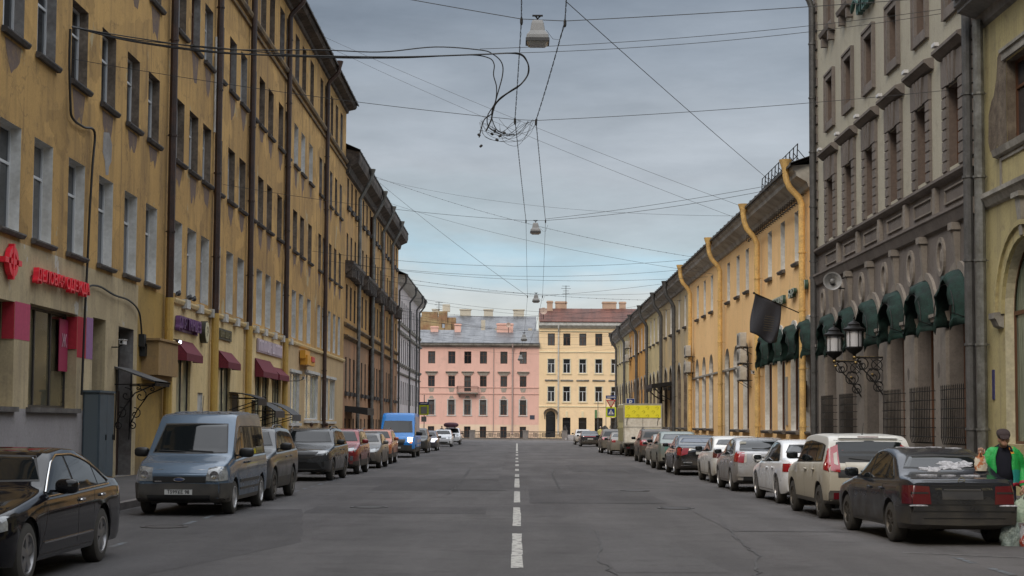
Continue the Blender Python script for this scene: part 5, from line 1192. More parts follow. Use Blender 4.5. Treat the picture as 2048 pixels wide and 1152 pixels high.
# ---------------- R3 white saloon
p3 = paintm('white', (.74, .75, .77), .0, .22, ((.36, .33, .28), .85, .5, .0))
s3 = sedan(L=4.70, W=1.82, H=1.46, wb=2.81, fo=.87, r=.325, bl=.93, hood=.96, tr=1.06, cab=(.80, .05, -1.05, -1.72), tumble=.75, tail=.86, mirrorm=p3)
s3['skin'] = [('tail_light', 180, [(.45, .90), (.80, .93)], [(.50, .74), (.82, .73)], redl, 1, .010), ('tail_light', 'RS', [(0.3, .92), (.02, .93)], [(0.27, .74), (.02, .74)], redl, 1, .008), ('bumper_valance', 180, [(-.70, .36), (.70, .36)], [(-.70, .26), (.70, .26)], cblk, 0, .01)]
make_car('parked_car', 'clean white saloon with angular red tail lights, parked before the muddy cream hatchback', s3, 6.80, 38.05, 'A', p3, rimstyle='five', group=near, ntwk=lambda c, r: plate(c, r, 180, .8), twist=.8)
# ---------------- R4 silver saloon/notchback
p4 = paintm('silver', (.40, .395, .40), .7, .25, ((.22, .19, .155), 1.0, .7, .0))
s4 = sedan(L=4.25, W=1.70, H=1.47, wb=2.50, fo=.82, r=.30, bl=.97, hood=.99, tr=1.12, cab=(.72, .10, -1.12, -1.60), tumble=.77, tail=.90, mirrorm=p4)
s4['gl'].update(ztopr=1.37, zrear=1.13)
s4['skin'] = [('tail_light', 180, [(.55, 1.06), (.70, 1.08)], [(.60, .78), (.80, .80)], redl, 1, .012), ('tail_light', 'RS', [(0.3, 1.08), (.02, 1.06)], [(0.27, .82), (.02, .80)], redl, 1, .010), ('tail_lamp_insert', 180, [(.50, 1.06), (.54, 1.06)], [(.52, .80), (.59, .78)], mat('pale_lamp_insert', (.42, .38, .34)), 1, .012),
 ('bumper', 180, [(-.80, .68), (0, .70), (.80, .68)], [(-.80, .42), (.80, .42)], 'paint', 0, .045), ('bumper_valance', 180, [(-.60, .42), (.60, .42)], [(-.62, .29), (.62, .29)], cblk, 0, .02), ('plate_recess', 180, [(-.33, .95), (.33, .95)], [(-.30, .80), (.30, .80)], cblk, 0, .006)]
def n4(c, root):
    plate(c, root, 180, .875, 'А829КЕ'); wiper(c, root, 180, .35, 1.14, -.3, 1.16); ant(c, root, -.7, 0, .3)
    p = c.pt(180, .50, 1.30, .012); b = MB(); b.box(p.x-.012, p.x, .42, .60, 1.25, 1.35); b.build('window_sticker', mat('sticker', (.55, .56, .52), .6), root)
make_car('parked_car', 'silver grey saloon with a pale square sticker on its rear window', s4, 6.68, 45.25, 'A', p4, rim=hubc, rimstyle='cap', group=near, ntwk=n4, twist=.3)
# ---------------- R5 white saloon, rounded
p5 = paintm('off_white', (.70, .70, .68), .0, .25, ((.34, .30, .22), .95, .7, .0))
s5 = sedan(L=4.60, W=1.80, H=1.48, wb=2.70, fo=.9, r=.32, bl=.97, hood=1.0, tr=1.10, cab=(.80, .15, -1.05, -1.68), tumble=.77, tail=.88, mirrorm=cblk)
s5['skin'] = [('tail_light', 180, [(.46, .98), (.80, 1.0)], [(.50, .82), (.84, .78)], redd, 1, .012), ('tail_light', 'RS', [(0.3, .99), (.02, 1.0)], [(0.27, .80), (.02, .80)], redd, 1, .008), ('bumper_valance', 180, [(-.70, .4), (.70, .4)], [(-.70, .28), (.70, .28)], cblk, 0, .01)]
make_car('parked_car', 'rounded off white saloon with dirty flanks behind the silver one with a sticker', s5, 6.95, 51.9, 'A', p5, rim=rimd, rimstyle='five', group=near, ntwk=lambda c, r: plate(c, r, 180, .86), twist=.2)
# ---------------- R6 black limousine
p6 = paintm('black', (.010, .010, .012), .3, .12, ((.085, .07, .055), .95, .75, .0), 1.0)
s6 = sedan(L=5.20, W=1.90, H=1.48, wb=3.10, fo=.95, r=.345, bl=.99, hood=1.0, tr=1.10, cab=(.90, .15, -1.15, -1.95), tumble=.74, tail=.84, mirrorm=p6)
s6['skin'] = [('tail_light', 180, [(.50, .99), (.72, 1.0)], [(.56, .78), (.86, .70)], redl, 1, .012), ('tail_light', 'RS', [(0.3, 1.0), (.02, 1.0)], [(0.27, .75), (.02, .72)], redl, 1, .010), ('chrome_strip', 180, [(-.45, .955), (.45, .955)], [(-.45, .925), (.45, .925)], chrm, 0, .014),
 ('chrome_strip', 180, [(-.80, .38), (.80, .38)], [(-.80, .36), (.80, .36)], chrm, 0, .05), ('exhaust_trim', 180, [(.40, .50), (.72, .50)], [(.42, .42), (.72, .42)], chrm, 1, .05)]
make_car('parked_car', 'long black limousine with a chrome strip and bluish rear window', s6, 6.72, 60.55, 'A', p6, rimstyle='ten', group=near, ntwk=lambda c, r: plate(c, r, 180, .82), glassm=mat('blue_tinted_glass', (.02, .035, .075), .03, spec=.6), twist=.1)
# ---------------- R7 grey green coupe-like crossover
p7 = paintm('grey_green', (.14, .18, .165), .5, .3, ((.24, .22, .18), 1.2, .8, .1))
s7 = suv(L=4.40, W=1.82, H=1.60, wb=2.67, fo=.9, r=.34, bl=1.05, hood=1.07, cab=(.85, .25, -1.1, -1.95), rear=1.12, tumble=.76, clad=1, mirrorm=cblk)
s7['skin'] = [('tail_light', 180, [(-.78, 1.10), (.78, 1.10)], [(-.70, 1.02), (.70, 1.02)], redd, 0, .014), ('bumper', 180, [(-.7, .5), (.7, .5)], [(-.72, .34), (.72, .34)], cblk2, 0, .03), ('exhaust_trim', 180, [(.45, .52), (.76, .52)], [(.47, .43), (.74, .43)], chrm, 1, .05), ('tailgate_panel', 180, [(-.66, .96), (.66, .96)], [(-.64, .62), (.64, .62)], mat('jade_paint', (.10, .21, .17), .3, metal=.3, coat=.6), 0, .016)]
make_car('parked_car', 'grey and jade green coupe crossover with a wide dark light bar', s7, 6.68, 67.75, 'A', p7, rim=rimd, group=near, twist=.3)
s7b = sedan(L=4.3, W=1.75, H=1.45, tail=.86); s7b['skin'] = [('tail_light', 180, [(.5, .98), (.78, .98)], [(.5, .8), (.8, .8)], redl, 1, .01)]
make_car('parked_car', 'grey saloon mostly hidden in front of the jade green crossover', s7b, 6.95, 74.5, 'A', paintm('dull_silver', (.30, .29, .27), .5, .35, ((.2, .18, .14), 1.1, .8, 0)), group=near)
# ---------------- R8 brown SUV with roof rails
p8 = paintm('dark_brown', (.055, .042, .035), .5, .3, ((.15, .12, .09), 1.25, .8, .05))
s8 = suv(L=4.6, W=1.85, H=1.70, wb=2.68, fo=.92, r=.355, bl=1.08, hood=1.08, cab=(.85, .25, -1.72, -2.12), rear=1.08, mirrorm=cblk)
s8['skin'] = [('tail_light', 180, [(.60, 1.14), (.80, 1.12)], [(.56, .86), (.84, .84)], redl, 1, .012), ('tail_light', 'RS', [(0.3, 1.12), (.02, 1.12)], [(0.27, .86), (.02, .86)], redl, 1, .010), ('tail_lamp_insert', 180, [(.66, 1.05), (.72, 1.05)], [(.66, .95), (.72, .95)], trimw, 1, .02), ('bumper', 180, [(-.86, .62), (.86, .62)], [(-.82, .36), (.82, .36)], cblk2, 0, .03)]
def rails(c, root):
    for sg in (1, -1):
        pts = [c.top_pt(x, sg*(c.wedge(x)-.10), .06 if -1.4 < x < .05 else .0) for x in (-1.55, -1.4, -1.0, -.5, .0, .2)]; b = MB(); b.tube(pts, .02, 6); b.build('roof_rail', spec_rail, root)
spec_rail = mat('rail_grey', (.10, .10, .10), .4, metal=.5)
make_car('parked_car', 'dark brown estate type off-roader with roof rails beside the white box truck', s8, 7.10, 82.95, 'A', p8, group=near, ntwk=rails, rim=rimd)
# ---------------- R10 to R13, beyond the truck
s10 = sedan(L=4.35, W=1.74, H=1.46, tail=.86, mirrorm=cblk); s10['skin'] = [('tail_light', 180, [(.5, .98), (.78, .98)], [(.5, .8), (.8, .8)], redl, 1, .01)]
make_car('parked_car', 'dusty grey brown saloon half hidden by the striped side of the box truck', s10, 6.85, 105.4, 'A', paintm('dusty_grey', (.2, .19, .17), .4, .4, ((.2, .18, .14), 1.2, .85, .1)), group=near)
s11 = suv(L=4.5, W=1.83, H=1.66, mirrorm=cblk); s11['skin'] = [('tail_light', 180, [(.50, 1.1), (.82, 1.1)], [(.50, .92), (.84, .92)], redl, 1, .012), ('tailgate_panel', 180, [(-.5, .98), (.5, .98)], [(-.5, .9), (.5, .9)], redd, 0, .01)]
make_car('parked_car', 'dusty dark grey off-roader beyond the truck with red lamps, second last group on the right', s11, 6.66, 111.9, 'A', paintm('dark_dusty', (.07, .065, .06), .4, .4, ((.16, .14, .11), 1.3, .85, .15)), group=near)
s12 = sedan(L=4.85, W=1.86, H=1.47, wb=2.85, tr=1.08, cab=(.8, .1, -1.15, -2.0), tail=.86, mirrorm=cblk); s12['skin'] = [('tail_light', 180, [(-.80, .98), (.80, .98)], [(-.80, .91), (.80, .91)], redl, 0, .012), ('chrome_strip', 180, [(-.8, .55), (.8, .55)], [(-.8, .51), (.8, .51)], chrm, 0, .03)]
make_car('parked_car', 'black fastback saloon near the canal end of the right row', s12, 6.78, 150.6, 'A', paintm('black_far', (.014, .012, .013), .3, .2, ((.08, .065, .05), 1.0, .6, 0)), group=near, ntwk=lambda c, r: plate(c, r, 180, .72))
s13 = suv(L=4.4, W=1.8, H=1.60, mirrorm=cblk)
make_car('parked_car', 'light grey car farthest along the right kerb, in front of the black fastback', s13, 6.85, 167.5, 'A', paintm('light_grey_far', (.45, .45, .45), .1, .35, ((.25, .22, .18), 1.2, .8, 0)), group=near)
# ---------------- L1 black saloon, nearest on the left, facing us
pl1 = mat('car_paint_deep_black', (.006, .006, .008), .07, 0, coat=.12, spec=.3, dirt=((.05, .045, .04), .5, .3, 0))
sl1 = sedan(L=5.20, W=1.87, H=1.47, wb=3.10, fo=.86, r=.345, bl=.95, hood=1.0, tr=1.08, cab=(.98, .22, -1.05, -1.85), tumble=.74, nose=.78, mirrorm=pl1, msize=1.15)
sl1['gl']['chrome'] = 1
sl1['gl']['panes'] = [(-1.62, -1.22), (-1.18, -.22), (-.14, .93)]
sl1['gl']['dlo'] = [(-1.68, 1.0), (-1.35, 1.18), (-1.0, 1.29), (-.5, 1.365), (.1, 1.365), (.35, 1.30), (.96, .99)]
sl1['handles'] = [(-.32, .84), (-1.28, .86)]; sl1['handlem'] = chrm
sl1['gaps'] = [(-.18, -.18, .3, .94), (sl1["wf"]-.44, .98, .34, .9), (sl1['wr']+.48, sl1['wr']+.40, .66, .94), (sl1['wr']+.46, sl1['wf']-.44, .30, .30)]
sl1['skin'] = [('headlight', 0, [(.52, .78), (.80, .80)], [(.46, .60), (.80, .62)], clearl, 1, .010), ('headlight', 'FS', [(0.3, .82), (.02, .80)], [(0.26, .64), (.02, .60)], clearl, 1, .012),
 ('grille', 0, [(-.42, .80), (.42, .80)], [(-.36, .50), (.36, .50)], ironm, 0, .012), ('chrome_strip', 0, [(-.80, .33), (.80, .33)], [(-.80, .315), (.80, .315)], chrm, 0, .03), ('bumper_intake', 0, [(-.75, .42), (.75, .42)], [(-.7, .25), (.7, .25)], cblk, 0, .012),
 ('chrome_strip', 90, sidex([(1.2, .44), (-1.12, .44)]), sidex([(1.2, .42), (-1.12, .42)]), chrm, 1, .012)]
def lamps_(c, root):
    for y, z in ((.60, .71), (.70, .72)):
        for sg in (1, -1): p = c.pt(0, sg*y, z, .016); b = MB(); b.lathe([(.05, -.01), (.05, .008), (.04, .008), (.01, -.004)], tuple(p), 0, 18); b.build('lamp_reflector', chrm, root, smooth=True)
make_car('parked_car', 'shiny black saloon facing the camera at the left edge, nearest of all cars', sl1, -6.2, 19.15, 'T', pl1, rimstyle='five', group=far_, ntwk=lambda c, r: (plate(c, r, 0, .45), lamps_(c, r)), twist=0)
# ---------------- L2 grey blue high-roof van
pl2 = paintm('blue_grey', (.080, .122, .175), .35, .25, ((.07, .075, .08), .8, .5, .0))
TOPV = [(-2.26, 1.25), (-2.22, 1.55), (-2.14, 1.88), (-2.0, 1.965), (-.6, 1.985), (.50, 1.945), (.62, 1.90), (.80, 1.74), (1.38, 1.17), (1.5, 1.12), (2.0, 1.0), (2.2, .90), (2.28, .78)]
sl2 = dict(L=4.56, W=1.80, top=TOPV, belt=[(-2.28, 1.12), (0, 1.10), (1.3, 1.04), (1.9, .92), (2.28, .74)], wf=1.40, wr=-1.51, r=.325, tumble=.83, sill=.24, nose=.84, tail=.95, endr=.5, endr2=.2, clad=1, bz=.5, bulge=.25, mirror=(1.02, 1.16), msize=1.25, mirrorm=cblk, arch=.07,
 gl=dict(x=(1.38, .80, -2.12, -2.2), zfoot=1.19, ztopf=1.72, zrear=1.2, ztopr=1.7, dlo=[(-2.05, 1.66), (-1.0, 1.68), (.55, 1.68), (.75, 1.60), (1.27, 1.13)], panes=[(-2.02, -1.02), (-.96, .20), (.28, 1.22)]),
 gaps=[(.24, .24, .35, 1.08), (1.0, 1.25, .5, 1.05), (-1.0, -1.0, .5, 1.08)], handles=[(.42, .98), (.06, .98)], handlem=cblk)
sl2['skin'] = [('bumper', 0, [(-.86, .60), (0, .62), (.86, .60)], [(-.84, .27), (0, .25), (.84, .27)], cblk2, 0, .035), ('bumper', 'FS', [(0.5, .62), (.02, .62)], [(0.46, .27), (.02, .27)], cblk2, 1, .03),
 ('headlight', 0, [(.53, .90), (.80, .93)], [(.50, .66), (.78, .66)], clearl, 1, .014), ('headlight', 'FS', [(0.3, .93), (.02, .92)], [(0.26, .68), (.02, .66)], clearl, 1, .012),
 ('grille', 0, [(-.50, .745), (.50, .745)], [(-.50, .63), (.50, .63)], cblk, 0, .012), ('air_intake', 0, [(-.6, .40), (.6, .40)], [(-.58, .30), (.58, .30)], cblk, 0, .045),
 ('side_moulding', 90, sidex([(.95, .66), (-1.05, .66)]), sidex([(.95, .60), (-1.05, .60)]), cblk2, 1, .02), ('side_moulding', 90, sidex([(.95, .50), (-1.05, .50)]), sidex([(.95, .46), (-1.05, .46)]), cblk2, 1, .016)]
def lamps(c, root, spots, r=.055):
    for y, z in spots:
        for sg in (1, -1): p = c.pt(0, sg*y, z, .016); b = MB(); b.lathe([(r*1.1, -.01), (r*1.1, .008), (r*.85, .008), (.01, -.004)], tuple(p), 0, 18); b.build('lamp_reflector', chrm, root, smooth=True)
def nl2(c, root):
    lamps(c, root, ((.66, .77),), .075)
    plate(c, root, 0, .455, 'Т599ХЕ 98'); b = MB(); p = c.pt(0, 0, .69, .02); b.blob((p.x+.01, 0, .69), (.01, .10, .035), 2, 16, 8); bo = b.build('badge', mat('blue_badge', (.03, .05, .12), .3, coat=1), root, smooth=True)
    b = MB(); b.tube([(p.x+.012, .10*cos(a*pi/10), .69+.036*sin(a*pi/10)) for a in range(21)], .006, 5); b.build('badge_ring', chrm, bo)
    wiper(c, root, 0, -.1, 1.19, -.62, 1.21); wiper(c, root, 0, .45, 1.19, -.02, 1.215); p = c.top_pt(.35, 0, 0); b = MB(); b.tube([p, p+Vector((-.12, 0, .35))], .006, 5); b.build('aerial', cblk, root)
    b = MB()
    for y in (-.55, -.33, -.11, .11, .33, .55):
        for i in range(8): x0 = .3-i*.28; b.add([tuple(c.top_pt(x, yy_, o_)) for x, yy_, o_ in ((x0, y-.04, .002), (x0, y+.04, .002), (x0-.28, y+.04, .002), (x0-.28, y-.04, .002), (x0, y, .018), (x0-.28, y, .018))], [(0, 4, 5, 3), (4, 1, 2, 5)])
    b.build('roof_ribs', pl2, root)
    q = c.pt(0, -.37, .655, .02); b = MB(); b.box(q.x, q.x+.012, -.46, -.33, .64, .665); b.build('badge', chrm, root)
make_car('parked_van', 'grey blue high roofed small van facing the camera with a white number plate', sl2, -6.32, 32.55, 'T', pl2, rim=hubc, rimstyle='cap', cat='van', twist=-1.0, ntwk=nl2)
# ---------------- L3 dark SUV with chrome bonnet edge
pl3 = paintm('slate', (.075, .078, .082), .6, .28, ((.09, .085, .078), .95, .6, .0))
sl3 = suv(L=4.60, W=1.88, H=1.68, wb=2.66, fo=.93, r=.365, bl=1.10, hood=1.12, cab=(.88, .28, -1.7, -2.1), nose=.84, mirrorm=cblk, msize=1.2)
sl3['skin'] = [('headlight', 0, [(.50, .99), (.83, 1.02)], [(.50, .87), (.84, .90)], clearl, 1, .012), ('headlight', 'FS', [(0.3, 1.03), (.02, 1.0)], [(0.26, .91), (.02, .88)], clearl, 1, .012), ('grille', 0, [(-.46, .96), (.46, .96)], [(-.42, .80), (.42, .80)], cblk, 0, .012),
 ('bumper_intake', 0, [(-.8, .68), (.8, .68)], [(-.76, .38), (.76, .38)], cblk, 0, .012), ('fog_light', 0, [(.62, .66), (.78, .66)], [(.62, .46), (.74, .46)], clearl, 1, .03), ('chrome_strip', 0, [(-.5, 1.03), (.5, 1.03)], [(-.5, 1.0), (.5, 1.0)], chrm, 0, .016)]
make_car('parked_car', 'slate grey off-roader with dark cladding parked directly behind the blue van', sl3, -6.42, 38.0, 'T', pl3, rim=rimd, group=far_, ntwk=rails, twist=-1)
# ---------------- L4 dark grey crossover with wide grille
pl4 = paintm('iron_grey', (.055, .058, .062), .6, .25, ((.08, .076, .07), .9, .5, .0))
sl4 = suv(L=4.50, W=1.85, H=1.66, wb=2.67, fo=.93, r=.345, bl=1.08, hood=1.08, cab=(.85, .2, -1.7, -2.05), nose=.84, clad=1, mirrorm=cblk, msize=1.1)
sl4['skin'] = [('grille', 0, [(-.54, .90), (.54, .90)], [(-.42, .76), (.42, .76)], cblk, 0, .014), ('chrome_strip', 0, [(-.56, .80), (-.4, .755), (.4, .755), (.56, .80)], [(-.56, .785), (-.4, .74), (.4, .74), (.56, .785)], mat('dull_chrome', (.2, .2, .2)), 0, .02),
 ('headlight', 0, [(.56, .93), (.84, .95)], [(.54, .84), (.82, .86)], clearl, 1, .014), ('headlight', 'FS', [(0.3, .97), (.02, .94)], [(0.26, .88), (.02, .86)], clearl, 1, .012), ('bumper_intake', 0, [(-.55, .58), (.55, .58)], [(-.70, .40), (.70, .40)], cblk, 0, .014), ('chrome_strip', 0, [(-.75, .36), (.75, .36)], [(-.72, .345), (.72, .345)], mat('dull_chrome', (.2, .2, .2)), 0, .02), ('bumper_intake', 0, [(.66, .60), (.80, .62)], [(.70, .46), (.80, .46)], cblk, 1, .012)]
make_car('parked_car', 'dark iron grey crossover facing the camera with a wide mesh grille, behind the slate off-roader', sl4, -6.62, 51.75, 'T', pl4, rim=rimd, rimstyle='ten', group=far_, twist=-2, ntwk=lambda c, r: (rails(c, r), plate(c, r, 0, .66, col=platek)))
# ---------------- L5 red crossover
pl5 = paintm('dark_red', (.22, .016, .020), .3, .22, ((.16, .12, .1), 1.0, .6, .0))
sl5 = suv(L=4.27, W=1.78, H=1.63, wb=2.59, fo=.84, r=.335, nose=.84, bl=1.05, hood=1.06, cab=(.85, .25, -1.6, -1.95), mirrorm=pl5)
sl5['skin'] = [('grille', 0, [(-.42, .84), (.42, .84)], [(-.34, .56), (.34, .56)], ironm, 0, .014), ('headlight', 0, [(.50, .93), (.82, .98)], [(.46, .80), (.80, .86)], clearl, 1, .014), ('headlight', 'FS', [(0.3, .98), (.02, .96)], [(0.26, .87), (.02, .84)], clearl, 1, .012), ('bumper_intake', 0, [(-.6, .45), (.6, .45)], [(-.6, .3), (.6, .3)], cblk, 0, .012), ('fog_light', 0, [(.62, .66), (.74, .66)], [(.62, .50), (.72, .50)], clearl, 1, .014)]
make_car('parked_car', 'dark red crossover facing the camera on the left side', sl5, -6.47, 58.75, 'T', pl5, group=far_, twist=-1)
# ---------------- L6 grey brown hatchback
pl6 = paintm('grey_brown', (.15, .14, .13), .5, .3, ((.16, .14, .11), 1.0, .7, .0))
sl6 = sedan(L=4.35, W=1.77, H=1.47, wb=2.65, bl=.97, hood=.98, tr=1.12, nose=.8, cab=(.85, .2, -1.2, -1.75), mirrorm=pl6)
sl6['skin'] = [('headlight', 0, [(.48, .80), (.80, .86)], [(.50, .66), (.78, .68)], clearl, 1, .012), ('headlight', 'FS', [(0.3, .86), (.02, .82)], [(0.26, .72), (.02, .68)], clearl, 1, .012), ('grille', 0, [(-.4, .7), (.4, .7)], [(-.4, .62), (.4, .62)], cblk, 0, .012), ('bumper_intake', 0, [(-.5, .48), (.5, .48)], [(-.6, .3), (.6, .3)], cblk, 0, .012)]
make_car('parked_car', 'grey brown hatchback between the dark red crossover and the orange crossover', sl6, -6.42, 67.3, 'T', pl6, group=far_, twist=-1)
# ---------------- L7 orange crossover
pl7 = paintm('burnt_orange', (.40, .11, .045), .3, .25, ((.30, .18, .12), 1.1, .6, .0))
sl7 = suv(L=4.38, W=1.82, H=1.60, wb=2.65, nose=.84, mirrorm=pl7)
sl7['skin'] = [('headlight', 0, [(.46, .94), (.82, .98)], [(.46, .84), (.82, .86)], clearl, 1, .014), ('grille', 0, [(-.46, .86), (.46, .86)], [(-.3, .6), (.3, .6)], cblk, 0, .014), ('bumper_intake', 0, [(-.7, .45), (.7, .45)], [(-.6, .3), (.6, .3)], cblk, 0, .012)]
make_car('parked_car', 'burnt orange crossover in front of the bright blue van', sl7, -6.62, 75.2, 'T', pl7, group=far_, ntwk=rails)
sl7b = suv(L=4.3, W=1.8, H=1.64)
make_car('parked_car', 'maroon car whose roof shows above the grey brown hatchback, next to the pavement', sl7b, -8.9, 70.5, 'T', paintm('maroon', (.10, .012, .02), .3, .25), group=far_)
# ---------------- L8 bright blue tall van
pb = paintm('bright_blue', (.004, .20, .60), .0, .35, None, .35); 
TOPT = [(-2.95, 1.4), (-2.92, 2.1), (-2.85, 2.44), (-2.6, 2.50), (1.0, 2.50), (1.25, 2.42), (1.42, 2.22), (1.55, 2.05), (2.15, 1.33), (2.3, 1.28), (2.75, 1.14), (2.9, 1.0), (2.97, .85)]
sv = dict(L=5.94, W=2.06, top=TOPT, belt=[(-2.97, 1.22), (1.6, 1.22), (2.2, 1.12), (2.97, .8)], wf=1.98, wr=-1.77, r=.35, tumble=.87, sill=.30, nose=.86, tail=.97, endr=.55, endr2=.2, clad=2, bz=.6, bulge=.25, mirror=(1.78, 1.32), msize=1.6, mirrorm=cblk, crown=.06,
 gl=dict(x=(2.15, 1.55, -2.9, -2.94), zfoot=1.42, ztopf=2.02, zrear=1.6, ztopr=2.1, dlo=[(.85, 1.92), (1.35, 1.92), (2.05, 1.27)], panes=[(.85, 2.0)]), gaps=[(.8, .8, .4, 1.9), (-.6, -.6, .4, 1.9)], handles=[(.95, 1.1)], handlem=cblk)
sv['skin'] = [('bumper', 0, [(-.98, .70), (.98, .70)], [(-.95, .34), (.95, .34)], cblk2, 0, .03), ('grille', 0, [(-.52, 1.02), (.52, 1.02)], [(-.40, .66), (.40, .66)], cblk, 0, .02), ('headlight', 0, [(-.66, 1.10), (-.90, 1.10)], [(-.64, .90), (-.84, .84)], clearl, 0, .015), ('headlight', 0, [(.62, 1.12), (.90, 1.12)], [(.62, .90), (.86, .82)], litl, 0, .016), ('orange_lamp', 0, [(.72, .90), (.90, .90)], [(.74, .80), (.86, .80)], orl, 0, .02), ('cargo_side', 90, sidex([(.75, 2.3), (-2.8, 2.3)]), sidex([(.75, .62), (-2.8, .62)]), mat('pinkish_white_van_side', (.42, .36, .36), .5), 1, .004)]
def nv(c, root):
    plate(c, root, 0, .56); wiper(c, root, 0, -.1, 1.42, -.75, 1.44)
    b = MB(); p = c.pt(0, 0, .86, .02); b.blob((p.x+.01, 0, .86), (.01, .14, .05), 2, 14, 7); b.build('badge', chrm, root, smooth=True)
make_car('blue_van', 'tall bright blue delivery van with one lit headlight facing the camera', sv, -6.68, 91.7, 'T', pb, cat='van', ntwk=nv, rim=rimd)
# ---------------- L9 to L12
sl9 = suv(L=4.5, W=1.85, H=1.64, mirrorm=cblk)
make_car('parked_car', 'dark grey car showing only its flank behind the bright blue van', sl9, -6.75, 106.9, 'T', paintm('gunmetal', (.05, .05, .05), .5, .3, ((.1, .09, .07), 1., .6, 0)), group=far_)
sl10 = sedan(L=4.5, W=1.78, H=1.47, nose=.8, mirrorm=cblk, cab=(.75, .1, -1.1, -1.7)); sl10['skin'] = [('headlight', 0, [(.48, .86), (.82, .88)], [(.46, .68), (.80, .68)], litl, 1, .014), ('grille', 0, [(-.38, .76), (.38, .76)], [(-.34, .58), (.34, .58)], cblk, 0, .012)]
sl10['skin'][0] = ('headlight', 0, [(.48, .86), (.84, .88)], [(.46, .66), (.82, .66)], litl, 0, .02)
make_car('moving_car', 'dark violet grey saloon with a bright lit headlight, in front of the white hatchback', sl10, -6.62, 117.4, 'T', paintm('violet_grey', (.07, .065, .085), .5, .3, ((.1, .09, .07), .9, .6, 0)))
sl11 = sedan(L=4.1, W=1.75, H=1.52, nose=.82, bl=.97, hood=1.0, tr=1.2, cab=(.75, .15, -1.3, -1.6), mirrorm=cblk); sl11['skin'] = [('grille', 0, [(-.35, .80), (.35, .80)], [(-.35, .72), (.35, .72)], cblk, 0, .012), ('bumper_intake', 0, [(-.5, .46), (.5, .46)], [(-.5, .34), (.5, .34)], cblk, 0, .012), ('headlight', 0, [(.5, .86), (.78, .9)], [(.52, .7), (.74, .7)], clearl, 1, .012), ('fog_light', 0, [(.62, .5), (.76, .5)], [(.62, .38), (.72, .38)], cblk, 1, .014)]
make_car('parked_car', 'white hatchback facing the camera by the pink house', sl11, -6.55, 142.3, 'T', p3, group=far_)
sl12 = suv(L=4.5, W=1.82, H=1.68, nose=.84, mirrorm=cblk); sl12['skin'] = [('grille', 0, [(-.4, .9), (.4, .9)], [(-.34, .7), (.34, .7)], cblk, 0, .012), ('headlight', 0, [(.5, .98), (.8, 1.)], [(.5, .84), (.78, .84)], clearl, 1, .012)]
make_car('parked_car', 'white off-roader with luggage on its roof, last car on the left', sl12, -6.5, 161.0, 'T', p3, group=far_)
b = MB(); b.blob((-6.6, 160.6, G(160.6)+1.95), (.75, .5, .26), 2.6, 16, 9); rb = b.build('roof_luggage', mat('maroon_bag', (.09, .035, .05), .7, var=.3, scale=4), None, smooth=True); tag(rb, 'maroon padded luggage bag strapped on the white off-roader roof', 'luggage')
b = MB(); b.box(-7.05, -6.95, 160.1, 161.1, G(160.6)+1.66, G(160.6)+1.75); b.box(-6.25, -6.15, 160.1, 161.1, G(160.6)+1.66, G(160.6)+1.75); b.build('strap', cblk, rb)
# ---------------- box truck with a yellow panel
TX, TY = 7.62, 97.2; gz = G(98)
tr = empty('box_truck', (TX, TY, gz), radians(90), 'white box truck seen from behind with a yellow patterned band across its rear', 'truck')
tr.scale = (1, .815, .90)
tw = mat('dirty_white_truck', (.72, .70, .63), .55, var=.1, scale=1.5, col2=(.52, .49, .42)); ty = mat('truck_yellow_panel', (.75, .69, .03), .5, var=.08, scale=3)
th = 1.42
b = MB(); b.box(0, 5.2, -th, th, .95, 3.55); b.build('cargo_box', tw, tr, bevel=.03)
def tstrips(name, m, boxes):
    b = MB()
    for q in boxes: b.box(*q)
    return b.build(name, m, tr)
tstrips('frame_edge', mat('truck_frame', (.30, .29, .26), .5), [(-.03, .02, -th-.02, th+.02, 3.50, 3.58), (-.03, .02, -th-.02, th+.02, .9, .98), (-.03, .02, -th-.02, -th+.05, .98, 3.5), (-.03, .02, th-.05, th+.02, .98, 3.5)])
yp = tstrips('yellow_panel', ty, [(-.045, -.031, -th+.08, th-.08, 2.62, 3.45)])
rp = random.Random(4); b = MB()
for i in range(4):
    for j in range(3):
        y = -th+.35+i*.72+(.3 if j % 2 else 0); z = 2.74+j*.27
        if y > th-.2: continue
        b.tube([(-.048, y+.10*cos(a*.7)*(1+.25*cos(3*a)), z+.085*sin(a*.7)) for a in range(8)], .012, 4)
b.build('printed_motif', mat('olive_print', (.20, .185, .01), .6), yp)
tstrips('door_gap', cblk2, [(-.036, -.031, -th+.06, th-.06, 1.98, 2.0), (-.036, -.031, -.01, .01, .98, 2.6)])
b = MB()
for sg in (-1, 1):
    y = sg*(th-.28); b.tube([(-.05, y-.1, 2.55), (-.06, y, 2.6), (-.06, y+.06, 2.3), (-.05, y+.06, 2.1)], .02, 6)
b.build('door_hinge', mat('grey_hinge', (.12, .12, .11), .6), tr)
b = MB(); 
for k in range(5): b.add([(.15+k*.95, th+.012, 1.0), (.5+k*.95, th+.012, 1.0), (1.3+k*.95, th+.012, 1.9), (.95+k*.95, th+.012, 1.9)], [(0, 1, 2, 3)]); b.add([(.15+k*.95, th+.012, 2.3), (.5+k*.95, th+.012, 2.3), (1.0+k*.95, th+.012, 3.3), (.65+k*.95, th+.012, 3.3)], [(0, 1, 2, 3)])
b.build('side_stripes', cblk2, tr, recalc=False); tstrips('yellow_panel', mat('pale_yellow_side', (.50, .46, .22), .6), [(.05, 5.15, th+.001, th+.008, 1.0, 3.5)])
tstrips('chassis', cblk, [(.1, 6.6, -.9, .9, .55, .93), (-.05, .06, -1.3, 1.3, .5, .66)])
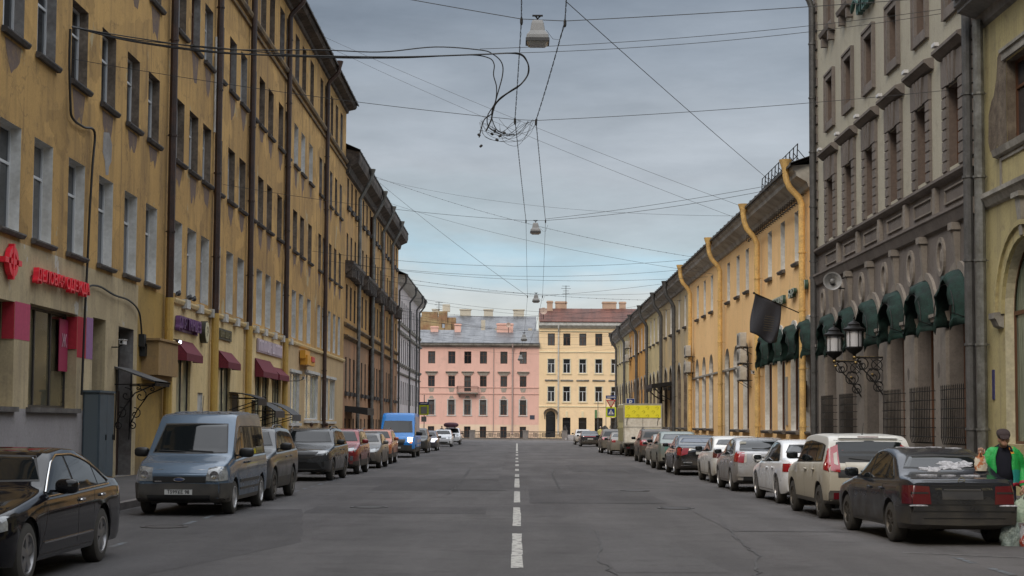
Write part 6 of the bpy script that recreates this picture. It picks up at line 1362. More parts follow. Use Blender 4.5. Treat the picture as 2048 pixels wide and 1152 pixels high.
b = MB(); b.add([(5.4, -1.0, .5), (7.1, -1.0, .5), (7.1, 1.0, .5), (5.4, 1.0, .5), (5.4, -1.0, 2.4), (6.6, -.92, 2.4), (6.6, .92, 2.4), (5.4, 1.0, 2.4), (7.05, -1, 1.4), (7.05, 1, 1.4)], [(0, 1, 2, 3), (0, 1, 8, 5, 4), (3, 2, 9, 6, 7), (4, 5, 6, 7), (5, 8, 9, 6), (1, 2, 9, 8), (0, 3, 7, 4)]); b.build('cab', tw, tr)
for x in (1.2, 6.2):
    for sg in (1, -1): wheel(tr, x, sg*1.12, .40, .2, rimd, 'five'); (wheel(tr, x, sg*.85, .40, .2, rimd, 'five') if x < 2 else None)
tstrips('tail_light', redd, [(-.06, .0, .95, 1.2, .55, .64), (-.06, .0, -1.2, -.95, .55, .64)]); tstrips('number_plate', platem, [(-.07, -.05, -.2, .2, .52, .63)])
# ================================================================ STREET THINGS
def onwall(side, x, y):
    "point on the left (-12) or right (12) facade seen at photo pixel x,y"
    X = -12 if side == 'L' else 12; d = fw + ((x-1024)/FPX)*rt - ((y-638)/FPX)*up; return Vector((0, 0, CZ))+d*(X/d.x)
awn = mat('green_awning_cloth', (.005, .028, .022), .85, var=.4, scale=3, bump=.6, col2=(.002, .012, .010)); redawn = mat('maroon_awning_cloth', (.125, .010, .022), .8, var=.35, scale=3)
greyawn = mat('grey_awning_cloth', (.06, .06, .062), .7, var=.25, scale=4)
def dome_awning(u, sp, r, label, seed, D_=.46):
    rn = random.Random(seed); b = MB(TR); K, M_ = 22, 8; V = []
    for j in range(M_+1):
        t = j/M_
        for k in range(K+1):
            s_ = pi*(-.16+1.32*k/K); sx = min(pi, max(0, s_)); leg = 0 if 0 <= s_ <= pi else (abs(s_-sx))*r*1.0
            n = .02+D_*t; sag = .10*sin(pi*t)*sin(sx)**2
            zz = sp+r*1.08*sin(sx)*(1-.15*t*t)-leg*.75-.04*t-sag*.3
            fold = .045*sin(k*2.05+seed)*(0.25+t)+.02*sin(k*3.7+j*.6)
            rr_ = r*(1.0-.25*t)+fold*.8
            if j == M_: zz -= .10+.09*abs(sin(k*.95+seed))
            V.append((u-rr_*cos(sx), n+(.05*sin(k*1.3) if j == M_ else 0), zz+fold))
    W_ = K+1
    b.add(V, [(j*W_+k, j*W_+k+1, (j+1)*W_+k+1, (j+1)*W_+k) for j in range(M_) for k in range(K)])
    root = empty('window_awning', TR(u, 0, sp), 0, label, 'awning', 'green awnings over the arches'); ABS[root.name] = Matrix.Translation(-root.location)
    o = b.build('awning_cloth', awn, root, smooth=True, angle=60, recalc=False); sm = o.modifiers.new('thick', 'SOLIDIFY'); sm.thickness = .012
    f = MB(TR)
    for s_ in (-1, 1): f.tube([(u+s_*r*.93, .02, sp-.25), (u+s_*r*.93, .5, sp-.1), (u+s_*r*.9, D_, sp-.12)], .014, 5)
    f.tube([(u-r*.95*cos(pi*k/12), D_*.95, sp-.1+r*.78*sin(pi*k/12)) for k in range(13)], .014, 5)
    f.build('awning_frame', ironm, root)
nm = ['nearest', 'second nearest', 'third nearest', 'fourth nearest', 'fifth nearest', 'farthest']
for i, u in enumerate(bay): dome_awning(u, 4.88, 1.07, 'green scalloped awning over the hotel arcade, %s of the six to the camera' % nm[i], i*1.7)
for i, u in enumerate((65.76, 69.2, 72.75, 76.5)): dome_awning(u, 5.0, 1.06, 'green scalloped awning on the yellow restaurant front, %s' % ('beside the grey rain pipe', 'second from the grey rain pipe', 'third from the grey rain pipe', 'behind the hanging flag')[i], i*2.3+9)
# maroon box awnings on the left shops
def wedge_awning(u0, u1, z0, z1, label, D_=.40):
    root = empty('shop_awning', TL((u0+u1)/2, 0, z0), 0, label, 'awning', 'maroon awnings over the yellow shop windows'); ABS[root.name] = Matrix.Translation(-root.location)
    b = MB(TL); b.prism([(.02, z1), (.02, z1-.06), (D_, z0+.22), (D_, z0), (D_+.02, z0), (D_+.02, z0+.26)], u0, u1, 0); b.poly([(u0+.0, .03, z1-.03), (u0, D_, z0+.24), (u0, D_, z0), (u0, .03, z0+.02)]); b.poly([(u1, .03, z1-.03), (u1, D_, z0+.24), (u1, D_, z0), (u1, .03, z0+.02)])
    b.build('awning_cloth', redawn, root, recalc=False); f = MB(TL)
    for u in (u0+.05, u1-.05): f.tube([(u, .02, z0+.1), (u, D_-.05, z0+.12), (u, .05, z1-.1)], .015, 5)
    f.build('awning_frame', ironm, root)
wedge_awning(56.0, 58.9, 3.9, 4.65, 'maroon awning under the purple shop sign'); wedge_awning(64.1, 67.0, 3.9, 4.62, 'maroon awning under the small dark green sign')
wedge_awning(73.0, 77.5, 3.8, 4.68, 'wide maroon awning under the pinkish white sign'); wedge_awning(78.0, 81.3, 3.8, 4.45, 'maroon awning between the wide one and the fourth yellow pipe')
# lettered signs
def wall_text(side, u, z, txt, size, m, root, n=.08, depth=.03, sx=1.0, bold=.004, name='lettering'):
    o = text_obj(txt, size, m, name, root, depth, sx=sx, bold=bold); T = TL if side == 'L' else TR; o.location = Vector(T(u, n, z))-root.location; o.rotation_euler = (0, 0, RZ[side]); return o
def sign(side, name, u, z, label, cat='sign', group=None):
    T = TL if side == 'L' else TR; return empty(name, T(u, 0, z), 0, label, cat, group)
redm = mat('red_sign_letters', (.62, .012, .03), .4, emit=((.9, .02, .04), .03)); purm = mat('purple_sign_letters', (.11, .04, .14), .5); pinkw = mat('pinkish_white_letters', (.58, .50, .55), .5)
r_ = sign('L', 'shop_sign', 41.6, 5.3, 'red lettering sign above the shop window at the left edge'); t = wall_text('L', 41.6, 5.36, 'ДЕЛОВАЯ ОДЕЖДА', .50, redm, r_, .12, .07, sx=1.0, bold=.006)
w_ = t.dimensions.x; t.scale = (4.85/w_, 1, .85); b = MB(); b.box(.03, .05, -2.45, 2.45, .0, .05); b.build('mounting_rail', mat('dark_red_rail', (.2, .01, .02), .5), r_)
r_ = sign('L', 'shop_emblem', 37.4, 5.5, 'round red letter emblem left of the red lettering sign'); b = MB(); b.lathe([(.36, -.06), (.36, .06), (.22, .06), (.22, -.06)], (.1, 0, 0), 0, 26, closed=True); b.box(.02, .16, -.62, .62, -.06, .07); b.box(.03, .17, -.05, .05, -.42, .42); b.build('emblem', redm, r_)
r_ = sign('L', 'shop_sign', 57.8, 5.2, 'purple block letter sign above the first yellow shop'); t = wall_text('L', 57.7, 5.22, 'ДЛЯ ТАНЦЕВ', .56, purm, r_, .12, .08, bold=.012); t.scale = (3.9/t.dimensions.x, 1, 1)
b = MB(); b.box(.02, .04, -1.95, 1.95, -.25, .25); b.build('back_panel', mat('dim_purple_panel', (.16, .10, .16), .7), r_)
r_ = sign('L', 'round_sign', 60.6, 5.15, 'round cream sign with dark rim beside the purple letters'); b = MB(); b.lathe([(.42, .0), (.42, .22)], (0, 0, 0), 0, 26); b.build('sign_box', mat('dark_rim', (.03, .03, .02), .5), r_); b = MB(); b.lathe([(.38, .22), (.38, .235)], (0, 0, 0), 0, 26); b.build('sign_face', mat('cream_sign_face', (.55, .50, .32), .5), r_); t = text_obj('Э', .5, mat('cream_dark_print', (.2, .17, .1), .5), 'lettering', r_, .004); t.location = (.245, 0, 0); t.rotation_euler = (0, 0, RZ['L'])
def letter_blocks(root, n, w, h, m, x=.06, seed=1):
    b = MB(); rn = random.Random(seed)
    for i in range(n):
        y0 = -w/2+w*i/n; ww = w/n*.72
        b.box(x, x+.04, y0, y0+ww*.28, -h/2, h/2)
        if rn.random() < .7: b.box(x, x+.04, y0+ww*.72, y0+ww, -h/2, h/2)
        zc = rn.choice((-h/2, 0, h/2-h*.2)); b.box(x, x+.039, y0+ww*.28, y0+ww*.72, zc, zc+h*.2)
    return b.build('lettering', m, root)
r_ = sign('L', 'shop_sign', 65.3, 5.3, 'small dark green plate sign over the second maroon awning'); b = MB(); b.box(.0, .06, -1.45, 1.45, -.22, .22); b.build('sign_board', mat('dark_green_board', (.035, .04, .025), .5), r_); letter_blocks(r_, 7, 2.5, .26, mat('dull_gold_letters', (.16, .14, .07), .5), .062)
r_ = sign('L', 'shop_sign', 77.2, 5.3, 'pinkish white lettering sign over the wide maroon awning'); letter_blocks(r_, 9, 7.4, .5, pinkw, .09, 3); b = MB(); b.box(.02, .08, -3.8, 3.8, -.33, .30); b.build('back_panel', mat('pale_mauve_panel', (.40, .33, .37), .6), r_)
r_ = sign('L', 'shop_sign', 89.6, 5.25, 'orange yellow box sign with red square on pinkish wall'); b = MB(); b.box(.05, .45, -1.6, 1.6, -.34, .2); b.box(.05, .35, -1.8, .2, -.0, .45); b.build('sign_box', mat('orange_yellow_sign', (.62, .30, .03), .45), r_); b = MB(); b.box(.45, .5, .0, 1.3, -.12, .16); b.build('red_square', mat('red_sign_panel', (.5, .03, .03), .5), r_)
r_ = sign('R', 'hotel_sign', 53.7, 16.3, 'dark green hotel lettering high on the cream hotel wall'); t = wall_text('R', 54.2, 16.25, 'ОТЕЛЬ', .62, mat('dark_green_letters', (.02, .07, .055), .4), r_, .14, .09, bold=.012); b = MB(); b.blob((-.25, 1.45, .35), (.08, .55, .12), 2, 12, 6, Matrix.Rotation(.6, 3, 'X')); b.blob((-.25, 1.9, .2), (.08, .35, .1), 2, 12, 6, Matrix.Rotation(-.6, 3, 'X')); b.build('emblem', mat('dark_green_letters', (.02, .05, .03), .4), r_)
gsl = mat('dark_green_sign_sides', (.02, .06, .045), .5); gsf = mat('pale_sign_letters', (.42, .47, .42), .5)
for u, z, tx_, w_, lb in ((72.6, 7.33, 'РЕСТОРАН', 2.9, 'green and white RESTAURANT letters on the yellow wall above the flag'), (69.0, 7.42, 'БАР', 1.35, 'three green and white letters on the yellow wall, between longer and shorter words'), (66.2, 7.52, 'ХОЛ', 1.1, 'short green and white word beside the grey rain pipe')):
    r_ = sign('R', 'shop_sign', u, z, lb, 'sign', 'letter signs of the restaurant'); t = wall_text('R', u, z, tx_, .50, gsl, r_, .12, .07); t.scale = (w_/t.dimensions.x, 1, 1); t2 = wall_text('R', u, z, tx_, .50, gsf, r_, .197, .004); t2.scale = t.scale.copy(); t2.name = 'letter_face'
# metal utility cabinet
r_ = empty('utility_cabinet', (-12, 45.0, SW), 0, 'tall blue grey metal electricity cabinet against the wall', 'cabinet'); cbm = mat('blue_grey_cabinet', (.060, .083, .10), .6, var=.12, scale=1.5, col2=(.045, .06, .07), thr=(.5, .75))
b = MB(); b.box(.02, .46, -.8, .8, .0, 2.42); b.build('body', cbm, r_); b = MB(); b.box(-.0, .50, -.85, .85, 2.42, 2.48); b.build('lid', cbm, r_)
for y in (-.77, .01): b = MB(); b.box(.461, .48, y, y+.76, .08, 2.36); d_ = b.build('door', cbm, r_); b = MB(); b.box(.48, .51, y+.64, y+.68, 1.1, 1.25); b.build('handle', ironm, d_)
b = MB(); b.box(.06, .43, -.82, -.801, .08, 2.36); b.build('side_panel', mat('cabinet_lighter_side', (.085, .105, .115), .6), r_); b = MB(); b.box(.02, .44, -.83, .83, -.12, .0); b.build('base', kerbm, r_)
# entrance canopy with scroll bracket
def scroll(b, T, u, n0, z0, s, m=1, r=.018):
    pts = [(u, n0+s*(.05*k)*cos(k*.62), z0+s*(.05*k)*sin(k*.62)) for k in range(14)]; b.tube(pts, r, 5)
r_ = empty('entrance_canopy', (-12, 48.9, 3.2), 0, 'dark sheet metal canopy on scrolled iron brackets over the entrance by the cabinet', 'canopy'); ABS[r_.name] = Matrix.Translation(-r_.location)
b = MB(TL); b.prism([(0, 3.35), (1.25, 2.92), (1.25, 2.96), (0, 3.40)], 47.6, 49.6, 0); b.build('roof_sheet', roofd, r_)
b = MB(TL)
for k in range(10): b.box(47.6+k*.2, 47.72+k*.2, 1.22, 1.24, 2.82, 2.93)
b.box(47.6, 49.6, 1.22, 1.25, 2.90, 2.97); b.build('fringe', ironm, r_)
for u in (47.7, 49.5):
    b = MB(TL); b.tube([(u, .02, 1.6), (u, .25, 2.1), (u, .6, 2.60), (u, 1.22, 2.88)], .022, 6); b.tube([(u, .02, 1.2), (u, .05, 2.4), (u, .05, 3.3)], .02, 6); b.tube([(u, .0, 2.86), (u, 1.22, 2.88)], .018, 6)
    for n_, z_, s_ in ((.35, 2.55, .35), (.2, 2.0, .3), (.7, 2.76, .14), (.12, 1.62, .2)): scroll(b, TL, u, n_, z_, s_)
    b.build('scroll_bracket', ironm, r_)
def canopy(name, label, u0, u1, n, z, m, h=.5, arch=True):
    r_ = empty(name, (-12, (u0+u1)/2, z), 0, label, 'canopy'); ABS[r_.name] = Matrix.Translation(-r_.location); b = MB(TL); K = 8
    P = [(n*k/K, z+h*(1-(k/K)**2)) if arch else (n*k/K, z+h*(1-k/K)) for k in range(K+1)]
    b.prism(P+[(q[0], q[1]-.04) for q in P[::-1]], u0, u1, 0); b.build('canopy_cover', m, r_); b = MB(TL); b.box(u0, u1, n, n+.03, z-.3, z+.0); b.build('valance', m, r_)
    b = MB(TL)
    for u in (u0+.05, u1-.05): b = MB(TL); b.tube([(u, .02, z-.5), (u, n, z-.1)], .02, 5); b.tube([(u, 0, z), (u, n, z)], .018, 5); b.build('canopy_frame', ironm, r_)
    return r_
canopy('entrance_canopy', 'thin black framed canopy beside the second maroon awning', 66.6, 68.9, 1.2, 2.75, ironm, .25)
canopy('entrance_canopy', 'black arched canopy left of the wide maroon awning', 70.8, 73.6, 1.3, 2.25, cblk, .5)
canopy('entrance_canopy', 'grey ribbed cloth canopy under the wide maroon awning', 75.6, 78.4, 1.4, 2.1, greyawn, .6)
# security camera, small lamp and horn speaker
def cctv(side, u, z, label, n=.35):
    T = TL if side == 'L' else TR; r_ = empty('security_camera', T(u, 0, z), 0, label, 'camera'); ABS[r_.name] = Matrix.Translation(-r_.location); s_ = 1
    b = MB(T); b.tube([(u, 0, z-.1), (u, n*.6, z-.1), (u, n, z)], .02, 6); b.build('bracket', cblk, r_); b = MB(T); b.box(u-.22, u+.18, n-.06, n+.06, z-.02, z+.11); b.box(u-.26, u+.2, n-.08, n+.08, z+.11, z+.13); h_ = b.build('housing', mat('white_plastic', (.5, .5, .5), .4), r_); b = MB(T); b.lathe([(.04, 0), (.04, .02)], (u-.24, n, z+.045), 0, 10); b.build('lens', cglass, h_)
cctv('L', 47.2, 4.05, 'white security camera beside the fanlight of the entrance door'); cctv('R', 79.2, 4.3, 'white security camera on the yellow wall by the orange pipe'); cctv('L', 83.9, 4.0, 'pale camera arm on the pinkish wall beyond the fourth yellow pipe', .8)
r_ = empty('horn_speaker', (12, 62.6, 6.9), 0, 'grey horn loudspeaker on the corner of the hotel', 'loudspeaker'); sp_ = Vector((11.36, 57.5, 6.98)); r_.location = (12, 58.6, 6.98)
hm_ = mat('grey_horn', (.30, .30, .30), .45, col2=(.2, .2, .2), scale=3); b = MB(); b.lathe([(.05, .5), (.12, .46), (.24, .42), (.27, .30), (.28, .02), (.335, -.01), (.325, .0), (.20, .12), (.09, .25), (.09, .38)], (0, 0, 0), 1, 28); o = b.build('horn', hm_, r_, smooth=True, recalc=False); o.location = (-.62, -.9, 0); o.rotation_euler = (radians(-6), 0, radians(-8))
b = MB(); b.lathe([(.09, .24), (.09, .0), (.05, -.02), (.001, -.03)], (0, 0, 0), 1, 16); o2 = b.build('driver', mat('dark_grey_driver', (.12, .12, .12), .5), o, smooth=True)
b = MB(); b.tube([(0, 0, -.2), (-.4, -.3, -.2), (-.62, -.6, -.05)], .025, 6); b.tube([(0, 0, .2), (-.62, -.5, .0)], .02, 6); b.build('mount', ironm, r_)
# air conditioners
def aircon(u, z, label, grp, D_=.34):
    r_ = empty('air_conditioner', TR(u, 0, z), RZ['R'], label, 'air conditioner', grp)
    b = MB(); b.box(-.62, .62, -.62, -.62+D_, 0, .72); b.build('casing', mat('aircon_white', (.48, .47, .44), .5, var=.1, scale=2, col2=(.35, .33, .29)), r_, bevel=.02)
    b = MB(); b.lathe([(.27, -.63), (.27, -.60)], (-.15, 0, .36), 1, 24); b.cur = 1
    for q in (.10, .17, .24): b.lathe([(q, -.636), (q+.012, -.636), (q+.012, -.632), (q, -.632)], (-.15, 0, .36), 1, 22, closed=True)
    b.build('fan_grille', [cblk, mat('grille_grey', (.2, .2, .19), .5)], r_)
    b = MB(); b.box(.63, .66, -.6, .0, -.06, -.02); b.box(-.66, .66, -.60, -.56, -.06, -.01); b.box(-.66, .66, -.3, -.26, -.06, -.01); b.box(-.66, -.63, -.6, 0, -.06, -.02); b.tube([(-.645, -.6, -.04), (-.645, -.02, -.4)], .015, 4); b.tube([(.645, -.6, -.04), (.645, -.02, -.4)], .015, 4); b.build('bracket', ironm, r_)
    b = MB(); b.tube([(-.64, -.4, .3), (-.85, -.3, .5), (-.95, -.1, .35), (-.85, -.02, .0), (-.9, -.02, -.4)], .022, 6); b.build('hose', cblk, r_)
for z, lb in ((5.75, 'top one'), (4.92, 'middle one'), (4.05, 'bottom one')): aircon(82.4, z, 'white air conditioner left of the green awnings, %s of three stacked' % lb, 'air conditioners beside the green awnings')
for z, lb in ((6.35, 'upper'), (5.25, 'lower')): aircon(108.7, z, '%s of the two air conditioners next to the third orange pipe' % lb, 'air conditioners by the third orange pipe')
for z, lb in ((9.7, 'upper'), (8.3, 'lower')): aircon(168.9, z, 'small %s air conditioner high on the far orange wall' % lb, 'air conditioners on the far orange wall')
# twin lanterns on scrolled brackets
def lantern(u, zc, label):
    r_ = empty('wall_lantern', TR(u, 0, zc), RZ['R'], label, 'lantern', 'wall lanterns of the hotel'); y = -1.03
    za = -.0  # arm level
    b = MB(); b.tube([(0, 0, 0), (0, y-.02, 0)], .03, 8); b.box(-.03, .03, -.05, -.01, -1.35, .25)
    b.cur = 0
    for n_, z_, s_ in ((-.78, -.24, .42), (-.42, -.62, .46), (-.25, -.98, .34)):
        for ph in (0, 1): b.tube([(.0, n_+(1 if ph else -1)*s_*(.045*k)*cos(k*.6), z_+s_*(.045*k)*sin(k*.6)) for k in range(15)], .020, 5)
    b.tube([(0, y+.1, -.05), (0, -.75, -.38), (0, -.45, -.70), (0, -.22, -1.05), (0, -.04, -1.3)], .026, 6)
    b.tube([(0, -.30+.17*cos(a*pi/8), -.24+.17*sin(a*pi/8)) for a in range(17)], .018, 5); b.tube([(0, -.30-.2, -.44), (0, -.1, -.04)], .014, 5); b.tube([(0, -.30-.2, -.04), (0, -.1, -.44)], .014, 5)
    b.build('scroll_bracket', ironm, r_); b = MB(); b.tube([(0, -.05, .028), (0, y, .028)], .012, 6); b.blob((0, -.45, -.55), (.05, .05, .05), 2, 8, 6); b.blob((0, y, 0), (.07, .07, .07), 2, 10, 6); b.blob((0, -.98, -.16), (.05, .06, .05), 2, 8, 6); b.build('gilding', goldm, r_)
    h = .05; b = MB(); b.lathe([(.04, h), (.07, h+.06), (.20, h+.14), (.27, h+.22), (.29, h+.26)], (0, y, 0), 2, 12)
    b.lathe([(.27, h+.24), (.29, h+.27), (.27, h+.30)], (0, y, 0), 2, 12); b.lathe([(.28, h+.80), (.36, h+.83), (.37, h+.88), (.26, h+.93), (.20, h+.99), (.21, h+1.03), (.14, h+1.1), (.05, h+1.14), (.025, h+1.2), (.04, h+1.24), (.02, h+1.29), (.001, h+1.34)], (0, y, 0), 2, 12)
    for k in range(6): a = 2*pi*k/6+.3; b.tube([(.27*cos(a), y+.27*sin(a), h+.26), (.27*cos(a), y+.27*sin(a), h+.83)], .014, 5)
    b.build('lantern_frame', ironm, r_, smooth=True, angle=40); b = MB(); b.lathe([(.235, h+.27), (.245, h+.55), (.245, h+.82)], (0, y, 0), 2, 18); b.build('lamp_shade', mat('opal_lamp_glass', (.50, .50, .52), .35), r_, smooth=True)
lantern(52.1, 3.98, 'black and gold wall lantern on a scrolled bracket, nearer of the two'); lantern(55.4, 3.98, 'black and gold wall lantern on a scrolled bracket, farther of the two')
# flag on a slanting pole
fr = empty('wall_flag', TR(67.0, 0, 6.38), 0, 'dark blue grey flag hanging from a slanting pole on the yellow restaurant wall', 'flag'); ABS[fr.name] = Matrix.Translation(-fr.location)
b = MB(TR); p0, p1_ = (67.0, 0, 6.38), (66.2, 2.2, 7.22); b.tube([p0, p1_], .022, 6); b.blob(p1_, (.05, .05, .05), 2, 8, 6); b.build('pole', ironm, fr)
b = MB(TR); NU, NV = 12, 14; V = []
for j in range(NV+1):
    for i in range(NU+1):
        f, g = i/NU, j/NV; n = 2.15-1.15*f; z = 7.20-.44*f-g*(1.62+.28*sin(f*2.2)-.25*f); V.append((66.22+.43*f+.09*sin(f*9+g*4)*(.3+g), n+.10*sin(g*3+f*5)*g+.22*g-.12*f*g, z+.03*sin(f*8)))
b.add(V, [(j*(NU+1)+i, j*(NU+1)+i+1, (j+1)*(NU+1)+i+1, (j+1)*(NU+1)+i) for j in range(NV) for i in range(NU)]); o = b.build('flag_cloth', mat('flag_cloth', (.030, .032, .042), .8, var=.15, scale=3), fr, smooth=True, recalc=False); sm = o.modifiers.new('t', 'SOLIDIFY'); sm.thickness = .006
b = MB(TR)
for k in range(7):
    g = .42+.06*k; n = 2.15-1.15*.55+.22*g-.08; b.tube([(66.2, n+.22, 7.2-.25-g*1.62), (66.2, n-.18, 7.15-.25-g*1.62)], .012, 4)
b.build('faded_print', mat('dull_gold_print', (.07, .055, .03), .7), fr)
# cables on the left wall
def cable(name, label, cat, pts, r, m=ironm, group=None, sub=6):
    P = [Vector(p) for p in pts]; Q = []
    for i in range(len(P)-1):
        a, b_, c, d = P[max(0, i-1)], P[i], P[i+1], P[min(len(P)-1, i+2)]
        for k in range(sub):
            t_ = k/sub; Q.append(.5*((2*b_)+(c-a)*t_+(2*a-5*b_+4*c-d)*t_*t_+(3*b_-a-3*c+d)*t_**3))
    Q.append(P[-1]); b = MB(); b.tube(Q, r, 5); o = b.build(name, m, None, smooth=True); tag(o, label, cat, group); return o
def W(side, pts, n=.1):
    R_ = []
    for x, y in pts: p = onwall(side, x, y); p.x += n if side == 'L' else -n; R_.append(p)
    return R_
cabm = mat('black_cable', (.012, .012, .012), .6)
cable('wall_cable', 'thick black cable running down the ochre wall from the overhead bundle to the ground floor', 'cable', W('L', [(133, 58), (131, 120), (133, 200), (137, 235), (160, 254), (182, 264), (178, 330), (172, 430), (168, 520), (163, 620), (156, 790)]), .035, cabm)
cable('wall_cable', 'black cable looping from the wall bracket down to the wall box by the entrance', 'cable', W('L', [(166, 580), (176, 571), (195, 574), (222, 590), (250, 600), (270, 620), (276, 650), (278, 700)]), .03, cabm)
b = MB(); 
for x, y in ((279, 681), (281, 700)): p = onwall('L', x, y); b.box(p.x, p.x+.18, p.y-.15, p.y+.15, p.z-.2, p.z+.2)
tag(b.build('junction_box', cabm, None), 'black cable junction box on the brown wall box', 'junction box')
# overhead cable bundle and its loops
Lb = onwall('L', 136, 54); Lb.x += .1
bund = 'cables of the thick overhead bundle'
for i, (pts, r) in enumerate((([(260, 74), (440, 98), (640, 100), (760, 104), (870, 94), (960, 100), (985, 108), (1003, 125), (1005, 150), (993, 195), (985, 225), (968, 240), (958, 275)], .017),
                              ([(260, 82), (440, 106), (640, 112), (800, 114), (960, 109), (1030, 107), (1052, 120), (1057, 145), (1040, 170), (1010, 190), (990, 210), (982, 240), (972, 262)], .022),
                              ([(260, 80), (440, 104), (640, 115), (800, 116), (930, 110), (975, 115), (988, 128), (987, 150), (993, 175), (990, 205), (975, 232), (978, 255), (1000, 268)], .016),
                              ([(260, 78), (440, 96), (640, 113), (820, 113), (990, 108), (1040, 107), (1056, 130), (1050, 160), (1020, 182), (996, 200), (983, 228), (996, 262), (1030, 270)], .014))):
    cable('overhead_cable', 'black cable of the thick overhead bundle, %s' % ('its uppermost strand', 'its thickest strand with the widest loop', 'its strand with the narrow loop', 'its strand ending in the tangle')[i], 'cable', [Lb+Vector((0, i*.02, i*.015))]+[at(x, y, 42.9+.6*k/12) for k, (x, y) in enumerate(pts)], r, cabm, bund)
b = MB(); rn = random.Random(11)
for k in range(13):
    x0, x1_ = rn.uniform(955, 1000), rn.uniform(1030, 1076); y0 = rn.uniform(238, 268); dip = rn.uniform(262, 296); P = [at(x0, y0, 43.4), at(x0+rn.uniform(5, 20), dip-10, 43.3), at((x0+x1_)/2, dip, 43.4+rn.uniform(-.1, .1)), at(x1_-15, dip-rn.uniform(5, 22), 43.5), at(x1_, rn.uniform(238, 246), 43.5)]
    Q = []
    for i in range(len(P)-1):
        a, b_, c, d = P[max(0, i-1)], P[i], P[i+1], P[min(len(P)-1, i+2)]
        for t_ in (0, .25, .5, .75): Q.append(.5*((2*b_)+(c-a)*t_+(2*a-5*b_+4*c-d)*t_*t_+(3*b_-a-3*c+d)*t_**3))
    Q.append(P[-1]); b.tube(Q, .006, 4)
for x, y in ((990, 262), (1000, 272), (984, 268), (994, 280), (1008, 266), (962, 292), (958, 270)): p = at(x, y, 43.35); b.blob(tuple(p), (.05, .03, .035), 3, 8, 5, Matrix.Rotation(rn.uniform(0, 3), 3, 'Y'))
tg = b.build('cable_tangle', cabm, None, smooth=True); tag(tg, 'tangle of thin black wires and clips hanging at the crossing of the span wires', 'cable tangle')
# span wires and street lamps
wm_ = mat('dark_wire', (.03, .03, .032), .6); wn = [0]
def wire(p, q, label, sag=0, r=.008, beads=0, grp='thin wires strung across the street', n=16, cat='wire'):
    p, q = Vector(p), Vector(q); b = MB(); P = [p.lerp(q, k/n)-Vector((0, 0, sag*4*(k/n)*(1-k/n))) for k in range(n+1)]; b.tube(P, r, 4)
    for k in range(beads):
        f = (k+.5)/beads; c = p.lerp(q, f)-Vector((0, 0, sag*4*f*(1-f))); b.blob(tuple(c), (r*2.4, r*2.4, r*2.4), 2, 6, 4)
    o = b.build('overhead_wire', wm_, None); tag(o, label, cat, grp); return o
def onX(x, y, X): d = fw + ((x-1024)/FPX)*rt - ((y-638)/FPX)*up; return Vector((0, 0, CZ))+d*(X/d.x)
wire(at(-33, -172, 36), at(1043, 38, 36), 'span wire from the left carrying the nearest street lamp', .08, .010); wire(at(1043, 38, 36), at(1130, 42, 36), 'short wire the nearest street lamp hangs from', .0, .010); wire(at(1130, 42, 36), at(2110, -24, 36), 'span wire from the nearest street lamp to the right', .05, .010)
wire(onX(145, 118, -12), at(1030, 239, 43.5), 'span wire from the ochre wall to the tangle of cables', .12, .009); wire(at(1030, 239, 43.5), at(1072, 241, 43.5), 'short wire at the tangle of cables', 0, .009); wire(at(1072, 241, 43.5), onX(1900, 180, 12), 'span wire from the tangle of cables to the hotel', .08, .009)
wire(at(960, 98, 43.5), onX(1886, 18, 12), 'upper of the two wires from the cable bundle to the hotel', .18, .009); wire(at(1030, 106, 43.5), onX(1884, 27, 12), 'lower of the two wires from the cable bundle to the hotel', .20, .009)
wire(at(1131, 2, 35), onX(1550, 370, 11.1), 'steep diagonal wire from the nearest lamp down to the yellow eaves', .05, .009)
wire(onX(640, 70, -11.2), onX(1490, 415, 11.1), 'upper long diagonal wire from the dark eaves to the yellow building', .25, .010); wire(onX(640, 86, -11.2), onX(1486, 441, 11.1), 'lower long diagonal wire from the dark eaves to the yellow building', .3, .010)
wire(onX(447, 369, -12), at(1052, 441, 80), 'span wire from the ochre wall to the second street lamp', .2, .011); wire(at(1052, 441, 80), at(1091, 441, 80), 'short wire the second street lamp hangs from', 0, .011); wire(at(1091, 441, 80), onX(1578, 372, 12), 'span wire from the second street lamp to the yellow wall', .2, .011)
wire(at(1091, 438, 80), onX(1555, 368, 11.1), 'wire from the second street lamp to the yellow eaves', .1, .010)
wire(onX(747, 352, -11.1), onX(1392, 515, 11.1), 'long beaded wire from the first grey rain funnel to the right', .6, .011, 46); wire(onX(760, 366, -11.1), at(1055, 592, 114), 'steep thin wire down towards the third street lamp', .2, .012)
wire(onX(745, 355, -11.1), onX(1478, 432, 11.1), 'flat thin wire between the roofs above the second lamp', .7, .009); wire(onX(775, 405, -11.1), onX(1425, 548, 11.1), 'thin wire sloping right under the second lamp', .5, .011)
rn = random.Random(21); farlab = []
FAR = ['strung from the dark timber eaves', 'just below the second lamp', 'crossing the pale blue sky band', 'with small beads, nearer one', 'sagging most', 'low on the left', 'low on the right', 'above the third lamp', 'with small beads, farther one', 'above the television aerial', 'just over the third lamp', 'above the lilac house eaves', 'over the brick chimneys', 'over the grey roof', 'touching the chimney tops', 'over the red roof ridge', 'farthest of all']
for k in range(17):
    Y0 = 92+k*6.4; zl = rn.uniform(11.3, 13.2); zr = rn.uniform(10.6, 12.2); dy = rn.uniform(-5, 7)
    wire((-11.9, Y0, zl), (11.9, Y0+dy, zr), 'thin far span wire over the street end, '+FAR[k], rn.uniform(.4, 1.1), .012, 40 if k in (3, 8) else 0)
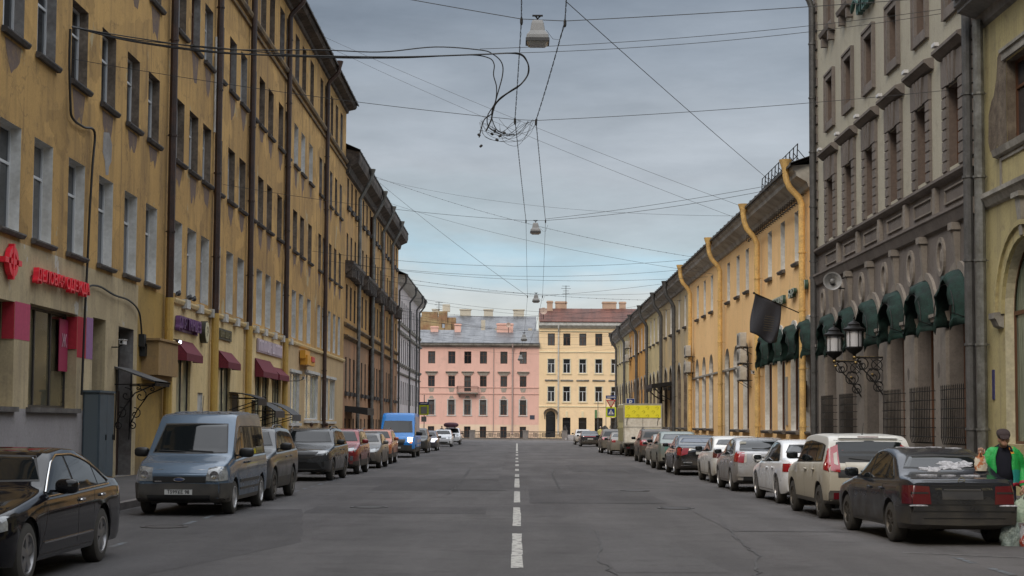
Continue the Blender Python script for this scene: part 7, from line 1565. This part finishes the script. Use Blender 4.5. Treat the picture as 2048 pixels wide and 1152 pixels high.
wire(at(1055, 592, 114)-Vector((13, 0, -1.4)), at(1055, 592, 114), 'span wire left of the third street lamp', .1, .012); wire(at(1055, 592, 114), at(1085, 592, 114), 'short wire the third street lamp hangs from', 0, .012); wire(at(1085, 592, 114), at(1085, 592, 114)+Vector((10.5, 0, 1.2)), 'span wire right of the third street lamp', .1, .012)
# pair of twisted supply lines along the street
tl_ = [at(1046, -900, 18), at(1043, 38, 36), at(1030, 239, 43.5), at(1052, 441, 80), at(1055, 592, 114), at(1048, 668, 146), at(1040, 705, 168)]
tr_ = [at(1190, -900, 18), at(1130, 42, 36), at(1072, 241, 43.5), at(1091, 441, 80), at(1085, 592, 114), at(1066, 668, 146), at(1052, 700, 168)]
for nm_, L_ in (('left', tl_), ('right', tr_)):
    b = MB(); 
    for i in range(len(L_)-1):
        p, q = L_[i], L_[i+1]; n = max(10, min(90, int((q-p).length/.22))) if i < 3 else 24; tw = i < 3
        for ph in ((0, pi) if tw else (0,)):
            b.tube([p.lerp(q, k/n)+Vector((cos(k*1.5+ph), 0, sin(k*1.5+ph)))*(.012 if tw else 0)-Vector((0, 0, (.25 if i > 2 else .06)*4*(k/n)*(1-k/n))) for k in range(n+1)], .008 if tw else .012, 4)
    o = b.build('supply_line', cabm, None); tag(o, '%s one of the two twisted lines running down the middle of the street' % nm_, 'cable', 'twisted lines along the street')
lgm = mat('lamp_grey', (.20, .205, .21), .5, var=.1, scale=4)
def street_lamp(x, y, Y, label, sc=1.0):
    p = at(x, y, Y); r_ = empty('street_lamp', p, 0, label, 'street lamp', 'lamps hanging over the middle of the street'); s_ = sc
    b = MB(); H_ = [(.115, .17, .30), (.14, .19, .22), (.17, .21, .05), (.25, .25, -.05), (.255, .255, -.14)]; vs = []
    for hx, hy, z in H_: vs += [(-hx*s_, -hy*s_, z*s_), (hx*s_, -hy*s_, z*s_), (hx*s_, hy*s_, z*s_), (-hx*s_, hy*s_, z*s_)]
    b.add(vs, [(0, 3, 2, 1)]+[(i*4+k, i*4+(k+1) % 4, i*4+4+(k+1) % 4, i*4+4+k) for i in range(4) for k in range(4)]+[(16, 17, 18, 19)]); b.build('housing', lgm, r_, bevel=.02*s_)
    b = MB(); b.box(-.27*s_, .27*s_, -.27*s_, .27*s_, -.20*s_, -.13*s_); b.build('rim', mat('dark_lamp_rim', (.04, .04, .042), .5), r_); b = MB(); b.add([(-.24*s_, -.24*s_, -.20*s_), (.24*s_, -.24*s_, -.20*s_), (.24*s_, .24*s_, -.20*s_), (-.24*s_, .24*s_, -.20*s_), (-.17*s_, -.17*s_, -.27*s_), (.17*s_, -.17*s_, -.27*s_), (.17*s_, .17*s_, -.27*s_), (-.17*s_, .17*s_, -.27*s_)], [(0, 1, 5, 4), (1, 2, 6, 5), (2, 3, 7, 6), (3, 0, 4, 7), (4, 5, 6, 7)]); b.build('diffuser', mat('milky_diffuser', (.45, .45, .43), .3), r_)
    b = MB(); b.tube([(0, 0, .28*s_), (0, 0, .36*s_), (.06*s_, 0, .42*s_)], .018, 5); b.tube([(-.06*s_, 0, .44*s_), (0, 0, .36*s_)], .018, 5); b.box(-.12*s_, .12*s_, -.03, .03, .42*s_, .45*s_); b.build('hanger', ironm, r_)
    b = MB(); b.tube([(.2*s_, 0, .1), (.35*s_, 0, -.1), (.5*s_, 0, -.12), (.62*s_, .0, .2)], .006, 4); b.build('feed_cable', cabm, r_)
street_lamp(1075, 69, 36, 'nearest grey street lamp hanging from the span wire at the top'); street_lamp(1071, 458, 80, 'second grey street lamp, hanging against the pale blue band of sky', 1.0); street_lamp(1072, 598, 114, 'third hanging street lamp, just above the chimneys of the yellow house', 1.0)
street_lamp(1048, 676, 146, 'fourth hanging street lamp, in front of the grey roof', 1.1); street_lamp(1041, 716, 168, 'farthest hanging street lamp, in front of the pink wall', 1.1)
b = MB()
for L_ in (tl_, tr_):
    for i in (1, 2, 3, 4): p = L_[i]; b.blob((p.x, p.y, p.z-.05), (.035, .035, .10), 2.5, 8, 5)
# insulators belong to the supply lines
o = b.build('insulator', cabm, bpy.data.objects['supply_line']); 
# road signs
gm_ = mat('grey_post', (.16, .16, .16), .5, metal=.4); sgb = mat('sign_blue', (.012, .035, .16), .4); sgw = mat('sign_white', (.55, .55, .55), .4); sgr = mat('sign_red', (.40, .015, .02), .4); sgy = mat('sign_lime_yellow', (.50, .58, .03), .4); sgk = mat('sign_black', (.015, .015, .015), .5)
def post(x, y, Y, label, top, side_=None, name='traffic_sign'):
    p = at(x, y, Y); r_ = empty(name, (p.x, Y, G(Y)+SW), 0, label, 'traffic sign'); b = MB(); b.tube([(0, .05, 0), (0, .05, top)], .04, 8); b.build('post', gm_, r_); return r_
def plate_(r_, z, w_, h_, m, nm_='sign_plate', y=-.0, par=None): b = MB(); b.box(-w_/2, w_/2, y-.012, y, z-h_/2, z+h_/2); return b.build(nm_, m, par or r_)
def zat(y, Y, r_): return at(1024, y, Y).z-r_.location.z
Y_ = 150; r_ = post(1222, 800, Y_, 'right corner post with blue arrow plate, give way triangle and yellow framed crossing sign', zat(788, Y_, bpy.data.objects[-1]) if 0 else 4.9)
z = zat(793, Y_, r_); a_ = plate_(r_, z, .95, .30, sgb); plate_(r_, z, .70, .07, sgw, 'arrow', -.014, a_); b = MB(); b.prism([(.28, z-.11), (.44, z), (.28, z+.11)], -.026, -.014, 1); b.build('arrow_head', sgw, a_)
z = zat(807, Y_, r_); b = MB(); b.prism([(-.46, z+.40), (.46, z+.40), (0, z-.42)], -.012, 0, 1); a_ = b.build('sign_plate', sgr, r_); b = MB(); b.prism([(-.32, z+.32), (.32, z+.32), (0, z-.25)], -.024, -.012, 1); b.build('sign_face', mat('aged_sign_face', (.45, .33, .25), .5), a_)
def crossing(r_, z, back=False, s_=1.0):
    a_ = plate_(r_, z, .95*s_, .95*s_, sgy); c_ = plate_(r_, z, .68*s_, .68*s_, sgb, 'sign_face', -.014, a_); b = MB(); b.prism([(-.27*s_, z-.22*s_), (.27*s_, z-.22*s_), (0, z+.25*s_)], -.038, -.026, 1); t_ = b.build('triangle', sgw, c_)
    b = MB(); b.blob((.02, -.042, z+.10*s_), (.035, .006, .035), 2, 8, 5); b.tube([(0, -.042, z+.07*s_), (-.01, -.042, z-.05*s_), (-.09*s_, -.042, z-.2*s_)], .02, 5); b.tube([(-.01, -.042, z-.05*s_), (.08*s_, -.042, z-.2*s_)], .02, 5); b.tube([(-.08*s_, -.042, z-.03*s_), (0, -.042, z+.04*s_), (.08*s_, -.042, z-.02*s_)], .015, 5); b.build('walking_figure', sgk, t_)
crossing(r_, zat(823, Y_, r_))
r_ = post(848, 810, 150, 'left corner post with blue arrow plate over a tilted yellow framed crossing sign', 4.6); r_.rotation_euler = (0, 0, radians(-25)); z = zat(808, 150, r_); a_ = plate_(r_, z, 1.0, .28, sgb); plate_(r_, z, .75, .07, sgw, 'arrow', -.014, a_); z = zat(821, 150, r_); plate_(r_, z, .98, .95, sgy); plate_(r_, z-.02, .66, .66, mat('grey_sign_back', (.22, .23, .22), .5), 'sign_face', -.014); plate_(r_, z-.85, .55, .5, mat('grey_sign_back', (.2, .2, .2)), 'lower_plate', -.0)
r_ = post(1261, 803, 128, 'blue parking sign with white letter P above the box truck', 4.4); z = zat(804, 128, r_); a_ = plate_(r_, z, .62, .62, sgb); plate_(r_, z, .67, .67, sgw, 'sign_border', .004, a_); t = text_obj('P', .55, sgw, 'lettering', a_, .004, bold=.012); t.location = (0, -.02, z)
r_ = post(1196, 815, 195, 'narrow green street nameplate on a thin post before the yellow house', 5.3, name='street_name_post'); z = zat(827, 195, r_); plate_(r_, z, .3, 1.0, mat('green_plate', (.10, .22, .10), .5)).location.x = -.25
r_ = post(1212, 815, 198, 'bare thin post between the street nameplate and the crossing sign', 5.2, name='street_post')
# canal railing, granite posts, footbridge
fm_ = mat('cast_iron_black', (.022, .021, .02), .6)
fz = -.52
r_ = empty('canal_railing', (0, 222.4, fz), 0, 'black cast iron railing with granite posts along the canal', 'railing')
posts = [-38, -27.5, -17, -6.5+.3, 1.2, 6.6]
for x in posts: b = MB(); b.box(x-.38, x+.38, -.3, .3, 0, 1.15); b.box(x-.44, x+.44, -.36, .36, 1.15, 1.25); b.build('granite_post', kerbm, r_)
for a, c in zip(posts[:-1], posts[1:]):
    b = MB(); b.box(a+.38, c-.38, -.05, .05, 1.0, 1.09); b.box(a+.38, c-.38, -.05, .05, .08, .16); n = int((c-a-.76)/.20)
    for k in range(n):
        x = a+.45+k*.2; b.box(x-.02, x+.02, -.02, .02, .16, 1.0)
        if (k//3) % 2 == 0: b.lathe([(.085, -.02), (.085, .02), (.05, .02), (.05, -.02)], (x+.1, 0, .62), 1, 10, closed=True); b.box(x+.05, x+.09, -.02, .02, .16, .5)
        else: b.box(x+.06, x+.15, -.02, .02, .3, .9)
    b.build('iron_panel', fm_, r_)
br = empty('footbridge', (9.5, 222.4, fz), 0, 'granite footbridge with spear topped iron rails at the right end of the canal railing', 'bridge')
b = MB(); K = 12; top = [(22*k/K, -.0+.6*sin(pi*k/K)) for k in range(K+1)]
b.prism([(y, z) for y, z in top]+[(22, -.6), (0, -.6)], -2.6, 3.4, 0); b.build('deck', kerbm, br)
b = MB(); b.add([(-2.9, -1.2, 0), (-2.6, -1.2, 0), (-2.6, 3, 1.05), (-2.9, 3, 1.05), (-2.9, -1.2, -.4), (-2.6, -1.2, -.4), (-2.6, 3, -.4), (-2.9, 3, -.4)], [(0, 1, 2, 3), (0, 3, 7, 4), (0, 1, 5, 4), (1, 2, 6, 5)]); b.build('stair_cheek', kerbm, br)
for x in (-2.5, 3.3):
    b = MB()
    for k in range(30): y = k*.74; z0 = -.0+.6*sin(pi*y/22); b.tube([(x, y, z0), (x, y, z0+1.15)], .03, 4); b.lathe([(.06, z0+1.1), (.03, z0+1.2), (.001, z0+1.42)], (x, y, 0), 2, 6)
    b.tube([(x, 22*k/20, 1-.0+.6*sin(pi*k/20)) for k in range(21)], .045, 5); b.tube([(x, 22*k/20, .35+.6*sin(pi*k/20)) for k in range(21)], .03, 5); b.build('iron_rail', fm_, br)
b = MB()
for k in range(20): x = 3.4+k*.55; b.tube([(x, .0, 0), (x, 0, 1.75)], .035, 4); b.lathe([(.10, 1.7), (.05, 1.85), (.001, 2.15)], (x, 0, 0), 2, 6)
b.tube([(3.4, 0, 1.5), (14, 0, 1.5)], .04, 4); b.tube([(3.4, 0, .4), (14, 0, .4)], .04, 4); b.build('spear_fence', fm_, br)
# aerials and dishes on the far roofs
def antenna(x, y, Y, h, label):
    p = at(x, y, Y); r_ = empty('roof_antenna', p, 0, label, 'antenna'); b = MB(); b.tube([(0, 0, -h), (0, 0, 0)], .05, 5); b.build('mast', ironm, r_); b = MB()
    for k, w_ in enumerate((1.2, 1.5, .9, 1.1)): b.tube([(-w_/2, 0, -.1-k*.38), (w_/2, 0, -.1-k*.38)], .035, 4)
    b.build('antenna_rods', ironm, r_)
antenna(1132, 571, 252, 3.0, 'television aerial on the red roof of the yellow house'); antenna(878, 604, 268, 3.0, 'television aerial above the broken brick chimneys')
def dish(x, y, Y, r, label): p = at(x, y, Y); b = MB(); b.lathe([(.02, .16), (r*.5, .12), (r*.85, .04), (r, -.02), (r*.97, -.06), (.02, .08)], (0, 0, 0), 1, 18); o = b.build('satellite_dish', mat('peach_dish', (.45, .33, .27), .5), None, smooth=True); o.location = p; tag(o, label, 'satellite dish'); q = MB(); q.tube([(0, .1, 0), (0, .2, -1.3)], .05, 5); q.build('mount', ironm, o)
dish(1087, 622, 248, .55, 'pale satellite dish at the left end of the red roof'); dish(1017, 650, 252, .4, 'small dish on the chimney of the pink house')
# birds and junction boxes on the shop cornice
for i, (u, n) in enumerate(((55.9, .1), (57.7, .12), (58.4, .14))):
    b = MB(TL); b.blob((u, n, 6.24), (.17, .09, .09), 2.2, 10, 6); b.blob((u+.16, n, 6.32), (.06, .05, .05), 2, 8, 5); b.add([(u-.15, n-.04, 6.24), (u-.15, n+.04, 6.24), (u-.33, n+.03, 6.17), (u-.33, n-.03, 6.17)], [(0, 1, 2, 3)]); o = b.build('pigeon', mat('dark_pigeon', (.03, .03, .033), .7), None, smooth=True); tag(o, 'dark pigeon on the white corbels above the purple sign, %s' % ('beside the brown pipe', 'middle one', 'farthest of the three')[i], 'pigeon', 'pigeons on the corbels')
# stone street bollard-like block by the entrance pipe
b = MB(); b.blob((-10.9, 51.2, SW+.3), (.35, .5, .42), 3, 14, 8); o = b.build('stone_block', plaster('dark_rough_stone', (.12, .105, .09), (.08, .07, .06), (.05, .045, .04), 2, .3, 0, bump=.9), None, smooth=True); tag(o, 'dark rough stone block on the pavement behind the blue van', 'stone')

r_ = empty('shop_spotlight', TL(55.6, .25, 4.52), 0, 'small lit bluish white spotlight under the first maroon awning', 'lamp'); b = MB(); b.blob((0, 0, 0), (.06, .06, .06), 2, 10, 6); b.build('bulb', mat('lit_spot', (.9, .9, 1), .3, emit=((.75, .78, 1.0), 6.0)), r_); b = MB(); b.tube([(-.35, 0, .12), (-.05, 0, .08)], .02, 5); b.blob((-.06, 0, .04), (.06, .09, .07), 2, 8, 5); b.build('lamp_bracket', cblk, r_)
# ================================================================ PEOPLE
skin = mat('skin', (.34, .19, .13), .5, var=.1, scale=12); jeans = mat('dark_jeans', (.018, .022, .04), .8, var=.2, scale=8, bump=.3)
def skin_tube(name, chains, m, parent):
    "fallback-free limb surface: tapered tubes joined at shared joints by spheres, one mesh with a remesh to fuse them"
    b = MB()
    for ch in chains:
        P = [Vector(p) for p, r in ch]; R_ = [r for p, r in ch]; Q, RR = [], []
        for i in range(len(P)-1):
            a, b_, c, d = P[max(0, i-1)], P[i], P[i+1], P[min(len(P)-1, i+2)]
            for k in range(4): t_ = k/4; Q.append(.5*((2*b_)+(c-a)*t_+(2*a-5*b_+4*c-d)*t_*t_+(3*b_-a-3*c+d)*t_**3)); RR.append(R_[i]+(R_[i+1]-R_[i])*t_)
        Q.append(P[-1]); RR.append(R_[-1]); b.tube(Q, RR, 12)
        for p, r in ((P[0], R_[0]), (P[-1], R_[-1])): b.blob(tuple(p), (r, r, r), 2, 12, 8)
    return b
def fuse(b, name, m, parent, vox=.012, each=None):
    o = b.build(name, m, parent, smooth=True, angle=180); rm = o.modifiers.new('fuse', 'REMESH'); rm.mode = 'VOXEL'; rm.voxel_size = vox; rm.use_smooth_shade = True
    sm = o.modifiers.new('soft', 'SMOOTH'); sm.iterations = 4; sm.factor = .5; return o
def squash(b, f, i0=0):
    b.v[i0:] = [tuple(f(*v)) for v in b.v[i0:]]
# man in the green jacket, head bowed over the bag in his raised hand. local: x to his left as seen from behind, faces -y (towards us)
mn = empty('person', (7.60, 25.15, 0.0), radians(-8), 'man in dark flat cap and green jacket bowed over a bag beside grey saloon', 'person')
b = skin_tube('', [[((-.10, .02, .10), .055), ((-.10, .0, .50), .06), ((-.09, 0, .88), .085)], [((.11, .04, .10), .055), ((.11, .02, .50), .06), ((.09, 0, .88), .085)],
   [((0, 0, .90), .11), ((0, .0, 1.10), .11), ((0, -.01, 1.30), .11), ((0, -.02, 1.39), .09), ((0, -.05, 1.46), .06), ((0, -.10, 1.52), .055)],
   [((.0, -.01, 1.38), .09), ((.19, -.0, 1.37), .07), ((.27, .04, 1.12), .055), ((.28, -.10, .92), .042), ((.28, -.17, .84), .033)],
   [((.0, -.01, 1.38), .09), ((-.19, -.0, 1.36), .07), ((-.30, -.06, 1.14), .055), ((-.36, -.30, 1.27), .042), ((-.385, -.40, 1.33), .033)]], skin, mn)
b.blob((0, -.14, 1.578), (.076, .094, .108), 2.1, 18, 12, Matrix.Rotation(radians(28), 3, 'X')); b.blob((0, -.215, 1.52), (.05, .045, .05), 2, 12, 8); b.blob((0, -.252, 1.565), (.015, .024, .025), 2, 8, 6)
for s_ in (1, -1): b.blob((s_*.080, -.13, 1.575), (.014, .03, .036), 2, 8, 6)
body = fuse(b, 'body', skin, mn, .012)
def hand(root, wrist, d, palmn, label, curl=1.0, s_=1.0):
    "palm, four curled fingers of unequal length and a thumb"
    w_ = Vector(wrist); d = Vector(d).normalized(); n = Vector(palmn).normalized(); n = (n-d*n.dot(d)).normalized(); sd_ = d.cross(n); b = MB(); c = w_+d*.045
    M_ = Matrix((sd_, d, n)).transposed(); b.blob(tuple(c), (.042*s_, .052*s_, .017*s_), 2.6, 12, 8, M_)
    for k, L_ in enumerate((.068, .078, .073, .058)):
        o_ = w_+d*.088+sd_*(-.030+.020*k); p = [o_]; a = 0
        for q in range(3): a += curl*(.55+.25*q); p.append(p[-1]+(d*cos(a)+n*sin(a))*L_*(.45, .32, .25)[q])
        b.tube(p, [.0095, .009, .0085, .0075], 8); b.blob(tuple(p[-1]), (.0078,)*3, 2, 8, 5)
    o_ = w_+d*.03-sd_*.036; p = [o_, o_-sd_*.022+d*.025+n*.012, o_-sd_*.02+d*.05+n*.03, o_-sd_*.008+d*.062+n*.045]; b.tube(p, [.013, .0115, .010, .008], 8); b.blob(tuple(p[-1]), (.0085,)*3, 2, 8, 5)
    return b.build('hand', skin, root, smooth=True, angle=180)
hand(mn, (-.385, -.40, 1.33), (-.12, -.5, .85), (.3, .8, .3), 'raised', 1.1); hand(mn, (.28, -.17, .84), (.05, -.25, -.95), (-.6, .4, 0), 'lowered', 1.25)
grn = mat('bright_green_jacket', (.008, .30, .055), .55, var=.25, scale=6, bump=.5); teal = mat('teal_jacket_panel', (.01, .22, .20), .55, var=.2, scale=6, bump=.4); orj = mat('orange_jacket_yoke', (.62, .24, .02), .6, bump=.3); redj = mat('red_jacket_hem', (.35, .02, .04), .6, bump=.3); navy = mat('navy_jumper', (.006, .007, .016), .95, bump=.4, scale=10)
# jumper
b = MB(); b.tube([(0, .01, .93), (0, .01, 1.1), (0, -.0, 1.28), (0, -.02, 1.38), (0, -.05, 1.45), (0, -.07, 1.485)], [.165, .17, .175, .15, .088, .075], 18)
squash(b, lambda x, y, z: (x*1.15, y*.85-.005, z)); b.build('jumper', navy, mn, smooth=True, angle=180)
# trousers
b = skin_tube('', [[((-.11, .02, .07), .085), ((-.11, .0, .50), .09), ((-.085, 0, .90), .115)], [((.12, .04, .07), .085), ((.12, .02, .50), .09), ((.085, 0, .90), .115)], [((-.05, 0, .93), .135), ((.05, 0, .93), .135)]], jeans, mn); fuse(b, 'trousers', jeans, mn, .014)
# open jacket: a shell round back and sides, two hanging fronts, sleeves
b = MB(); K, J = 26, 12; V = []
for j in range(J+1):
    g = j/J; z = .86+.60*g
    for k in range(K+1):
        a = radians(-62)+radians(304)*k/K
        w1 = .235+.02*sin(g*3)-(.07*max(0, g-.75)*4 if g > .75 else 0)+.05*(1-g)*.6; d1 = .165+.03*(1-g)-(.05*max(0, g-.75)*4 if g > .75 else 0)
        V.append((w1*cos(a)+.010*sin(k*2.1+j*.7), d1*sin(a)*1.05+.012*sin(k*1.7+j), z+.008*sin(k*1.3)))
b.add(V, [(j*(K+1)+k, j*(K+1)+k+1, (j+1)*(K+1)+k+1, (j+1)*(K+1)+k) for j in range(J) for k in range(K)]); b.m = [1 if (i//K) < 1 else (2 if (i//K) < 5 and i % K < 12 else (3 if (i//K) > 9 and i % K < 9 else 0)) for i in range(len(b.f))]
o = b.build('jacket', [grn, redj, teal, orj], mn, smooth=True, angle=180, recalc=False); sm = o.modifiers.new('t', 'SOLIDIFY'); sm.thickness = .014
def sleeve(ch, m, cuff):
    b = skin_tube('', [ch], m, mn); rn_ = random.Random(3); b.v = [tuple(Vector(v)+Vector((.006*sin(v[2]*90), .006*sin(v[2]*70+v[0]*30), 0))) for v in b.v]; o = b.build('sleeve', m, mn, smooth=True, angle=180)
    c = MB(); p, q = Vector(ch[-2][0]), Vector(ch[-1][0]); d = (q-p).normalized(); c.tube([q-d*.03, q+d*.02], [ch[-1][1]*1.12]*2, 14); c.build('cuff', cuff, o, smooth=True); return o
sleeve([((.15, -.0, 1.37), .105), ((.225, .02, 1.30), .095), ((.29, .05, 1.12), .082), ((.30, -.05, .98), .070), ((.285, -.13, .89), .058)], grn, redj)
sleeve([((-.15, -.0, 1.36), .105), ((-.225, -.01, 1.29), .09), ((-.30, -.06, 1.14), .08), ((-.345, -.20, 1.20), .068), ((-.37, -.32, 1.28), .055)], grn, redj)
b = MB(); b.tube([(-.10, -.06, 1.45), (0, .03, 1.49), (.10, -.06, 1.45), (.12, -.14, 1.40)], [.035, .045, .035, .02], 8); b.build('collar', navy, mn, smooth=True)
# cap, hair, spectacles, eyes, mouth
b = MB(); b.blob((0, -.115, 1.668), (.106, .138, .064), 2.3, 20, 10, Matrix.Rotation(radians(24), 3, 'X')); b.blob((0, -.245, 1.625), (.075, .065, .013), 2.2, 14, 6, Matrix.Rotation(radians(40), 3, 'X')); b.build('flat_cap', mat('dark_tweed_cap', (.035, .022, .022), .95, var=.4, scale=30, bump=.6), mn, smooth=True)
b = MB(); b.blob((0, -.07, 1.60), (.082, .062, .07), 2.2, 14, 8); b.build('hair', mat('grey_hair', (.13, .12, .11), .8), mn, smooth=True)
b = MB()
for s_ in (1, -1): b.blob((s_*.031, -.228, 1.590), (.012, .008, .009), 2, 10, 6)
b.build('eyes', mat('dark_eyes', (.03, .02, .02), .3), body, smooth=True)
b = MB(); b.blob((0, -.245, 1.518), (.022, .006, .005), 2, 10, 5); b.build('mouth', mat('lips', (.24, .09, .08), .5), body, smooth=True)
b = MB()
for s_ in (1, -1): b.tube([(s_*.031+.024*cos(a*pi/7), -.243, 1.588+.018*sin(a*pi/7)) for a in range(15)], .0022, 4)
b.tube([(.055, -.24, 1.59), (.082, -.14, 1.60)], .0025, 4); b.tube([(-.055, -.24, 1.59), (-.082, -.14, 1.60)], .0025, 4); b.tube([(-.008, -.245, 1.592), (.008, -.245, 1.592)], .0022, 4); b.build('spectacles', cblk, mn)
for s_ in (-.11, .12): b = MB(); b.blob((s_, -.05, .045), (.05, .14, .05), 2.4, 14, 8); b.build('shoe', mat('black_shoe', (.012, .012, .012), .4), mn, smooth=True)
# things he holds and has put down
def bag(name, loc, rx, ry, h, m, label, cat, crum=.02, handles=True, seed=1, rz=0, hz=None):
    rn_ = random.Random(seed); r_ = empty(name, loc, rz, label, cat); b = MB(); K, J = 22, 12; V = []; ph = [rn_.uniform(0, 6) for _ in range(6)]
    for j in range(J+1):
        g = j/J; f = (1-.22*g-.45*max(0, g-.8)) * (0.9+.12*sin(g*pi))
        for k in range(K): a = 2*pi*k/K; w_ = 1+.10*sin(3*a+ph[0]+g*4)+.07*sin(7*a+ph[1]-g*9)+.05*sin(11*a+g*14+ph[2]); V.append((rx*f*w_*cos(a), ry*f*w_*sin(a), h*g+crum*sin(5*a+ph[3])*(g > .9)))
    b.add(V, [(j*K+k, j*K+(k+1) % K, (j+1)*K+(k+1) % K, (j+1)*K+k) for j in range(J) for k in range(K)]+[tuple(range(K))[::-1]]); b.build('bag_body', m, r_, smooth=True, angle=60)
    if handles:
        b = MB()
        for s_ in (1, -1): b.tube([(-rx*.4, s_*ry*.4, h*.97), (-rx*.2, s_*ry*.15, h*1.12), (0, 0, hz or h*1.22), (rx*.2, s_*ry*.15, h*1.12), (rx*.4, s_*ry*.4, h*.97)], .008, 5)
        b.build('handle', m, r_)
    return r_
Mw = mn.matrix_basis if 0 else Matrix.Translation((7.60, 25.15, 0)) @ Matrix.Rotation(radians(-8), 4, 'Z')
pg = mat('pale_green_bag', (.27, .36, .27), .4, var=.2, scale=5, col2=(.36, .42, .33), bump=.5); p = Mw @ Vector((.30, -.23, .31)); bag('carrier_bag', p, .19, .11, .36, pg, 'pale green carrier bag hanging from the lowered hand of the man', 'bag', hz=.46, seed=4)
p = Mw @ Vector((-.40, -.47, 1.10)); bag('cloth_bag', p, .10, .06, .22, mat('orange_white_cloth', (.42, .15, .06), .7, col2=(.50, .45, .36), scale=6, thr=(.44, .48)), 'small orange and white cloth bag in the raised hand of the man', 'bag', hz=.30, seed=7)
bag('carrier_bag', (7.43, 24.2, .0), .17, .14, .34, mat('clear_grey_bag', (.13, .17, .16), .25, var=.4, scale=8, col2=(.28, .34, .32), bump=.8), 'crumpled grey green translucent bag standing on the road by the bumper', 'bag', seed=9); bag('carrier_bag', (7.66, 24.1, .0), .15, .14, .32, mat('shiny_red_bag', (.30, .05, .03), .2, metal=.3, col2=(.4, .4, .42), scale=7, thr=(.46, .54), bump=.8), 'shiny orange red bag standing at the right edge of the picture', 'bag', seed=12)
# small distant walkers
def walker(X, Y, rz, top, bot, hair, label, h=1.0, z=SW):
    r_ = empty('person', (X, Y, G(Y)+z), radians(rz), label, 'person')
    b = skin_tube('', [[((-.09, .10, .06), .05), ((-.09, .05, .48), .055), ((-.08, 0, .88), .08)], [((.10, -.12, .06), .05), ((.10, -.08, .48), .055), ((.08, 0, .88), .08)], [((0, 0, .9), .12), ((0, 0, 1.15), .13), ((0, 0, 1.36), .13), ((0, 0, 1.44), .06), ((0, -.01, 1.52), .055)], [((0, 0, 1.38), .08), ((.19, 0, 1.36), .065), ((.24, .02, 1.1), .05), ((.23, -.1, .88), .04)], [((0, 0, 1.38), .08), ((-.19, 0, 1.36), .065), ((-.24, .02, 1.1), .05), ((-.23, -.08, .88), .04)]], skin, r_)
    b.blob((0, -.015, 1.62), (.076, .095, .115), 2.1, 14, 10); b.blob((0, -.115, 1.60), (.014, .02, .022), 2, 8, 5)
    for s_ in (1, -1): b.blob((s_*.235, -.1, .82), (.025, .035, .055), 2, 8, 6)
    fuse(b, 'body', skin, r_, .02)
    c = skin_tube('', [[((0, 0, .80), .17), ((0, 0, 1.1), .165), ((0, 0, 1.36), .16), ((0, 0, 1.44), .08)], [((.05, 0, 1.37), .10), ((.2, 0, 1.34), .085), ((.245, .02, 1.1), .07), ((.235, -.08, .92), .055)], [((-.05, 0, 1.37), .10), ((-.2, 0, 1.34), .085), ((-.245, .02, 1.1), .07), ((-.235, -.06, .92), .055)]], top, r_); fuse(c, 'coat', top, r_, .02)
    c = skin_tube('', [[((-.09, .10, .08), .07), ((-.09, .05, .48), .075), ((-.08, 0, .88), .105)], [((.10, -.12, .08), .07), ((.10, -.08, .48), .075), ((.08, 0, .88), .105)]], bot, r_); fuse(c, 'trousers', bot, r_, .02)
    c = MB(); c.blob((0, .012, 1.655), (.088, .098, .09), 2.2, 12, 8); c.build('hair', hair, r_, smooth=True); r_.scale = (h, h, h); return r_
dk = mat('dark_coat', (.02, .018, .03), .8); pur = mat('violet_coat', (.06, .03, .10), .8); ylj = mat('pale_yellow_jacket', (.52, .48, .18), .7); whh = mat('white_hat', (.5, .5, .48), .7); brh = mat('brown_hair', (.06, .035, .025), .7)
walker(-9.55, 74.5, 180, pur, dk, brh, 'person in a violet coat on the left pavement behind the iron grey crossover'); walker(-8.95, 75.4, 170, mat('grey_fur_coat', (.22, .19, .17), .9), dk, brh, 'person in a grey coat next to the person in violet')
walker(7.95, 152.5, 10, ylj, dk, whh, 'person in pale yellow jacket and white hat near the far right cars', z=SW); walker(-8.9, 190, 30, dk, dk, brh, 'dark dressed person on the far left pavement by the pink house')
